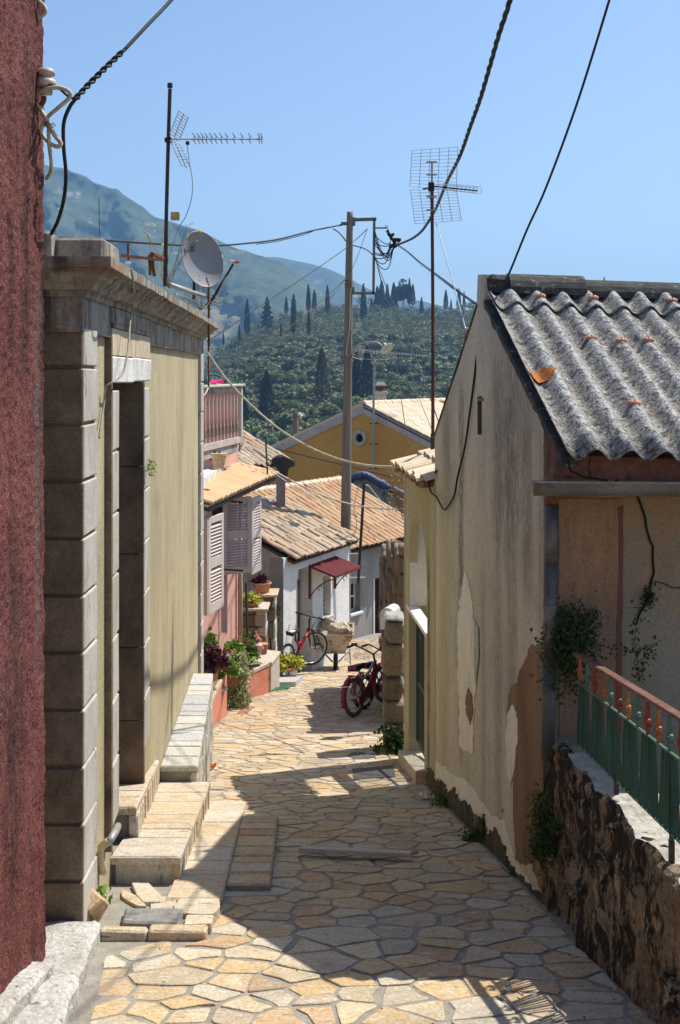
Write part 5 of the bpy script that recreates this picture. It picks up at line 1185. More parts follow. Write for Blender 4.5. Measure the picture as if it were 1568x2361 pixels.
while y > Yn:
    m_ = orn[i % 3]; b = MB(); zt_, zb_ = zr(y,-1.466,-1.338), zr(y,-1.594,-1.492); hz_ = zt_ - zb_; c = rl(y, zb_)
    for s_ in (-1, 1):
        pts = [c + V((0, s_*.004, .0)), c + V((0, s_*.010, hz_*.2)), c + V((0, s_*.018, hz_*.45)), c + V((0, s_*.012, hz_*.7)), c + V((0, s_*.002, hz_*1.0))]
        for a, d in zip(pts, pts[1:]): b.box(a - V((.006,0,0)), (.012,0,0), d-a, (0,.004,0))
        scr = [c + V((0, s_*(.018 + .016*math.sin(q)), hz_*.42 + .018*math.cos(q) - .012)) for q in [0,.7,1.4,2.1,2.8,3.5,4.2,4.9]]
        for a, d in zip(scr, scr[1:]): b.box(a - V((.006,0,0)), (.012,0,0), d-a, (d-a).cross(V((1,0,0))).normalized()*.004)
    b.lathe([(0,-.004),(.008,0),(0,.006)], c + V((-.014,0,hz_*.5)), 8, axis=V((-1,0,0)))
    b.build('ornament', m_, RA); y -= .126; i += 1
# plants by the wall
def bushy(name, c, rad, n, size, m, lab, stems=0, aspect=.55, cat='plant', trunk=None, group=None):
    t = thing(name, V(c) - V((0,0,rad[2])), lab, cat, group); b = MB(); c = V(c)
    k = max(3, n//70)
    for i in range(k):
        d = V((R.gauss(0,.5), R.gauss(0,.5), R.gauss(0,.45))); cc = c + V((d.x*rad[0], d.y*rad[1], d.z*rad[2])); tn = R.random()
        for _ in range(n//k):
            p = cc + V((R.gauss(0,.42)*rad[0], R.gauss(0,.42)*rad[1], R.gauss(0,.42)*rad[2])); b.leaf(p, size*R.uniform(.6,1.35), aspect, tone=min(1, tn*.4 + R.random()*.6))
    b.build('foliage', m, t)
    s = MB()
    for i in range(max(2, stems)):
        a = c - V((R.uniform(-.2,.2)*rad[0], 0, rad[2])); e = c + V((R.gauss(0,.4)*rad[0], R.gauss(0,.4)*rad[1], R.uniform(0,.8)*rad[2])); s.tube([a, a.lerp(e,.5) + V((R.gauss(0,.01),0,.01)), e], [.005,.004,.002], 4)
    s.build('stems', trunk or M['dry'], t); return t
bushy('climbing_shrub', P(1322,1490,5.85), (.10,.08,.17), 2400, .022, M['leaf_dark'], 'dark green shrub in the corner beside the downpipe', 6)
def sapling(base, pts, m, lab):
    t = thing('sapling', base, lab, 'plant'); b = MB(); s = MB()
    for path in pts:
        pp = [P(*q) for q in path]; s.tube(pp, [.006]+[.003]*(len(pp)-1), 4)
        for a, c in zip(pp, pp[1:]):
            L = (c-a).length
            for k in range(int(L/.004)): b.leaf(a.lerp(c, R.random()) + V((R.gauss(0,.022), R.gauss(0,.02), R.gauss(0,.016))), R.uniform(.012,.028), .5)
    b.build('foliage', m, t); s.build('stem', M['dry'], t)
sapling(P(1466,1600,5.7), [[(1478,1570,5.7),(1466,1500,5.75),(1465,1440,5.8),(1472,1395,5.85)], [(1466,1505,5.75),(1440,1495,5.75),(1410,1505,5.75)], [(1466,1500,5.75),(1495,1492,5.72),(1525,1475,5.7)], [(1468,1530,5.72),(1500,1510,5.7),(1520,1512,5.7)], [(1478,1580,5.7),(1470,1545,5.7),(1460,1520,5.72)]], M['leaf_dark'], 'spindly dark sapling growing up the cracked wall behind the railing')
b = MB()
for i in range(70): b.leaf(FP(1497,1375,.03) + V((R.gauss(0,.018), R.gauss(0,.01), R.gauss(0,.03))), .03, .5)
tag(b.build('crack_plant', M['leaf_dark']), 'tiny leafy plant rooted in the crack of the shaded wall', 'plant')
b = MB(); tt_ = thing('thin_tendrils', FP(1320,1440,.03), 'thin tendrils reaching up the wall above the corner shrub', 'plant')
for s0, s1 in ((( 1300,1420),(1288,1395)),((1340,1430),(1370,1412)),((1300,1410),(1318,1435)),((1360,1440),(1378,1408))):
    b = MB(); pp = [FP(*s0,.03), FP((s0[0]+s1[0])/2,(s0[1]+s1[1])/2-6,.05), FP(*s1,.04)]; b.tube(pp, .002, 4)
    for k in range(40): b.leaf(pp[0].lerp(pp[2], R.random()) + V((R.gauss(0,.014), R.gauss(0,.014), R.gauss(0,.014))), .018, .4)
    b.build('tendril', M['leaf_dark'], tt_)
W = [((1252,1880,5.85),(.05,.04,.11),420,.030,'leafy green weed high on the foot of the bare corner under the downpipe'), ((1248,1955,5.80),(.05,.04,.08),420,.032,'drooping fern weed on the blackened corner below another weed'),
     ((1170,1858,7.0),(.035,.03,.035),110,.030,'small broad-leaved weed on the plaster beside the white patch'), ((1105,1935,7.62),(.09,.06,.06),420,.034,'spreading weed at the wall foot nearest the plank'),
     ((1118,1905,7.5),(.04,.04,.08),200,.030,'upright weed behind the spreading weed at the wall foot'), ((1030,1845,9.0),(.10,.16,.055),420,.03,'low grass and weeds along the wall foot near the gate'),
     ((1185,2020,6.62),(.05,.05,.025),140,.026,'flat dusty weed at the wall foot below the bare patch'), ((1288,1905,5.55),(.04,.03,.04),120,.024,'small weed inside the hollow of the crumbling wall'), ((1005,1815,9.85),(.05,.05,.04),140,.03,'little weed tuft at the gate end of the wall')]
for (p, rad, n, s_, lab) in W: bushy('weed', P(*p), rad, int(n*2.2), s_*.62, M['leaf_weed'], lab, 3)
# ================================================================== right: courtyard wall with gate
CW = thing('courtyard_wall', (RX(10.5),10.5,g(10.5)), 'greenish plaster courtyard wall with tile coping and narrow gateway', 'wall')
gy0, gy1, gzt = 10.1, 11.08, -2.44; ztop = -.98
def cw(Y, z, o=.004): return V((RX(Y, o), Y, z))
def wallbox(Ya, Yb, z0, z1, m, name='wall_panel', o=.004, th=.085):
    return MB().box(cw(Ya,z0,o), V((th,0,0)), cw(Yb,z0,o)-cw(Ya,z0,o), V((0,0,z1-z0))).build(name, m, CW)
GPL = mat('greenish_plaster', [(.40,.355,.22),(.50,.45,.30)], scale=3, sv=(1,1,.4), rough=.92, bump=.3, bscale=60, fine=.25, streaks=[(1,9.86,.10,-1.5,-4.2,(.07,.06,.05),.95), (1,11.35,.08,-.9,-3.2,(.2,.18,.14),.7)], layers=[dict(c=(.36,.33,.12), s=2.2, sv=(1,1,.4), lo=.48, hi=.72, a=.6), dict(c=(.17,.16,.12), s=5, sv=(1,1,.3), lo=.6, hi=.76, a=.5), dict(c=(.55,.48,.36), s=4, lo=.6, hi=.75, a=.5)])
wallbox(9.5, 9.94, -4.6, ztop, GPL); wallbox(9.944, gy0, -4.6, -2.44, GPL)
MB().box(cw(11.1,-4.7), V((.32,0,0)), cw(11.45,0)-cw(11.1,0), V((0,0,ztop+4.7))).build('gate_pier', GPL, CW)
arc = [(10.52 + .578*math.cos(a), -2.10 + .77*math.sin(a)) for a in [math.pi*k/16 for k in range(17)]]
poly = [cw(11.098,ztop)] + [cw(9.942,ztop)] + [cw(9.942,-2.10)] + [cw(y,z) for y, z in arc[::-1][1:-1]] + [cw(11.098,-2.10)]
MB().prism(poly, V((.085,0,0))).build('arch_wall', GPL, CW)
MB().box(V((RX(11.1)+.004,11.085,-2.385)), (.30,0,0), (0,.012,0), (0,0,1.05)).build('arch_reveal', M['ashplaster'], CW)
MB().cbox(cw(9.90,-2.43,.02), (.115,0,0), cw(11.2,0)-cw(9.90,0), (0,0,.042), .006).build('transom', M['ashplaster'], CW)
# gate leaf: angle frame with wire mesh and a brace
gate = thing('mesh_gate', cw(10.7,-3.9,-.2), 'dark green gate leaf of wire mesh in the courtyard wall', 'gate')
go = -.082; gz0 = g(10.7)+.18
def gpnt(Y, z): return cw(Y, z, go)
for Y in (gy0+.02, gy1-.02): MB().box(gpnt(Y,gz0)-V((.015,.015,0)), (.03,0,0), (0,.03,0), (0,0,gzt-gz0-.03)).build('stile', M['green_door'], gate)
for z in (gz0, lerp(gz0,gzt,.45), gzt-.06): MB().box(gpnt(gy0,z)-V((.012,0,0)), (.024,0,0), gpnt(gy1,z)-gpnt(gy0,z), (0,0,.03)).build('rail', M['green_door'], gate)
b = MB(); nW = 34; hW = gzt-.06-gz0; LW = gy1-gy0
for i in range(-40, 60):
    for s_ in (-1, 1):
        ya = gy0 + i*.0245 if s_ > 0 else gy0 + i*.0245; pts = []
        t0, t1 = 0.0, 1.0; run = hW*.62*s_
        lo, hi = (gy0-ya)/run, (gy1-ya)/run
        if lo > hi: lo, hi = hi, lo
        t0, t1 = max(0, lo), min(1, hi)
        if t1 - t0 < .02: continue
        b.tube([gpnt(ya+run*t0, gz0+hW*t0) + V((.004*s_,0,0)), gpnt(ya+run*t1, gz0+hW*t1) + V((.004*s_,0,0))], .0022, 4, False)
b.build('wire_mesh', M['green_door'], gate)
MB().tube([gpnt(gy0+.05,gz0+.05), gpnt(gy1-.05,gzt-.12)], .010, 6).build('brace', M['green_door'], gate)
sl_ = thing('gate_sill', cw(10.6,-3.95), 'pinkish stone sill in front of the mesh gate', 'sill')
for i in range(3):
    ya, yb = lerp(10.0,11.2,i/3), lerp(10.0,11.2,(i+.97)/3); q = MB()
    q.hexa([V((RX(ya)-.10,ya,g(ya)-.05)), V((RX(ya)+.25,ya,g(ya)-.05)), V((RX(yb)+.25,yb,g(yb)-.05)), V((RX(yb)-.10,yb,g(yb)-.05)), V((RX(ya)-.10,ya,g(ya)+.12)), V((RX(ya)+.25,ya,g(ya)+.14)), V((RX(yb)+.25,yb,g(yb)+.15)), V((RX(yb)-.10,yb,g(yb)+.13))]).build('sill_stone', M['slab'], sl_)
# coping tiles
TL = .40
def tile_mesh(L=.40, w0=.105, w1=.085, th=.012, h=.055):
    b = MB(); n = 6
    for (y, w_) in ((0, w0), (L, w1)):
        for k in range(n+1): a = math.pi*k/n; b.v.append((-math.cos(a)*w_, y, math.sin(a)*h*(w_/w0)))
        for k in range(n+1): a = math.pi*k/n; b.v.append((-math.cos(a)*(w_-th), y, math.sin(a)*(h-th)*(w_/w0)))
    m = n+1
    for k in range(n):
        b.f += [(k, 2*m+k, 2*m+k+1, k+1), (m+k+1, 3*m+k+1, 3*m+k, m+k), (k+1, m+k+1, m+k, k), (2*m+k, 3*m+k, 3*m+k+1, 2*m+k+1)]
    b.f += [(0, m, 3*m, 2*m), (n, 2*m+n, 3*m+n, m+n)]
    b.f = [f[::-1] for f in b.f]
    b.t = [.5]*len(b.f); b.m = [0]*len(b.f); return b
def frame(o, x, y): # x along eave, y up slope
    x = x.normalized(); y = y.normalized(); z = x.cross(y).normalized()
    if z.z < 0: x = -x; z = -z
    m = Matrix((x, y, z)).transposed().to_4x4(); m.translation = o; return m
tm_cop = tile_mesh(.52, .12, .10).mesh('tile', M['tile_pale'])
ev = (cw(11.45,0)-cw(9.5,0)).normalized(); upS = V((.95,.08,.22)).normalized()
for i in range(10):
    y = 9.5 + i*.20; o_ = cw(y, ztop+.02+R.uniform(-.01,.02), .14 + R.uniform(-.03,.03))
    inst('coping_tile', tm_cop, frame(o_, ev + V((R.gauss(0,.05),0,0)), upS + V((0,R.gauss(0,.06),R.gauss(0,.03)))), CW)
    inst('coping_tile', tm_cop, frame(o_ + upS*.30 + V((0,0,.03)), ev, upS + V((0,R.gauss(0,.06),0))), CW)
for i in range(6):
    y = 9.6 + i*.32; MB().cbox(cw(y, ztop-.05, .10), (.42,0,.05), (-.02,.18,0), (0,0,.05), .01, .012).build('coping_stone', M['bareplaster'], CW)
# ------------------------------------------------------------------ rubble pier and ruin wall
PI_ = thing('stone_pier', (.58,12,g(12)), 'squat pier of large brown stone blocks beside the gateway', 'pier')
zc = g(11.95) - .1
for (hh, xl, xr_) in ((.40,.475,.72),(.26,.472,.71),(.255,.478,.70),(.37,.482,.71),(.255,.50,.715)):
    b = MB(); b.cbox((xl+R.uniform(-.01,.01),11.88+R.uniform(-.02,.02),zc+.008), (xr_-xl,0,0), (0,.42,0), (0,0,hh-.014), .03, .016); b.build('block', M['rubble'], PI_); zc += hh
MB().cbox((.50,11.9,zc-.005), (.21,0,0), (0,.38,0), (0,0,.035), .015, .012).build('mortar_cap', M['grey_conc'], PI_)
ptop = zc
RU = thing('rubble_wall', (.9,16,g(16)), 'dark ruined rubble wall rising behind the stone pier', 'wall')
MB().hexa([V((.80,14.1,-6)), V((2.2,14.1,-6)), V((2.2,18.6,-7)), V((.72,18.6,-7)), V((.80,14.1,-2.35)), V((2.2,14.1,-2.35)), V((2.2,18.6,-3.2)), V((.72,18.6,-3.2))]).build('core', M['rubble'], RU)
z = g(14.1)-.1; RW = random.Random(8)
while z < -2.3:
    hh = RW.uniform(.12,.26); x = .76
    while x < 1.05:
        ww = RW.uniform(.13,.3); MB().cbox((x,14.0+RW.uniform(0,.04),z), (ww-.015,0,0), (0,.2,0), (0,0,hh-.015), .025, .02).build('rubble_stone', M['rubble'], RU); x += ww
    y = 14.2
    while y < 18.5:
        ll = RW.uniform(.2,.5)
        if z < -2.35 - (y-14)*.18: MB().cbox((lerp(.76,.68,(y-14)/4.5)+RW.uniform(-.02,.02),y,z), (.12,0,0), (0,ll-.02,0), (0,0,hh-.015), .02, .02).build('rubble_stone', M['rubble'], RU)
        y += ll
    z += hh
b = MB(); 
for i in range(160): b.leaf(V((.80+R.gauss(0,.05), 14.05, R.uniform(-4.2,-2.4))) , R.uniform(.03,.08), .25, tone=R.random())
tag(b.build('dry_creeper', M['dry']), 'dry brown creeper hanging on the ruined rubble wall', 'plant')
bushy('fern_clump', P(912,1715,11.8), (.11,.10,.13), 800, .05, M['leaf_dark'], 'dark green clump of plants at the foot of the stone pier', 5)
bushy('leafy_weed', P(868,1722,11.7), (.06,.05,.05), 160, .035, M['leaf_weed'], 'small light leafy weed left of the dark clump by the pier', 3)
b = MB()
for a in range(9): d = V((-.10-.1*R.random(), R.uniform(-.08,.08), R.uniform(.02,.22))); p = P(882,1655,11.85); b.tube([p, p + d*.6 + V((0,0,.03)), p + d*1.1], [.004,.003,.001], 4)
tag(b.build('grass_blades', leafm('pale_grass', [(.20,.26,.08),(.34,.38,.16)])), 'a few pale grass blades sticking out beside the pier', 'grass')
bp = MB(); bp.tube(spline([P(926,1560,11.75), P(930,1580,11.7), P(938,1600,11.66), P(938,1640,11.66), P(935,1700,11.65), P(930,1750,11.62)], 4), .016, 8)
tag(bp.build('conduit', M['galv']), 'grey bent conduit pipe running down between pier and gateway', 'pipe')
mb = thing('letter_box', P(892,1425,13.2), 'white rounded letter box standing above the stone pier', 'letter box')
q = MB(); c0 = P(876,1440,13.2); wX, hX, dX = .165, .30, .28; pr = []
for k in range(9): a = math.pi*k/8; pr.append((math.cos(a)*-wX*.5, math.sin(a)*wX*.5))
poly = [V((c0.x, 13.2, c0.z-.06)), V((c0.x, 13.2, c0.z+.12))] + [V((c0.x + wX/2 + p[0], 13.2, c0.z+.12 + p[1])) for p in pr[1:-1]] + [V((c0.x+wX, 13.2, c0.z+.12)), V((c0.x+wX, 13.2, c0.z-.06))]
q.prism(poly, V((.10,.25,0))); q.build('box_body', M['white_pl'], mb)
MB().box(c0 + V((.05,.08,-1.35)), (.05,0,0), (0,.05,0), (0,0,1.3)).build('post', M['dark_iron'], mb)
# flat covers in the street by the gate
def sheet_on_street(name, m, lab, cat, pts, h=.0125, th=.006):
    ps = []
    for u, v in pts:
        Y = 10.0
        for _ in range(30): Y = (g(Y)+h)*F/(VH-v)
        ps.append(P(u, v, Y))
    return tag(MB().prism(ps, V((0,0,-th))).build(name, m), lab, cat)
CI = mat('cast_iron', [(.09,.088,.085),(.15,.146,.14)], scale=30, rough=.8, bump=.6, bscale=120)
sheet_on_street('drain_grate', CI, 'dark metal drain grate set in the shaded paving by the gate', 'drain cover', [(812,1772),(905,1765),(912,1790),(815,1797)])
sheet_on_street('round_cover', CI, 'dark round cover lying in the paving beside the pier', 'drain cover', [(800,1742),(812,1736),(835,1734),(858,1738),(866,1744),(850,1749),(820,1750)])
sheet_on_street('brick_grate', mat('red_grate', [(.34,.15,.09),(.42,.20,.13)], scale=20, bump=.4), 'small terracotta drain grate beside the coral planters', 'drain cover', [(546,1644),(571,1643),(586,1628),(563,1627)])
# ------------------------------------------------------------------ red mast with grid aerial
Ya2 = 11.0
A2 = thing('grid_antenna', P(998,1045,Ya2), 'dark red mast with a wire grid television aerial behind the courtyard wall', 'antenna')
MB().tube([P(998,1060,Ya2), P(998,1000,Ya2)], .024, 10).build('mast_foot', M['dark_iron'], A2)
MB().tube([P(998,1000,Ya2), P(998,700,Ya2), P(996,425,Ya2)], .0175, 10).build('mast', M['red_mast'], A2)
MB().tube([P(996,425,Ya2), P(996,372,Ya2)], .010, 8).build('mast_tip', M['galv'], A2)
for nm, cs in (('grid_panel', [(950,347),(1056,339),(1052,438),(945,430)]), ('grid_panel', [(946,438),(1052,436),(1064,508),(957,516)])):
    q = MB(); c4 = [P(cs[0][0],cs[0][1],Ya2-.03), P(cs[1][0],cs[1][1],Ya2+.06), P(cs[2][0],cs[2][1],Ya2+.05), P(cs[3][0],cs[3][1],Ya2-.03)]
    for k in range(12): t = k/11; q.tube([c4[0].lerp(c4[3],t), c4[1].lerp(c4[2],t)], .0022, 4, False)
    for k in range(6): t = k/5; q.tube([c4[0].lerp(c4[1],t), c4[3].lerp(c4[2],t)], .0024, 4, False)
    q.build(nm, M['grid'], A2)
for v in (373,402,453,484): MB().cbox(P(983,v+2,Ya2-.02), (.11,0,0), (0,.02,0), (0,0,.016), .003).build('bracket', M['galv'], A2)
MB().tube([P(975,436,Ya2), P(1005,430,Ya2-.05), P(1100,440,Ya2-.7)], .008, 6).build('boom', M['black'], A2)
for i in range(10):
    t = i/9; p = P(1015,431,Ya2-.1).lerp(P(1095,439,Ya2-.66), t); q = MB()
    for s_ in (-1, 1): q.tube([p + V((-.02,0,.02*s_)), p + V((.05,-.02,.035*s_)), p + V((.065,-.02,0))], .003, 4)
    q.build('director', M['alu'], A2)
MB().cbox(P(988,440,Ya2-.03), (.06,0,0), (0,.05,0), (0,0,.09), .006).build('clamp', M['black'], A2)
cable('stay_wire', [P(1006,515,11.0), P(1030,600,10.2), P(1055,690,9.3), P(1074,760,8.35)], .005, M['alu'], 'pale thin wire slanting from the grid aerial to the gable insulator')
# gable insulator
gi = thing('gable_insulator', P(1082,770,8.15), 'old wired porcelain insulator on the edge of the gable', 'insulator')
MB().lathe([(0,-.05),(.022,-.048),(.034,-.02),(.034,-.008),(.022,.0),(.030,.012),(.030,.03),(.015,.042),(0,.043)], P(1080,768,8.2), 12, axis=V((.1,-.3,1))).build('insulator_body', M['galv'], gi, True)
MB().tube(spline([P(1078,785,8.2), P(1090,792,8.15), P(1105,785,8.05), P(1110,770,7.9)], 4), .009, 6).build('hook', M['iron_rust'], gi)
q = MB()
for i in range(10): p = P(1075,775,8.2); q.tube(spline([p, p + V((R.gauss(0,.05), R.gauss(0,.03), R.gauss(0,.04))), p + V((R.gauss(-.03,.05), R.gauss(0,.03), R.gauss(0,.03)))], 4), .002, 4)
q.build('wire_ends', M['dry'], gi)
cable('service_cable', [P(1098,778,8.05), P(1115,742,7.9), P(1165,650,7.6), P(1215,530,7.3), P(1260,430,7.0), P(1330,240,6.7), P(1405,0,6.3), P(1445,-140,6.0)], .0085, M['black'], 'straight black cable rising from the gable to the top edge on the right')
cable('twisted_cable', [P(1098,778,8.02), P(1110,755,7.95), P(1120,735,7.88)], .0065, M['black'], 'short black splice of cable at the gable peak', .007, 12, 2, 80)
cable('drop_cable', [P(1100,778,7.98), P(1098,830,7.8), P(1090,900,7.85), P(1082,960,7.95), P(1072,1030,8.1), P(1055,1100,8.35), P(1048,1140,8.5), P(1034,1166,8.75), P(1024,1175,8.9), P(1014,1160,9.1), P(1006,1145,9.25), P(994,1135,9.5), P(989,1115,9.6), P(994,1100,9.55), P(1008,1085,9.4)], .0085, M['black'], 'black cable drooping down the gable wall in a loop')

# ================================================================== bicycles
def bicycle(name, lab, o, head, S, mats, wheelR=.33, style='adult', lean=0.0, steer=0.0):
    """o: ground point under the rear hub; head: heading angle; S: scale; mats: frame, fork, tyre, fender"""
    fm, km, tm, fd = mats
    t = thing(name, o, lab, 'bicycle', 'parked bicycles')
    rot = Matrix.Translation(V(o)) @ Matrix.Rotation(head, 4, 'Z') @ Matrix.Rotation(lean, 4, 'X') @ Matrix.Scale(S, 4)
    def q(x, y, z): return rot @ V((x, y, z))
    r = wheelR; wb = 1.05 if style == 'adult' else .80
    ax = (rot.to_3x3() @ V((0,1,0))).normalized()
    ax0 = ax
    for hx in (0, wb):
        sm = Matrix.Rotation(steer if hx else 0.0, 3, 'Z'); ax = sm @ ax0; fw = ax.cross(V((0,0,1))).normalized() if hx else None
        wh = thing('wheel', q(hx,0,r), None, None); adopt(wh, t); wh.matrix_basis = Matrix.Translation(q(hx,0,r))
        w_ = .024 if style == 'adult' else .028
        MB().torus(q(hx,0,r), ax, (r-w_)*S, w_*S, 36, 8).build('tyre', tm, wh, True)
        MB().torus(q(hx,0,r), ax, (r-w_*2.1)*S, .010*S, 36, 6).build('rim', M['chrome'], wh, True)
        sp = MB()
        for k in range(18):
            a = 2*math.pi*k/18; sp.tube([q(hx + .012*math.cos(a+1.2), .02*(-1)**k, r + .012*math.sin(a+1.2)), (q(hx,0,r) + (-fw if fw.dot(rot.to_3x3() @ V((1,0,0))) < 0 else fw)*((r-w_*2.1)*math.cos(a)*S) + V((0,0,(r-w_*2.1)*math.sin(a)*S))) if hx else q(hx + (r-w_*2.1)*math.cos(a), 0, r + (r-w_*2.1)*math.sin(a))], .0016*S, 4, False)
        sp.build('spokes', M['chrome'], wh)
        MB().tube([q(hx,-.05,r), q(hx,.05,r)], .020*S, 8).build('hub', M['silver'], wh)
    if style == 'adult':
        bb, hd, st_ = (.42,0,.30), (.86,0,.80), (.30,0,.72)
        b = MB(); b.tube([q(*bb), q(.47,0,.42), q(.66,0,.62), q(.84,0,.72)], [.030*S,.036*S,.032*S,.026*S], 8); b.tube([q(.50,0,.46), q(.38,0,.60), q(.30,0,.68)], .022*S, 8); b.tube([q(.60,0,.56), q(.42,0,.56)], .018*S, 8); b.build('frame', fm, t, True)
        b = MB()
        for s_ in (-1,1): b.tube([q(.40,.03*s_,.32), q(.2,.055*s_,.33), q(0,.06*s_,r)], .013*S, 6); b.tube([q(.40,.03*s_,.45), q(0,.06*s_,r)], .011*S, 6)
        b.build('rear_triangle', km, t, True)
        b = MB()
        for s_ in (-1,1): b.tube([q(.84,.055*s_,.74), q(.98,.055*s_,.50), q(wb,.055*s_,r)], [.018*S,.019*S,.013*S], 8)
        b.tube([q(.82,0,.70), q(.79,0,.86), q(.77,0,.93)], .018*S, 8); b.box(q(.86,-.07,.70), rot.to_3x3() @ V((.03,0,0)), rot.to_3x3() @ V((0,.14,0)), rot.to_3x3() @ V((0,0,.035))); b.build('fork', km, t, True)
        b = MB(); b.tube([q(.77,0,.93), q(.83,0,.98)], .016*S, 8); b.tube([q(.80,-.31,1.0), q(.82,-.12,.99), q(.83,0,.98), q(.82,.12,.99), q(.80,.31,1.0)], .012*S, 8); b.build('handlebar', km, t, True)
        for s_ in (-1,1): MB().tube([q(.80,.19*s_,1.0), q(.79,.31*s_,1.0)], .018*S, 8).build('grip', M['black'], t); MB().tube([q(.82,.17*s_,.99), q(.88,.26*s_,.95)], .006*S, 5).build('brake_lever', M['black'], t)
        b = MB(); b.tube(spline([q(.82,.17,.99), q(1.0,.12,1.02), q(1.03,.03,.88), q(.9,0,.72)], 5), .004*S, 5); b.tube(spline([q(.82,-.17,.99), q(.98,-.12,.99), q(.97,-.03,.85), q(.88,0,.70)], 5), .004*S, 5); b.build('brake_cable', M['black'], t)
        MB().tube([q(.33,0,.62), q(.27,0,.80)], .014*S, 8).build('seat_post', M['black'], t)
        b = MB(); b.hexa([q(.06,-.07,.79), q(.40,-.015,.80), q(.40,.015,.80), q(.06,.07,.79), q(.04,-.08,.86), q(.42,-.02,.845), q(.42,.02,.845), q(.04,.08,.86)]); b.build('saddle', M['black'], t); MB().hexa([q(.06,-.05,.858), q(.24,-.03,.850), q(.24,.03,.850), q(.06,.05,.858), q(.07,-.04,.868), q(.23,-.02,.858), q(.23,.02,.858), q(.07,.04,.868)]).build('saddle_top', M['white_pl'], t)
        MB().torus(q(.42,-.05,.30), ax, .09*S, .008*S, 20, 5).build('chainring', M['black'], t)
        for s_ in (-1,1):
            MB().tube([q(.42,.06*s_,.30), q(.42+.15*s_,.08*s_,.26)], .010*S, 6).build('crank', M['black'], t); MB().cbox(q(.37+.15*s_,.08*s_-.03,.25), rot.to_3x3() @ V((.09,0,0)), rot.to_3x3() @ V((0,.06,0)), rot.to_3x3() @ V((0,0,.02)), .004).build('pedal', M['orange_refl'], t)
    else:
        b = MB(); b.tube([q(.32,0,.27), q(.50,0,.38), q(.66,0,.56), q(.68,0,.62)], [.020*S,.024*S,.022*S,.022*S], 8); b.build('frame', fm, t, True)
        b = MB(); b.tube([q(.32,0,.27), q(.24,0,.50)], .016*S, 8); b.tube([q(.26,0,.44), q(.46,0,.50), q(.64,0,.60)], .020*S, 8); b.build('top_tube', M['silver'], t, True)
        b = MB()
        for s_ in (-1,1): b.tube([q(.30,.03*s_,.27), q(0,.055*s_,r)], .011*S, 6); b.tube([q(.25,.03*s_,.47), q(0,.055*s_,r)], .009*S, 6)
        b.build('rear_stays', M['bike_tan'], t, True)
        b = MB()
        for s_ in (-1,1): b.tube([q(.68,.045*s_,.52), q(wb,.05*s_,r)], .013*S, 6)
        b.tube([q(.68,0,.52), q(.64,0,.72)], .015*S, 8); b.build('fork', fd, t, True)
        b = MB(); b.tube(spline([q(.46,-.27,.86), q(.56,-.25,.86), q(.63,-.08,.76), q(.64,0,.72), q(.63,.08,.76), q(.56,.25,.86), q(.46,.27,.86)], 4), .011*S, 8); b.build('handlebar', fd, t, True)
        for s_ in (-1,1): MB().tube([q(.52,.26*s_,.86), q(.41,.275*s_,.86)], .017*S, 8).build('grip', M['black'], t)
        MB().tube([q(.24,0,.48), q(.20,0,.62)], .012*S, 8).build('seat_post', M['chrome'], t)
        b = MB(); b.hexa([q(.06,-.085,.60), q(.36,-.02,.61), q(.36,.02,.61), q(.06,.085,.60), q(.05,-.075,.68), q(.37,-.02,.655), q(.37,.02,.655), q(.05,.075,.68)]); b.build('saddle', M['black'], t)
        MB().cbox(q(.035,-.07,.64), rot.to_3x3() @ V((.02,0,0)), rot.to_3x3() @ V((0,.14,0)), rot.to_3x3() @ V((0,0,.04)), .006).build('saddle_back', fm, t)
        for hx in (0, wb):
            b = MB(); R0 = r + .022
            for k in range(12):
                a0, a1 = math.radians(lerp(15,195,k/12)) if hx == 0 else math.radians(lerp(40,170,k/12)), math.radians(lerp(15,195,(k+1)/12)) if hx == 0 else math.radians(lerp(40,170,(k+1)/12))
                b.hexa([q(hx+R0*math.cos(a0),-.032,r+R0*math.sin(a0)), q(hx+R0*math.cos(a0),.032,r+R0*math.sin(a0)), q(hx+R0*math.cos(a1),.032,r+R0*math.sin(a1)), q(hx+R0*math.cos(a1),-.032,r+R0*math.sin(a1))] + [q(hx+(R0+.008)*math.cos(a0),-.026,r+(R0+.008)*math.sin(a0)), q(hx+(R0+.008)*math.cos(a0),.026,r+(R0+.008)*math.sin(a0)), q(hx+(R0+.008)*math.cos(a1),.026,r+(R0+.008)*math.sin(a1)), q(hx+(R0+.008)*math.cos(a1),-.026,r+(R0+.008)*math.sin(a1))])
            b.build('mudguard', fm, t, True)
        MB().cbox(q(-.02,-.05,.535), rot.to_3x3() @ V((.02,0,0)), rot.to_3x3() @ V((0,.10,0)), rot.to_3x3() @ V((0,0,.035)), .006).build('rear_reflector', M['orange_refl'], t)
        b = MB(); b.prism([q(.02,-.065,.16), q(.40,-.065,.20), q(.40,-.065,.33), q(.30,-.065,.36), q(.02,-.065,.25)], rot.to_3x3() @ V((0,-.012,0))); b.build('chain_guard', fd, t)
        MB().tube([q(-.04,-.06,.46), q(-.22,-.06,.46), q(-.22,.06,.46), q(-.04,.06,.46)], .006*S, 5).build('carrier', M['chrome'], t)
    return t
bicycle('bicycle', 'red mountain bike leaning on the white cottage wall', (-1.02,19.42,g(19.42)), math.radians(63), 1.0, (M['bike_red'], M['black'], M['tyre'], M['black']), .33, 'adult', math.radians(7), math.radians(-28))
bicycle('childs_bicycle', 'magenta children\'s bike parked behind the stone pier', (.22,14.9,g(14.9)), math.radians(58), 1.0, (M['bike_pink'], M['bike_dkred'], M['tyre_dusty'], M['bike_dkred']), .262, 'child', math.radians(-8))
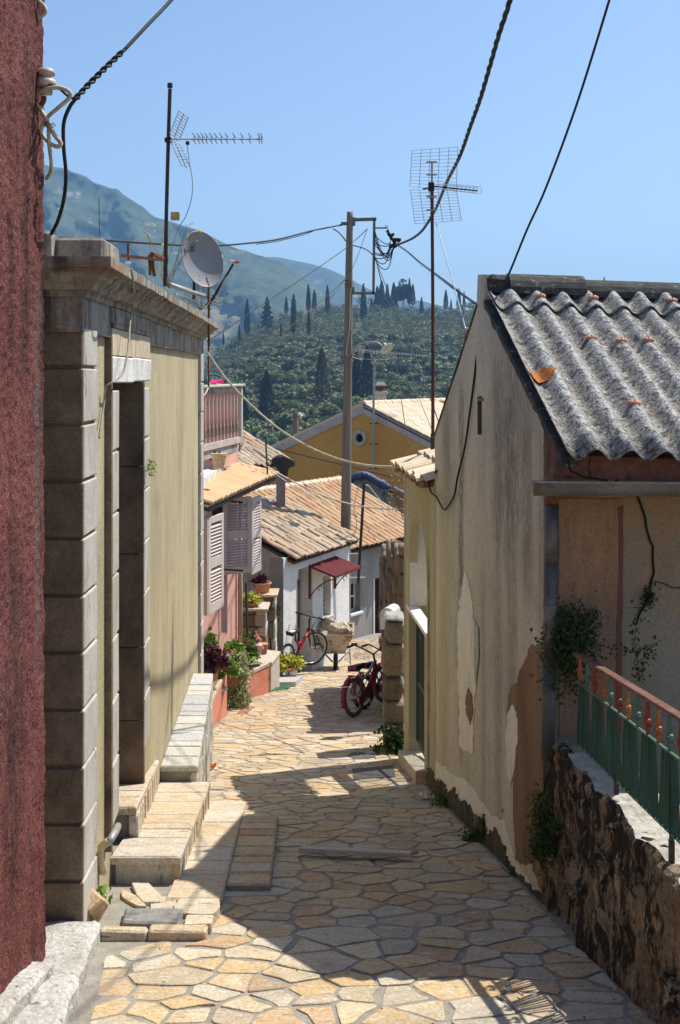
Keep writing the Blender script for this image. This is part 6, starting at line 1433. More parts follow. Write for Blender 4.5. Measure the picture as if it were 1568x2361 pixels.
bicycle('childs_bicycle', 'second children\'s bike with purple mudguard half hidden behind the magenta one', (.36,15.75,g(15.75)), math.radians(52), .95, (M['bike_pink'], M['bike_dkred'], M['tyre'], M['bike_dkred']), .262, 'child', math.radians(-6))
# wheelbarrow with sack, soil heap
WBY = 21.15; wb0 = P(774,1543,WBY); wb0.z = g(WBY)
wbr = thing('wheelbarrow', wb0, 'rusty wheelbarrow standing front-on before the sand heap', 'wheelbarrow')
def wq_(x, y, z): return wb0 + V((x, y, z))
b = MB()
topr = [(-.34,-.30),(.34,-.30),(.36,.52),(-.36,.52)]; botr = [(-.19,-.10),(.19,-.10),(.22,.38),(-.22,.38)]
zb_, zt_ = .34, .72
ring = [wq_(x,y,zb_) for x,y in botr] + [wq_(x,y,zt_ + (.05 if y > 0 else 0)) for x,y in topr] + [wq_(x*.93,y*.93,zt_ + (.05 if y > 0 else 0)-.005) for x,y in topr] + [wq_(x*.9,y*.9,zb_+.02) for x,y in botr]
b.add(ring, [(3,2,1,0)] + [(i,(i+1)%4,4+(i+1)%4,4+i) for i in range(4)] + [(4+i,4+(i+1)%4,8+(i+1)%4,8+i) for i in range(4)] + [(8+i,8+(i+1)%4,12+(i+1)%4,12+i) for i in range(4)] + [(12,13,14,15)])
b.build('tray', M['barrow'], wbr)
MB().tube([wq_(x,y,zt_ + (.05 if y > 0 else 0)) for x,y in topr + topr[:1]], .014, 6).build('tray_rim', M['barrow'], wbr)
wh = MB().torus(wq_(0,-.16,.17), V((1,0,0)), .125, .045, 24, 8); wh.build('wheel', M['tyre'], wbr, True); MB().lathe([(0,-.03),(.09,-.03),(.09,.03),(0,.03)], wq_(0,-.16,.17), 14, axis=V((1,0,0))).build('rim', M['barrow'], wbr)
for s_ in (-1,1):
    MB().tube([wq_(.06*s_,-.17,.18), wq_(.24*s_,.0,.32), wq_(.30*s_,.5,.50), wq_(.33*s_,1.0,.62)], .016, 6).build('handle', M['galv'], wbr)
    MB().tube([wq_(.33*s_,.9,.595), wq_(.335*s_,1.06,.63)], .022, 8).build('grip', M['black'], wbr)
    MB().tube([wq_(.27*s_,.30,.42), wq_(.29*s_,.32,.0)], .015, 6).build('leg', M['galv'], wbr)
    MB().tube([wq_(.30*s_,-.15,.52), wq_(.42*s_,-.16,.52)], .022, 8).build('side_peg', M['black'], wbr)
MB().tube([wq_(-.29,.32,.22), wq_(.29,.32,.22)], .013, 6).build('cross_brace', M['galv'], wbr)
b = MB(); n, m_ = 40, 26; sc0 = wq_(.02,.08,.79)
for j in range(m_+1):
    f = j/m_; ph = math.pi*f
    for i in range(n):
        a = 2*math.pi*i/n; rr = math.sin(ph)**.55
        p = V((-math.cos(ph)*.30, math.cos(a)*rr*.20, math.sin(a)*rr*.10*(1.35-.7*f) + .13*(.5-f)))
        fold = abs(noise.noise(V((math.cos(a)*1.2, math.sin(a)*1.2 + j*.9, 0)))) ; p += V((noise.noise(V((i*.5,j*.9,0)))*.03, -fold*.05, fold*.10 - .05*(f > .8)))
        b.v.append(tuple(sc0 + p))
b.f = [(j*n+i, j*n+(i+1)%n, (j+1)*n+(i+1)%n, (j+1)*n+i) for j in range(m_) for i in range(n)]; b.t = [.5]*len(b.f); b.m = [0]*len(b.f)
tag(b.build('sack', M['sack'], None, True), 'crumpled cream sack lying in the wheelbarrow', 'sack')
b = MB(); c = V((.72,22.75,g(22.75)-.05)); nn = 40
for j in range(nn+1):
    for i in range(nn+1):
        x, y = lerp(-1.0,1.0,i/nn), lerp(-.9,.9,j/nn); d = math.sqrt((x/1.0)**2 + (y/.9)**2)
        z = max(-.05, .42*(max(0, 1-d)**.75)) + .05*noise.noise(V((x*6,y*6,0))) + .025*noise.noise(V((x*17,y*17,3)))
        b.v.append((c.x+x, c.y+y, c.z+z))
b.f = [(j*(nn+1)+i, j*(nn+1)+i+1, (j+1)*(nn+1)+i+1, (j+1)*(nn+1)+i) for j in range(nn) for i in range(nn)]; b.t = [.5]*len(b.f); b.m = [0]*len(b.f)
tag(b.build('sand_heap', M['dirt']), 'heap of sandy building aggregate behind the wheelbarrow', 'heap')
# ================================================================== tiled roofs
tmesh = {}
def tile_roof(parent, O, e, r, W_, L_, mtl, cw_=.20, ex=.33, sag=0.0, jit=.012, name='roof_tile', skip=None, lift=0.0, first=None):
    """O eave corner, e unit along eave, r unit up the slope"""
    e, r = V(e).normalized(), V(r).normalized(); nz_ = e.cross(r)
    if nz_.z < 0: nz_ = -nz_
    key = (mtl.name, cw_)
    if key not in tmesh: tmesh[key] = tile_mesh(ex*1.28, cw_*.50, cw_*.40, .012, cw_*.27).mesh(name, mtl)
    me = tmesh[key]; nc, nr = int(round(W_/cw_)), int(math.ceil(L_/ex)); cnt = 0
    b = MB(); per = 6; n = nc*per + 1; rows = nr*2
    for j in range(rows+1):
        for i in range(n):
            x = i*cw_/per; y = L_*j/rows; k = .018*math.cos(2*math.pi*x/cw_)
            b.v.append(tuple(V(O) + e*x + r*y + nz_*(k - .012 + (.012 if j % 2 == 0 else 0)) - V((0,0,sag*math.sin(math.pi*x/W_)))))
    b.f = [(j*n+i, j*n+i+1, (j+1)*n+i+1, (j+1)*n+i) for j in range(rows) for i in range(n-1)]; b.t = [.5]*len(b.f); b.m = [0]*len(b.f)
    b.build('channel_tiles', mtl, parent)
    MB().box(V(O) - nz_*.10, e*W_, r*L_, nz_*.05).build('roof_boarding', M['dark_iron'], parent)
    for j in range(nr):
        for i in range(nc):
            if skip and skip(i, j): continue
            x = (i+.5)*cw_; y = j*ex - .03
            o_ = V(O) + e*(x + R.gauss(0,jit)) + r*(y + R.gauss(0,jit)) + nz_*(.012 + lift + R.uniform(0,jit*.6)) - V((0,0,sag*math.sin(math.pi*x/W_)))
            inst(name, me, frame(o_, e + r*R.gauss(0,jit*1.5), r + e*R.gauss(0,jit*2.2) + nz_*(.05 + R.gauss(0,jit))), parent); cnt += 1
    return cnt
def ridge_tiles(parent, A, B, mtl, n, r=.13):
    d = (B-A)/n
    for i in range(n):
        q = MB(); L = d.length*1.12; x = d.normalized(); yv = V((0,0,1)).cross(x).normalized(); m = 7
        for (t, rr) in ((0, r), (L, r*.86)):
            for k in range(m+1): a = math.pi*k/m; q.v.append(tuple(A + d*i + x*t + yv*(-math.cos(a)*rr) + V((0,0,math.sin(a)*rr*.75))))
        q.f = [(k, k+1, m+1+k+1, m+1+k) for k in range(m)] + [tuple(range(m,-1,-1)), tuple(range(m+1,2*m+2))]; q.t = [.5]*len(q.f); q.m = [0]*len(q.f)
        q.build('ridge_tile', mtl, parent)

# ================================================================== pink house with balcony
PK = thing('pink_house', (-1.9,16,g(16)), 'pink house with balcony, tiled awning and open grey shutters', 'house')
def PX(Y, o=0.0): return -1.66 + .125*(Y-18.2) + o
def pk(Y, z, o=0.0): return V((PX(Y,o), Y, z))
b = MB(); b.quad(pk(12.6,-6), pk(17.95,-6), pk(17.95,-1.1), pk(12.6,-1.1)); b.quad(pk(17.95,-6), V((-4,18.4,-6)), V((-4,18.4,-1.1)), pk(17.95,-1.1)); b.quad(pk(12.6,-6), pk(12.6,-1.1), V((-5,12.6,-1.1)), V((-5,12.6,-6)))
b.quad(pk(12.6,-1.1), pk(17.95,-1.1), V((-4,18.4,-1.1)), V((-5,12.6,-1.1)))
b.build('wall', M['pink'], PK)
for i, (ya, yb) in enumerate(((15.3,16.0),(16.6,17.05))):
    MB().box(pk(ya,-4.9,.012), V((-.03,0,0)), pk(yb,0)-pk(ya,0), V((0,0,1.75))).build('door_panel', M['pink'], PK)
MB().tube([pk(17.86,-1.8,.06), pk(17.86,-5.3,.06)], .04, 10).build('downpipe', mat('cream_pipe', [(.55,.42,.33),(.62,.50,.41)], scale=4, bump=.1), PK, True)
# balcony slab, rails, balusters
bal = (V((-1.95,14.9,0)), V((-1.60,16.95,0))); bd = bal[1]-bal[0]; bn = V((bd.y,-bd.x,0)).normalized()
MB().box(bal[0] + V((-.6,0,-1.22)), bd, bn*.62 + V((.0,0,0)), V((0,0,.13))).build('balcony_slab', M['grey_conc'], PK)
MB().box(bal[0] + bn*-.06 + V((0,0,-1.09)), bd, bn*.12, V((0,0,.09))).build('plinth_rail', M['pale_trim'], PK)
MB().cbox(bal[0] + bn*-.06 + V((0,0,-.30)), bd*1.0, bn*.10, V((0,0,.09)), .006).build('under_rail', M['grey_conc'], PK)
MB().cbox(bal[0] + bn*-.09 - bd*.02 + V((0,0,-.21)), bd*1.06, bn*.19, V((0,0,.035)), .006).build('top_rail', M['capgrey'], PK)
nb = 11; prof = [(.035,0),(.035,.07),(.028,.08),(.034,.12),(.034,.20),(.028,.24),(.030,.6),(.034,.68),(.034,.70)]
bme = MB().lathe(prof, (0,0,0), 8).mesh('baluster', M['pink_old'])
for i in range(nb): p = bal[0] + bd*((i+.5)/nb) + V((0,0,-1.0)); inst('baluster', bme, Matrix.Translation(p), PK)
MB().cbox(bal[0] + bd*.985 + bn*-.05 + V((0,0,-1.1)), bd.normalized()*.09, bn*.12, V((0,0,.92)), .006).build('end_post', M['capgrey'], PK)
MB().quad(V((-3.2,15.2,-1.05)), bal[0]+V((-.15,0,-1.05)), bal[1]+V((-.15,0,-1.05)), V((-3,17.2,-1.05))).build('balcony_floor', M['grey_conc'], PK)
MB().quad(V((-2.95,15.0,-1.0)), V((-2.5,17.2,-1.0)), V((-2.5,17.2,.2)), V((-2.95,15.0,.2))).build('upper_wall', M['pink'], PK)
# things on the balcony
o = MB(); o.hexa([P(487,884,15.6), P(515,884,15.9), P(515,884,16.05), P(487,884,15.75), P(485,875,15.6), P(517,875,15.9), P(517,875,16.08), P(485,875,15.78)]); tag(o.build('plastic_basin', M['pink_plastic']), 'bright pink plastic basin on the balcony rail', 'basin')
gh = cable('garden_hose', SP((480,888,15.5),(478,868,15.6),(490,862,15.7),(515,870,16.2),(540,885,16.8),(549,905,17.0),(551,960,17.0),(553,1040,17.0)), .012, M['green_hose'], 'green hose draped over the balcony rail and down its corner', n=1, cat='hose')
MB().tube([P(480,900,13.0), P(481,800,13.0), P(480,700,13.0)], .012, 6)
tag(MB().tube([P(481,905,13.2), P(481,745,13.2)], .012, 6).build('rusty_rod', M['iron_rust']), 'rusty upright rod beyond the end of the cornice', 'rod')
tag(MB().tube([V((PX(17.0,.62),17.3,-1.0)), V((PX(17.0,.62)+.04,17.3,-1.75))], .016, 6).build('green_post', M['green_metal']), 'short green post standing at the balcony corner', 'post')
tag(MB().tube([P(567,1343,17.6), P(570,1460,17.6)], .020, 8).build('green_post', M['green_metal']), 'thin green post below the large open shutter', 'post')
tag(MB().lathe([(.07,0),(.10,.16),(.11,.17),(.11,.20),(.09,.20)], P(505,1080,14.3), 12).build('plant_trough', flat('cream_pot', (.58,.44,.26), .7)), 'small cream pot on the ledge above the tiled awning', 'pot')
b = MB()
for i in range(30): b.leaf(P(499,1058,14.3) + V((R.gauss(0,.03),0,R.uniform(-.02,.09))), .06, .4)
tag(b.build('pot_plant', M['leaf_dark']), 'small dark plant in the cream pot above the awning', 'plant')
# lime rubble behind the awning and the awning itself
b = MB(); lump(b, -2.3, -1.80, 13.2, 17.4, -1.30, -1.48, -1.9, 8, 36, .05, 4.4); b.build('mortar_fillet', M['white_lime'], PK)
AW = thing('tiled_awning', (-1.5,16,-1.8), 'orange tiled awning projecting over the open shutters', 'awning')
eA, eB = V((-1.60,13.45,-1.63)), V((-1.03,18.1,-1.69)); ed = (eB-eA).normalized(); rr_ = V((-.98,.12,.21)).normalized()
tile_roof(AW, eA, ed, rr_, 4.6, .72, M['awning_tile'], .153, .36, 0, .006, 'awning_tile')
MB().box(eA - V((.0,0,.06)) + rr_*.04, ed*4.6, rr_*.05, V((0,0,.035))).build('eave_board', M['pale_trim'], AW)
for i in range(5): p = eA + ed*(.4 + i*.95); MB().box(p + V((-.62,0,-.10)), V((.60,0,-.0)), V((0,.06,0)), V((0,0,.06))).build('rafter', M['dark_iron'], AW)
# shutters
def shutter(hinge, out, z0, z1, lab=None):
    """hinge, out: plan points of the two vertical edges"""
    h_, o_ = V((hinge[0],hinge[1],0)), V((out[0],out[1],0)); d = o_-h_; w_ = d.length; d = d/w_; n_ = V((d.y,-d.x,0))
    t = bpy.data.objects.new('shutter', None); C.objects.link(t); t.location = V((hinge[0],hinge[1],z0)); adopt(t, PK)
    th = .035
    def bx(x0, x1, za, zb, m=M['shutter'], nm='stile', tk=th, off=0.0): return MB().cbox(h_ + d*x0 + n_*(off - tk/2) + V((0,0,za)), d*(x1-x0), n_*tk, V((0,0,zb-za)), .003).build(nm, m, t)
    sw = w_*.16; bx(0, sw, z0, z1); bx(w_-sw, w_, z0, z1)
    H_ = z1 - z0; lv = [(z0+H_*.10, z0+H_*.46), (z0+H_*.57, z0+H_*.93)]
    bx(sw, w_-sw, z0, lv[0][0], nm='rail'); bx(sw, w_-sw, lv[0][1], lv[1][0], nm='rail'); bx(sw, w_-sw, lv[1][1], z1, nm='rail')
    for a, c in lv:
        n = 10
        for i in range(n):
            z = lerp(a, c, (i+.15)/n); MB().box(h_ + d*sw + n_*-.018 + V((0,0,z)), d*(w_-2*sw), n_*.036 + V((0,0,-.024)), V((0,0,.008))).build('slat', M['shutter'], t)
    return t
shutter((-1.82,16.75), (-1.39,17.0), -3.13, -1.94); shutter((-1.395,17.04), (-1.285,17.5), -3.18, -1.98)
shutter((-2.12,13.7), (-1.66,13.62), -3.05, -1.83); shutter((-1.672,13.66), (-1.53,14.15), -3.05, -1.83)
MB().box(pk(16.2,-3.1,.006), V((-.06,0,0)), pk(16.8,0)-pk(16.2,0), V((0,0,1.15))).build('window', M['void'], PK)
for z in (-1.99,-3.05): MB().tube([P(515,(VH - z/16.8*F),16.70), P(560,(VH - z/16.8*F)+3,16.60)], .014, 6).build('hinge_strap', M['black'], PK)
MB().tube([P(514,1300,16.72), P(514,1338,16.72)], .012, 6).build('hinge_strap', M['black'], PK)

# ================================================================== planters, pots, steps on the left
SL = M['slab']
def box4(name, pts, z0, z1, m, parent=None):
    b = MB(); b.hexa([V((x,y,z0(y) if callable(z0) else z0)) for x,y in pts] + [V((x,y,z1(y) if callable(z1) else z1)) for x,y in pts]); return b.build(name, m, parent)
def planter(lab, pts, zt_):
    t = thing('planter', (pts[1][0], pts[1][1], g(pts[1][1])), lab, 'planter', 'coral masonry planters'); 
    box4('trough', pts, lambda y: g(y)-.1, zt_-.03, M['planter'], t)
    cx = sum(p[0] for p in pts)/4; cy = sum(p[1] for p in pts)/4
    box4('coping', [(cx+(x-cx)*1.04, cy+(y-cy)*1.02) for x,y in pts], zt_-.03, zt_+.012, SL, t)
    box4('soil', [(cx+(x-cx)*.78, cy+(y-cy)*.86) for x,y in pts], zt_+.005, zt_+.02, M['ground'], t); return t
# points: near-left, near-right, far-right, far-left
planter('low coral planter box nearest the grey-capped wall', [(-2.05,13.5),(-1.63,13.6),(-1.585,15.2),(-1.95,15.3)], -4.17)
planter('taller coral planter box with pale coping at the bend', [(-2.0,16.7),(-1.53,16.72),(-1.155,17.5),(-1.55,18.0)], -4.70)
st3 = thing('white_step', (-1.2,18.6,g(18.6)), 'whitish stone step behind the taller coral planter', 'step')
box4('step_block', [(-1.5,17.7),(-1.12,17.65),(-1.02,18.3),(-1.4,18.5)], lambda y: g(y)-.1, -4.75, M['wallstone'], st3); box4('step_slab', [(-1.52,17.68),(-1.10,17.62),(-1.0,18.32),(-1.42,18.52)], -4.75, -4.71, SL, st3)
pv = thing('paved_kerb', (-.9,19,g(19)), 'low pale flagged kerb beside the yellow-green bush', 'kerb')
box4('kerb_block', [(-1.25,18.3),(-.75,18.35),(-.66,19.3),(-1.2,19.4)], lambda y: g(y)-.1, lambda y: g(y)+.09, M['capgrey'], pv)
def leafplant(name, lab, c, rad, n, size, m, pot=None, pr=.12, ph=.18, flowers=None, fn=0, group=None, aspect=.6, potm='terracotta'):
    c = V(c); t = thing(name, c, lab, 'plant', group); b = MB(); fl = MB(); base = c + V((0,0,ph if pot else 0))
    k = max(4, n//55)
    for i in range(k):
        d = V((R.gauss(0,1), R.gauss(0,1), abs(R.gauss(0,1)))).normalized()*R.uniform(.3,1); cc = base + V((d.x*rad[0], d.y*rad[1], d.z*rad[2])); tn = R.random()
        for _ in range(n//k): b.leaf(cc + V((R.gauss(0,.2)*rad[0], R.gauss(0,.2)*rad[1], R.gauss(0,.18)*rad[2])), size*R.uniform(.6,1.3), aspect, tone=min(1, tn*.45 + R.random()*.55))
    b.build('leaves', m, t)
    s = MB()
    for i in range(6): e = base + V((R.gauss(0,.4)*rad[0], R.gauss(0,.4)*rad[1], R.uniform(.3,.9)*rad[2])); s.tube([base - V((0,0,.03)), base.lerp(e,.5), e], .005, 4)
    s.build('stems', M['leaf_weed'], t)
    if fn:
        for i in range(fn):
            d = V((R.gauss(0,1), R.gauss(-.6,.8), abs(R.gauss(.4,.7)))).normalized(); cc = base + V((d.x*rad[0], d.y*rad[1], d.z*rad[2]))*1.02
            fl = MB()
            for _ in range(12): fl.leaf(cc + V((R.gauss(0,.022), R.gauss(0,.022), R.gauss(0,.02))), .045, .75)
            fl.build('flower', flowers, t)
    if pot: MB().lathe([(pr*.68,0),(pr*.72,.01),(pr*.95,ph*.85),(pr*1.06,ph*.86),(pr*1.06,ph),(pr*.92,ph),(pr*.90,ph*.9),(0,ph*.9)], c, 16).build('pot', M[potm], t, True)
    return t
def PG(u, v, z):   # point at height z seen at photo row v
    Y = z*F/(VH-v); return P(u, v, Y)
leafplant('geranium', 'leafy pink geranium bush in a pot on the taller planter', P(550,1550,16.9), (.27,.22,.30), 1200, .085, M['leaf'], True, .13, .2, M['petal_pink'], 8)
leafplant('variegated_ivy', 'trailing cream-edged ivy spilling over between the coral planters', P(535,1582,16.0), (.27,.22,.27), 1300, .058, M['leaf_var'], True, .13, .2)
b = MB(); s = MB()
for i in range(16):
    p = P(R.uniform(520,572),R.uniform(1550,1575),R.uniform(15.7,16.3)); path = [p]
    for k in range(9): path.append(path[-1] + V((R.gauss(0,.02), R.gauss(-.01,.02), -R.uniform(.03,.075))))
    s.tube(path, .004, 4)
    for q in path:
        for _ in range(7): b.leaf(q + V((R.gauss(0,.03), R.gauss(0,.03), R.gauss(0,.025))), R.uniform(.03,.06), .75)
tt = thing('hanging_ivy', P(540,1600,16.0), 'cream-edged ivy strands hanging down the front of the taller planter', 'plant'); b.build('leaves', M['leaf_var'], tt); s.build('stems', M['leaf_weed'], tt)
leafplant('rose_plant', 'sparse rose plant with pale pink bloom behind the geranium', P(578,1520,17.3), (.22,.16,.24), 330, .05, M['leaf_weed'], True, .11, .18, M['petal_pale'], 5)
leafplant('coleus_plant', 'dark burgundy leafed plant on the low coral planter', P(486,1568,14.3), (.18,.2,.25), 800, .085, M['leaf_purple'], True, .12, .2)
leafplant('climbing_plant', 'bright green broad-leaved plant at the end of the beige house', P(480,1510,14.6), (.17,.2,.24), 600, .095, M['leaf'])
leafplant('green_plant', 'bright green trailing plant over the dark burgundy leaves', P(505,1545,14.9), (.20,.2,.18), 600, .085, M['leaf'])
leafplant('magenta_flowers', 'magenta blossoms among the ivy between the planters', P(533,1520,16.2), (.08,.08,.10), 60, .05, M['leaf'], flowers=M['petal_pink'], fn=5)
leafplant('magenta_flowers', 'magenta blossom cluster at the right end of the geranium', P(584,1500,17.0), (.06,.06,.08), 40, .05, M['leaf'], flowers=M['petal_pink'], fn=6)
leafplant('yellow_bush', 'yellow-green leafy bush in a bowl on the ground by the red bike', P(660,1546,19.3), (.26,.2,.20), 1100, .065, M['leaf_yel'], True, .2, .08)
tag(MB().lathe([(.06,0),(.085,.15),(.09,.155),(.09,.18),(.07,.18)], P(592,1512,17.2), 12).build('grey_pot', M['white_pl']), 'small whitish pot on the taller planter coping', 'pot')
tag(MB().lathe([(.06,0),(.085,.14),(.09,.145),(.09,.17),(.07,.17)], P(606,1508,17.4), 12).build('clay_pot', M['terracotta']), 'small clay pot beside the whitish pot on the coping', 'pot')
tag(MB().lathe([(.10,0),(.13,.015),(.12,.04),(.09,.045)], P(503,1592,14.8), 14).build('stone_bowl', M['capgrey']), 'flat grey stone bowl on the low planter coping', 'bowl')
leafplant('red_flowers', 'little red flowered plant at the foot of the white step', P(622,1546,18.1), (.06,.06,.14), 110, .04, M['leaf_weed'], flowers=M['petal_pink'], fn=3)
leafplant('street_weed', 'small green weed with red petals growing in the street', P(672,1570,19.2), (.07,.06,.07), 120, .045, M['leaf'])
hs = cable('coiled_hose', [V((p[0],p[1],g(p[1])+.035)) for p in [(-1.17,17.7),(-1.05,17.95),(-.92,18.15),(-.85,18.2),(-.88,18.0),(-1.0,17.8),(-1.12,17.7),(-1.2,17.75)]], .016, M['green_hose'], 'green garden hose folded on the paving beside the planter', cat='hose')
# stone piers with caps and pots
for (u0, u1, vt, vb, Y, lab) in ((552,614,1405,1560,18.6,'front stone pier with pale slab carrying the yellow plant'), (606,636,1373,1560,19.2,'rear stone pier with pale slab carrying the purple plant')):
    t = thing('garden_pier', P(u0, vb, Y), lab, 'pier', 'stone garden piers'); A, B = P(u0,vt,Y), P(u1,vt,Y); z = g(Y)-.1
    while z < A.z - .03:
        hh = min(R.uniform(.16,.30), A.z-.03-z); x = A.x
        while x < B.x-.04:
            ww = min(R.uniform(.14,.3), B.x-x); MB().cbox((x,Y+.03,z), (ww-.012,0,0), (0,.5,0), (0,0,max(.02,hh-.012)), .012, .01).build('stone', M['rubble'] if x < B.x-.2 else M['wallstone'], t); x += ww
        z += hh
    MB().cbox((A.x-.03,Y-.02,A.z-.03), (B.x-A.x+.06,0,0), (0,.6,0), (0,0,.045), .008, .004).build('cap_slab', SL, t)
leafplant('yellow_plant', 'round yellow-green plant in a bowl on the front stone pier', P(578,1404,18.8), (.20,.18,.15), 800, .05, M['leaf_yel'], True, .16, .12)
leafplant('purple_plant', 'spiky purple plant in a tall clay pot on the rear pier', P(605,1371,19.4), (.18,.15,.10), 150, .16, M['leaf_purple'], True, .155, .22, aspect=.22)
hr = thing('green_handrail', P(568,1450,18.9), 'sloping green handrail with bars beside the front pier', 'railing')
MB().tube([P(548,1460,18.9), P(586,1415,19.0)], .018, 6).build('rail', M['green_metal'], hr)
for i in range(7): t = i/6; a = P(548,1460,18.9).lerp(P(586,1415,19.0), t); MB().tube([a, a - V((0,0,.5))], .008, 5).build('bar', M['green_metal'], hr)
bushy('creeper', P(640,1395,19.6), (.06,.06,.22), 220, .035, M['leaf_dark'], 'dark creeper hanging at the corner of the white cottage', 3)

# ================================================================== white cottage
WC = thing('white_cottage', (-.6,21,g(21)), 'whitewashed cottage with old mossy tile roof', 'house')
d1, n1 = V((.432,.902,0)), V((.902,-.432,0)); c1 = V((-1.13,19.97,0)) + n1*.10
def w1(s, z, o=0.0): return c1 + d1*s + n1*o + V((0,0,z))
def wseg(s0, s1, z0, z1, m=M['white_wall'], nm='wall', o=0.0, th=.30): return MB().box(w1(s0,z0,o-th), d1*(s1-s0), n1*th, V((0,0,z1-z0))).build(nm, m, WC)
ztp = -3.42
wseg(0,.584,-6.6,ztp); wseg(.584,1.175,-3.72,ztp); wseg(1.175,1.643,-6.6,ztp); wseg(1.643,1.98,-4.03,ztp); wseg(1.643,1.98,-6.6,-4.86); wseg(1.98,2.85,-6.6,ztp)
MB().box(w1(.584,-6.6,-.29), d1*.591, n1*.05, V((0,0,2.9))).build('door', mat('grey_board_door', [(.40,.37,.32),(.46,.43,.38)], scale=8, sv=(1,1,.2), bump=.1), WC)
MB().box(w1(1.643,-4.86,-.20), d1*.337, n1*.04, V((0,0,.83))).build('window', M['green_door'], WC)
for i in range(9): MB().box(w1(1.65,-4.84+i*.09,-.16), d1*.32, n1*.02 + V((0,0,-.02)), V((0,0,.015))).build('window_slat', M['green_door'], WC)
MB().box(w1(1.6,-4.90,-.05), d1*.42, n1*.12, V((0,0,.05))).build('sill', M['slab'], WC)
MB().quad(w1(0,-6.6), w1(0,-6.6,-2.6), w1(0,-2.4,-2.6), w1(0,ztp)).build('end_wall', M['grey_wall'], WC)
MB().box(w1(.55,-3.9,.012), d1*.035, n1*.02, V((0,0,-.0)) + V((0,0,-1.75))).build('door_edge', M['black'], WC)
r1 = (V((-.902,.432,.42))).normalized(); O1 = V((-.81,20.0,-3.45)); A1 = O1 - d1*.02
tile_roof(WC, A1, d1, r1, 2.8, 1.98, M['tile_old'], .187, .33, .03, .022)
ridge_tiles(WC, A1 + r1*2.0, A1 + r1*2.0 + d1*2.8, M['tile_old'], 7)
MB().box(A1 + r1*.25 + d1*.06 - V((0,0,.14)), d1*2.6, r1*.05, V((0,0,.06))).build('eave_beam', M['dark_iron'], WC)
# red corrugated canopy with brackets
CN = thing('door_canopy', w1(1.0,-3.8,.3), 'dark red corrugated canopy on scrolled brackets over the cottage door', 'canopy')
b = MB(); n = 81
for side in (0,1):
    for j in range(2):
        for i in range(n):
            s_ = .98 + 1.2*i/(n-1); b.v.append(tuple(w1(s_, -3.70 - .17*j + .022*math.sin(i*math.pi/4) - .004*side, .03 + .57*j)))
N = 2*n
for i in range(n-1): f = (i, i+1, n+i+1, n+i); b.f += [f, tuple(N+q for q in f[::-1]), (n+i, n+i+1, N+n+i+1, N+n+i)]
b.t = [.5]*len(b.f); b.m = [0]*len(b.f); b.build('sheet', M['red_sheet'], CN)
for s_ in (1.0, 2.12):
    MB().box(w1(s_,-4.35,.0), d1*.04, n1*.04, V((0,0,.64))).build('bracket_post', M['red_iron'], CN); MB().box(w1(s_,-3.745,.03), d1*.04, n1*.56 + V((0,0,-.165)), V((0,0,.03))).build('bracket_arm', M['red_iron'], CN)
    MB().tube(spline([w1(s_+.02,-4.3,.04), w1(s_+.02,-4.15,.15), w1(s_+.02,-4.0,.35), w1(s_+.02,-3.93,.52)], 4), .012, 6).build('bracket_stay', M['red_iron'], CN)
    MB().tube([w1(s_+.02, -4.12 + .05*math.sin(a), .24 + .05*math.cos(a)) for a in [0,.8,1.6,2.4,3.2,4,4.8]], .009, 5).build('scroll', M['red_iron'], CN)
MB().box(w1(.98,-3.90,.57), d1*1.2, n1*.025, V((0,0,.03))).build('front_bar', M['red_iron'], CN)
# chimney flue with dark cowl
ch = thing('flue_chimney', P(651,1176,22.6), 'square rusty flue with sagging dark cowl on the cottage roof', 'chimney')
p = P(639,1180,22.5); MB().cbox(p, (.17,.03,0), (-.03,.17,0), (0,0,1.0), .01).build('flue', mat('fibre_flue', [(.20,.16,.14),(.30,.26,.235)], scale=5, sv=(1,1,.3), bump=.3, layers=[dict(c=(.22,.09,.045), s=4, sv=(1,1,.2), lo=.56, hi=.7, a=.7)]), ch)
b = MB(); c = P(653,1098,22.55)
rows_ = [(.085,0),(.09,.10),(.13,.20),(.17,.30),(.18,.38),(.15,.45),(.07,.47),(.0,.47)]
for (rr, z) in rows_:
    for i in range(14):
        a = 2*math.pi*i/14; b.v.append((c.x + rr*1.1*math.cos(a) + (.05*math.cos(a) if z > .2 and z < .4 else 0), c.y + rr*.9*math.sin(a), c.z + z*.93 + .03*noise.noise(V((math.cos(a)*2, math.sin(a)*2, z*4))) - (.06*max(0,math.cos(a)) if z > .25 else 0)))
b.f = [(j*14+i, j*14+(i+1)%14, (j+1)*14+(i+1)%14, (j+1)*14+i) for j in range(len(rows_)-1) for i in range(14)]; b.t = [.5]*len(b.f); b.m = [0]*len(b.f)
b.build('cowl', mat('sooty_cowl', [(.028,.025,.024),(.06,.05,.045)], scale=6, bump=.3), ch, True)
MB().cbox(P(637,1182,22.45), (.20,.03,0), (-.03,.22,0), (0,0,.06), .01, .01).build('collar', M['terracotta'], ch)

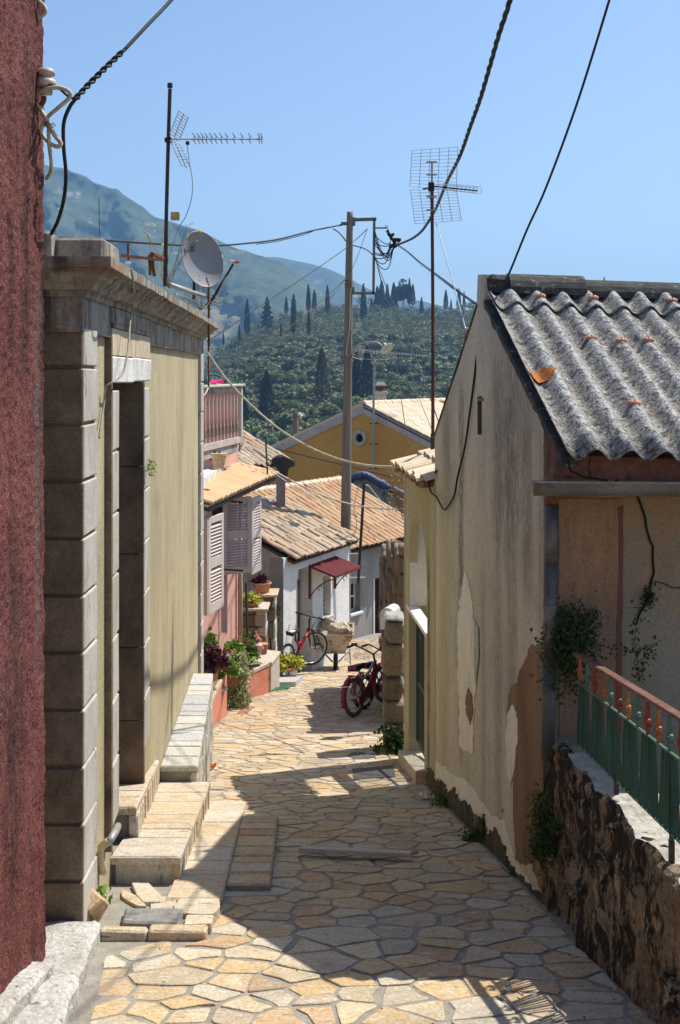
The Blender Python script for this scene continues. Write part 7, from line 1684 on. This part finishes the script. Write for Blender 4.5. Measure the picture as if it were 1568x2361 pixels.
# ================================================================== grey cottage behind the pole
GC = thing('grey_cottage', (.8,26,g(26)), 'grey cottage with broad newer tile roof behind the wooden pole', 'house')
d2, n2 = V((.588,.809,0)), V((.809,-.588,0)); R1 = V((-1.546,26.9,-2.86))
r2 = (-n2*2.77 + V((0,0,1.17))).normalized()
def w2(s, z, o=0.0): return V((R1.x,R1.y,0)) + n2*(2.45+o) + d2*s + V((0,0,z))
def gseg(s0, s1, z0, z1, m=M['grey_wall'], nm='wall', o=0.0, th=.3): return MB().box(w2(s0,z0,o-th), d2*(s1-s0), n2*th, V((0,0,z1-z0))).build(nm, m, GC)
zt2 = -3.97
gseg(-2.4,-.33,-7,zt2); gseg(-.33,.08,-4.92,zt2); gseg(-.33,.08,-7,-5.60); gseg(.08,.65,-7,zt2); gseg(.65,1.10,-4.95,zt2); gseg(1.10,3.4,-7,zt2)
wn = bpy.data.objects.new('window', None); C.objects.link(wn); wn.location = w2(-.33,-5.6); adopt(wn, GC)
MB().box(w2(-.33,-5.60,-.22), d2*.41, n2*.03, V((0,0,.68))).build('pane', M['glass'], wn)
for s_ in (-.33,-.145,.04): MB().box(w2(s_,-5.60,-.185), d2*.04, n2*.03, V((0,0,.68))).build('frame', M['white_wall'], wn)
for z in (-5.6,-5.28,-4.96): MB().box(w2(-.33,z,-.183), d2*.41, n2*.025, V((0,0,.04))).build('frame', M['white_wall'], wn)
MB().box(w2(-.38,-5.66,-.02), d2*.5, n2*.08, V((0,0,.05))).build('sill', M['white_wall'], wn)
MB().box(w2(.65,-6.6,-.22), d2*.45, n2*.05, V((0,0,1.65))).build('door', M['dark_door'], GC)
for s_ in (.60,1.10): MB().box(w2(s_,-6.5,.0), d2*.05, n2*.02, V((0,0,1.56))).build('door_trim', M['white_wall'], GC)
O2 = R1 + n2*2.77 + V((0,0,-1.17)) - d2*2.3
tile_roof(GC, O2, d2, r2, 5.0, 3.0, M['tile'], .20, .335, 0, .008, skip=lambda i, j: i < 4 and j < 3)
ridge_tiles(GC, R1 - d2*2.3 + V((0,0,.0)), R1 + d2*2.72, M['tile_pale'], 14, .12)
MB().box(O2 + r2*.3 - V((0,0,.13)), d2*5.0, r2*.06, V((0,0,.07))).build('eave_beam', M['iron_rust'], GC)
wl = thing('wall_lamp', P(906,1278,26.2), 'white round wall lamp under the grey cottage eave', 'lamp')
MB().torus(P(907,1277,26.2), V((.3,-1,0)), .085, .035, 20, 8).build('ring', M['white_pl'], wl, True); MB().cbox(P(902,1268,26.25), (.2,.05,.05), (0,.05,0), (0,0,.06), .005).build('arm', M['pale_trim'], wl)
MB().lathe([(0,-.02),(.05,-.02),(.05,.02),(0,.03)], P(909,1277,26.25), 10, axis=V((.3,-1,0))).build('lens', M['orange_refl'], wl)
# dark wall with blue sheeting behind the grey roof
bw = thing('tarred_wall', P(870,1150,30), 'dark stone lean-to wall behind the tile roof', 'wall')
MB().prism([P(808,1110,30), P(840,1100,30), P(940,1160,30), P(1040,1215,30), P(1040,1400,30), P(808,1400,30)], V((.1,.4,0))).build('wall_face', M['grey_conc'], bw)
tp = spline([P(806,1107,29.8), P(825,1097,29.8), P(845,1097,29.8), P(880,1116,29.8), P(940,1146,29.8), P(1000,1175,29.8)], 8)
b = MB(); b.tube(tp, [.115 + .05*noise.noise(V((i*.9,0,0))) for i in range(len(tp))], 10)
tag(b.build('blue_sheeting', M['tarp'], None, True), 'blue plastic sheeting bundled along the top of the dark wall', 'sheeting')
for k in range(5):
    pass
b = MB()
for i in range(260):
    p = P(R.uniform(895,935), R.uniform(1080,1180), 12.6); b.leaf(p, R.uniform(.02,.05), .3)
for i in range(14): b.tube([P(930,R.uniform(1150,1200),12.6), P(R.uniform(890,925),R.uniform(1080,1150),12.6)], .003, 4)
tag(b.build('dry_twigs', M['dry']), 'dry brown twigs sticking out left of the courtyard wall coping', 'plant')

# ================================================================== ochre house
YH = thing('ochre_house', (.7,35.5,-7), 'ochre gabled house with round vent and pale trim', 'house')
gd, rd_ = V((.8,-.6,0)), V((.6,.8,0)); AP = V((.75,35,-1.02))
hL, hR, sl = 4.7, 3.2, .40
def yh(t, z, o=0.0): return V((AP.x,AP.y,0)) + gd*t - rd_*o + V((0,0,z))
MB().prism([yh(-hL,-9), yh(-hL,AP.z-hL*sl-.25), yh(0,AP.z-.25), yh(hR,AP.z-hR*sl-.25), yh(hR,-9)], rd_*6).build('wall', M['yellow'], YH)
for (t0, t1) in ((-hL-.1,0),(0,hR+.1)):
    q = [yh(t0,AP.z-abs(t0)*sl-.30,.05), yh(t1,AP.z-abs(t1)*sl-.30,.05), yh(t1,AP.z-abs(t1)*sl-.02,.05), yh(t0,AP.z-abs(t0)*sl-.02,.05)]
    MB().prism(q, rd_*.25).build('verge_trim', M['pale_trim'], YH)
oc = V((AP.x,AP.y,0)) + gd*-.12 + V((0,0,-2.12)) - rd_*.02
MB().torus(oc, rd_, .205, .075, 28, 8).build('vent_ring', M['pale_trim'], YH, True); MB().lathe([(0,-.02),(.15,-.02),(.15,.005),(0,.005)], oc, 20, axis=-rd_).build('vent_hole', M['void'], YH)
rs = (-gd + V((0,0,sl))).normalized()
Oy = yh(hR+.15, AP.z-(hR+.15)*sl+.0) + rd_*.0
tile_roof(YH, Oy - rd_*.05, rd_, rs, 4.4, 3.55, M['tile_pale'], .22, .36, 0, .006)
MB().prism([yh(0,AP.z-.02,.05), yh(-hL-.2,AP.z-(hL+.2)*sl-.02,.05), yh(-hL-.2,AP.z-(hL+.2)*sl+.06,.05), yh(0,AP.z+.06,.05)], rd_*6).build('left_slope', M['tile_pale'], YH)
ridge_tiles(YH, AP - rd_*.05 + V((0,0,.02)), AP + rd_*5 + V((0,0,.02)), M['tile_pale'], 13, .14)
yc = thing('brick_chimney', P(878,925,36.5), 'pale square chimney with flat cap on the ochre house', 'chimney')
MB().cbox(P(866,928,36.5), (.37,0,0), (0,.4,0), (0,0,.36), .01).build('stack', M['pale_trim'], yc); MB().cbox(P(863,908,36.4), (.45,0,0), (0,.5,0), (0,0,.08), .01).build('band', M['pale_trim'], yc)
MB().cbox(P(866,896,36.5), (.35,0,0), (0,.35,0), (0,0,.12), .01).build('neck', M['iron_rust'], yc); MB().cbox(P(860,890,36.4), (.5,0,0), (0,.5,0), (0,0,.04), .006).build('cap', M['grey_conc'], yc); MB().hexa([P(866,888,36.4),P(890,888,36.4),P(890,888,36.8),P(866,888,36.8),P(870,880,36.5),P(886,880,36.5),P(886,880,36.7),P(870,880,36.7)]).build('cap_stone', M['grey_conc'], yc)
Y3 = 34.4
a3 = thing('long_antenna', P(861,1085,Y3), 'long many-element aerial on a pipe against the ochre gable', 'antenna')
MB().tube([P(860,1090,Y3), P(861,960,Y3), P(863,840,Y3), P(862,825,Y3)], [.04,.04,.03,.03], 8).build('mast', M['galv'], a3)
for v in (976,1023,1080): MB().box(P(852,v+2,Y3), (.28,.05,0), (0,.05,0), (0,0,.04)).build('bracket', M['iron_rust'], a3)
MB().tube([P(812,806,Y3), P(985,821,Y3+.8)], .012, 6).build('boom', M['alu'], a3)
for i in range(26):
    p = P(815+i*6.6, 806.3+i*.57, Y3+.03*i); q = MB()
    for s_ in (-1,1): q.tube([p + V((-.02,-.2,.045*s_)), p + V((.02,.2,.045*s_))], .009, 4)
    q.tube([p - V((0,0,.05)), p + V((0,0,.05))], .009, 4); q.build('director', M['alu'], a3)
MB().tube(spline([P(818,818,Y3), P(835,826,Y3), P(860,829,Y3), P(900,828,Y3+.2), P(910,818,Y3+.3)], 4), .014, 6).build('support', M['galv'], a3)
# small roof and wooden stub farther left
lr = thing('far_tile_roof', P(590,1060,24), 'patch of old tile roof showing beside the balcony corner', 'roof')
tile_roof(lr, P(545,1080,23.5), V((.5,.86,0)), V((-.75,.43,.40)), 2.2, 1.6, M['tile_old'], .2, .33, 0, .02)
fp = thing('wooden_stub_pole', P(682,1000,60), 'dark stub pole with white insulators at the foot of the olive slope', 'pole')
MB().tube([P(682,1010,60), P(681,952,60)], .16, 8).build('post', M['wood_pole'], fp); MB().box(P(672,962,59.8), (.55,0,0), (0,.1,0), (0,0,.12)).build('cross_arm', M['wood_pole'], fp)
for u in (690,694): MB().lathe([(0,-.1),(.09,-.08),(.12,0),(.06,.1),(0,.12)], P(u,955+(u-690),59.8), 8).build('insulator', M['white_pl'], fp)
# ================================================================== wooden pole, lamp, cables
YP = 23.2
up = thing('wooden_pole', P(796,1480,YP), 'tall weathered wooden utility pole in the middle of the village', 'utility pole')
ax_ = [P(795,1560,YP), P(797,1250,YP), P(800,1000,YP), P(803,760,YP), P(805,600,YP), P(807,489,YP)]
MB().tube(spline(ax_, 6), [lerp(.125,.066,i/30) for i in range(31)], 14).build('shaft', M['wood_pole'], up, True)
GA = M['galv']; DI = flat('grey_brown_steel', (.16,.15,.135), .7, .2)
def pbar(a, c, w_, nm, m=DI, dpt_=.05):
    A, B = P(*a), P(*c); MB().cbox(A - V((0,dpt_/2,w_/2)) if abs(a[1]-c[1]) < 20 else A - V((w_/2,dpt_/2,0)), B-A, V((0,dpt_,0)), V((0,0,w_)) if abs(a[1]-c[1]) < 20 else V((w_,0,0)), .004).build(nm, m, up)
pbar((812,507,YP),(868,505,YP), .07, 'bracket_arm'); pbar((863,505,YP),(861,679,YP), .055, 'bracket_upright'); pbar((810,676,YP),(864,676,YP), .055, 'bracket_arm')
MB().cbox(P(812,520,YP-.04), (.07,0,0), (0,.08,0), (0,0,.18), .006).build('bracket_plate', DI, up); MB().cbox(P(810,678,YP-.04), (.07,0,0), (0,.08,0), (0,0,.16), .006).build('bracket_plate', DI, up)
MB().cbox(P(786,519,YP-.05), (.15,0,0), (0,.06,0), (0,0,.07), .01).build('clamp', DI, up)
MB().cbox(P(866,527,YP-.03), (.26,0,0), (0,.04,0), (0,0,.03), .004).build('peg_arm', DI, up)
for u in (889,893): MB().tube([P(u,527,YP), P(u,519,YP)], .008, 5).build('peg', DI, up)
for v in (648,655,662): MB().torus(P(804,v,YP), V((0,0,1)), .098, .006, 20, 5).build('steel_band', M['iron_rust'], up)
WB = mat('grey_timber', [(.24,.23,.21),(.34,.325,.30)], scale=8, sv=(.2,3,3), bump=.3)
for (u0, u1, v) in ((758,832,1283),(760,842,1338)): MB().cbox(P(u0,v+4,YP-.22), (P(u1,v,YP).x-P(u0,v,YP).x,.08,0), (0,.08,0), (0,0,.085), .006).build('timber_arm', WB, up)
MB().tube(spline([P(812,640,YP-.1), P(812,660,YP-.1), P(808,680,YP-.1), P(806,760,YP-.1), P(800,800,YP-.12), P(800,818,YP-.12), P(815,824,YP), P(835,830,YP)], 4), .010, 5).build('riser_cable', M['cream_cable'], up)
lp_ = thing('street_lamp', P(816,815,YP), 'street lamp with curved arm and white dish shade on the wooden pole', 'street lamp')
MB().tube(spline([P(812,822,YP-.05), P(816,805,YP-.1), P(826,795,YP-.12), P(845,790,YP-.15), P(868,790,YP-.2), P(878,795,YP-.2), P(883,802,YP-.2)], 5), .020, 8).build('arm', GA, lp_, True)
MB().tube([P(812,761,YP-.05), P(842,789,YP-.15)], .012, 6).build('stay', GA, lp_)
axl = V((.42,-.45,-.62)).normalized(); cl = P(892,803,YP-.22)
MB().lathe([(.03,-.10),(.045,-.06),(.06,-.03),(.155,.0),(.16,.012),(.14,.010),(.05,-.01),(.0,-.01)], cl, 20, axis=axl).build('shade', mat('enamel_shade', [(.62,.60,.55),(.68,.66,.6)], scale=6, bump=.05), lp_, True)
MB().lathe([(0,-.14),(.04,-.13),(.045,-.06),(0,-.05)], cl, 10, axis=axl).build('lamp_holder', GA, lp_); MB().lathe([(0,-.02),(.035,0),(.03,.05),(0,.07)], cl, 10, axis=axl).build('bulb', M['white_pl'], lp_)
tag(MB().tube([P(840,1112,22.2), P(826,1344,22.2)], .030, 8).build('iron_pole', M['dark_iron']), 'thin leaning dark iron pole in front of the tile roof', 'pole')
# cables
K = M['black']
cable('twisted_cable', [P(912,566,22.9), P(930,559,21.5), P(950,550,20), P(970,535,18.5), P(985,515,17.2), P(1005,480,15.6), P(1030,420,13.9), P(1060,360,12.6), P(1085,290,11.6), P(1108,225,10.8), P(1130,150,10.1), P(1150,80,9.5), P(1176,0,8.9), P(1210,-130,8.2)], .011, K, 'thick twisted bundle of cables swinging from the pole to the top edge', .013, 30, 3, 12)
cable('twisted_cable', [P(893,531,23.0), P(900,545,22.98), P(908,556,22.95), P(915,566,22.9)], .022, K, 'short black twisted tail of the bundle beside the pole bracket', .02, 10, 2, 30)
cable('black_cable', [P(918,565,22.9), P(940,580,21.0), P(965,602,18.5), P(1000,628,15.0), P(1040,658,11.6), P(1075,685,9.3), P(1100,702,8.0)], .011, K, 'black cable from the junction sloping down to the gable peak')
cable('black_cable', [P(918,568,22.9), P(945,587,20.5), P(968,608,18.2), P(1000,632,15.0), P(1042,664,11.4), P(1070,684,9.5)], .004, K, 'thin wire hanging just under the sloping black cable')
jb = thing('cable_junction', P(910,566,22.9), 'cluster of black connectors where the cables meet beside the pole', 'junction')
for i in range(11): p = P(898+R.uniform(0,22), 545+R.uniform(0,28), 22.9); MB().cbox(p, (.07,0,.02), (0,.06,0), (0,0,.07), .012).build('connector', K, jb)
RL_ = random.Random(4)
for i in range(11):
    a = (862, RL_.uniform(520,600), YP); e = (905+RL_.uniform(-6,8), 550+RL_.uniform(0,26), 22.9); sag = RL_.uniform(2,45)
    q = MB().tube(SP(a, (lerp(a[0],e[0],.35), lerp(a[1],e[1],.35)+sag*.8, 23.05), (lerp(a[0],e[0],.75), lerp(a[1],e[1],.7)+sag, 22.95), e, n=6), .010, 5)
    q.build('jumper_wire', K, jb)
cable('black_cable', [P(788,518,YP), P(760,524,22.6), P(715,533,21.5), P(640,552,19.6), P(560,562,17.9), P(500,566,16.8), P(430,566,15.8), P(330,560,14.5), P(215,552,13.2), P(100,545,12.2)], .017, K, 'thick black cable running left from the pole behind the dish')
cable('black_cable', [P(788,520,YP), P(740,527,22), P(700,541,21.2), P(640,556,19.7), P(590,563,18.5)], .008, K, 'second black strand sagging under the thick cable left of the pole')
cable('black_cable', [P(768,527,YP), P(780,535,YP), P(792,548,YP), P(797,556,YP)], .014, K, 'short black jumper at the left side of the pole head')
cable('black_cable', [P(808,564,YP), P(830,570,YP), P(846,576,YP), P(862,590,YP)], .013, K, 'short black jumper between the pole and its bracket')
cable('thin_wire', [P(848,527,YP), P(820,553,YP), P(790,578,22.5), P(700,640,20), P(600,706,17.5), P(520,760,15.5), P(478,787,14.5)], .008, K, 'thin dark wire from the bracket down to the end of the cornice')
cable('thin_wire', [P(846,530,YP), P(825,590,YP), P(806,630,22.8), P(770,678,22), P(715,752,21), P(640,830,19.8), P(555,895,18.5)], .006, M['dark_iron'], 'long thin grey wire slanting left across the olive hill')
cable('thin_wire', [P(800,640,22.9), P(770,668,22.5), P(745,690,22), P(690,738,21), P(600,800,19.6)], .006, M['iron_rust'], 'frayed brownish wire slanting left beside the grey one')
cable('thin_wire', [P(866,600,YP), P(890,660,21.8), P(925,745,19.5), P(960,830,17.5), P(990,912,15.8), P(1012,975,14.6)], .008, K, 'black thin wire falling from the bracket towards the red mast')
cable('thin_wire', [P(866,596,YP), P(885,680,20.5), P(905,790,17.5), P(925,920,15), P(942,1030,13.2)], .0055, K, 'very thin wire falling steeply to the courtyard coping')
cable('thin_wire', [P(866,590,YP), P(884,665,21.5), P(915,760,20), P(960,900,18), P(1000,1000,17)], .005, K, 'faint thin wire between two others right of the bracket')
cable('cream_cable', [P(478,812,13.0), P(490,830,13.0), P(520,872,13), P(560,915,13), P(610,962,13), P(660,1000,12.8), P(720,1034,12.6), P(780,1058,12.3), P(840,1072,12), P(900,1076,11.6), P(940,1073,11.3), P(1000,1062,10.6)], .013, M['cream_cable'], 'cream cable sagging across the lane from the beige house to the courtyard wall')
cable('white_cable', [P(560,1030,18), P(580,1050,17.8), P(640,1090,17), P(700,1122,16.2), P(760,1148,15.4), P(820,1165,14.6), P(880,1173,13.9), P(932,1173,13.3), P(980,1170,12.6)], .011, M['white_cable'], 'white cable sagging in front of the tile roofs')
cable('white_cable', [P(562,1035,18.2), P(600,1066,17.9), P(640,1096,17.5), P(680,1124,17.2), P(720,1150,17)], .008, M['white_cable'], 'second white strand just below the white cable by the awning')
cable('thin_wire', [P(548,1003,30), P(600,1024,29), P(700,1050,28), P(800,1074,27.5), P(870,1092,27), P(935,1108,26)], .012, K, 'black wire strung low across the ochre gable')
cable('white_cable', [P(830,1116,22.1), P(822,1140,22.1), P(816,1180,22.2), P(822,1210,22.3), P(812,1245,22.4), P(806,1255,22.5)], .008, M['galv'], 'thin grey lead hanging between iron pole and wooden pole')
cable('white_cable', [P(842,1118,22.2), P(852,1122,22.4), P(870,1145,23), P(900,1178,24), P(912,1190,24.5)], .009, M['white_cable'], 'pale lead from the top of the iron pole down the roof')
cable('cream_cable', [P(470,818,12.5), P(462,830,12.42), P(459,860,12.40), P(460,905,12.40), P(470,912,12.45), P(480,895,12.6)], .010, M['cream_cable'], 'cream cable loop at the far corner of the beige house')
cable('cream_cable', [P(545,905,16.9), P(530,890,16.6), P(500,886,16), P(482,882,15.4), P(482,840,14), P(480,815,13)], .012, M['cream_cable'], 'cream cable coiled over the balcony top rail')
cable('cream_cable', [P(551,985,17.0), P(560,1010,17.2), P(556,1030,17.4), P(540,1042,17), P(500,1056,16)], .014, M['cream_cable'], 'cream cable curling round the lower balcony corner')
# ================================================================== small things in the street
pk1 = V((-.20,7.35,0)); pA, pB = P(685,1958,1), P(950,1975,1)
def sp(u, v, h=.035):
    Y = 10.0
    for _ in range(40): Y = (g(Y)+h)*F/(VH-v)
    return P(u, v, Y)
a, c = sp(688,1966), sp(948,1978)
o = MB().cbox(a, c-a, V((.02,.09,-.018)), V((0,0,.028)), .003, .002).build('plank', M['plank']); tag(o, 'weathered wooden plank lying across the shaded paving', 'plank')
tag(MB().cbox(sp(944,1972,.02), (.06,0,0), (0,.05,0), (0,0,.025), .005, .004).build('brick_chip', M['terracotta']), 'small red brick chip at the right end of the plank', 'brick piece')
def bits(name, m, lab, cat, u, v, n, sz, sp_=.03):
    b = MB(); c = sp(u, v, .03)
    for i in range(n): b.leaf(c + V((R.gauss(0,sp_), R.gauss(0,sp_), R.uniform(0,.02))), sz, .6, d=V((R.gauss(0,1), R.gauss(0,1), R.gauss(0,.35))))
    return tag(b.build(name, m), lab, cat)
bits('orange_wrapper', M['orange_refl'], 'crumpled orange wrapper by the low stone wall', 'litter', 490, 1768, 14, .05, .018)
bits('white_wrapper', M['white_pl'], 'white scrap of paper beside the orange wrapper', 'litter', 498, 1776, 4, .05, .012)
bits('red_petals', M['red_petal'], 'few red petals lying at the foot of the blackened wall', 'petals', 1378, 2166, 5, .03, .012)
bits('rag', M['white_pl'], 'whitish crumpled rag at the foot of the right wall near the gate', 'rag', 985, 1836, 22, .05, .03)
def butt(u, v, lab, ang):
    c = sp(u, v, .022); d = V((math.cos(ang), math.sin(ang), -.2*math.sin(ang)))*.034; t = thing('cigarette_butt', c, lab, 'litter')
    MB().tube([c, c + d*.65], .0042, 6).build('paper', M['white_pl'], t); MB().tube([c + d*.65, c + d], .0043, 6).build('filter', M['orange_refl'], t)
butt(1205, 2295, 'cigarette butt on the sunlit paving near the railing shadow', 1.9); butt(1318, 2207, 'cigarette butt on the shaded paving near the blackened wall', .2)
b = MB(); RQ = random.Random(12)
for i in range(420):
    Y = RQ.uniform(4.2,12); s_ = RQ.random()
    x = right_edge(Y) - abs(RQ.gauss(0,.16)) if s_ < .55 else RQ.uniform(left_edge(Y), right_edge(Y))
    b.leaf(V((x, Y, g(Y)+.018)), RQ.uniform(.005,.018), .45, d=V((RQ.gauss(0,1), RQ.gauss(0,1), RQ.gauss(0,.15))), tone=RQ.random())
tag(b.build('dry_leaves', mat('dead_leaf', [(.10,.06,.035),(.2,.12,.06)], scale=8, bump=0, fine=0)), 'scattered dry leaf crumbs on the paving', 'leaves', kind='stuff')
b = MB()
for i in range(26): b.leaf(P(R.uniform(1355,1375),R.uniform(2285,2300),4.55) , .03, .5)
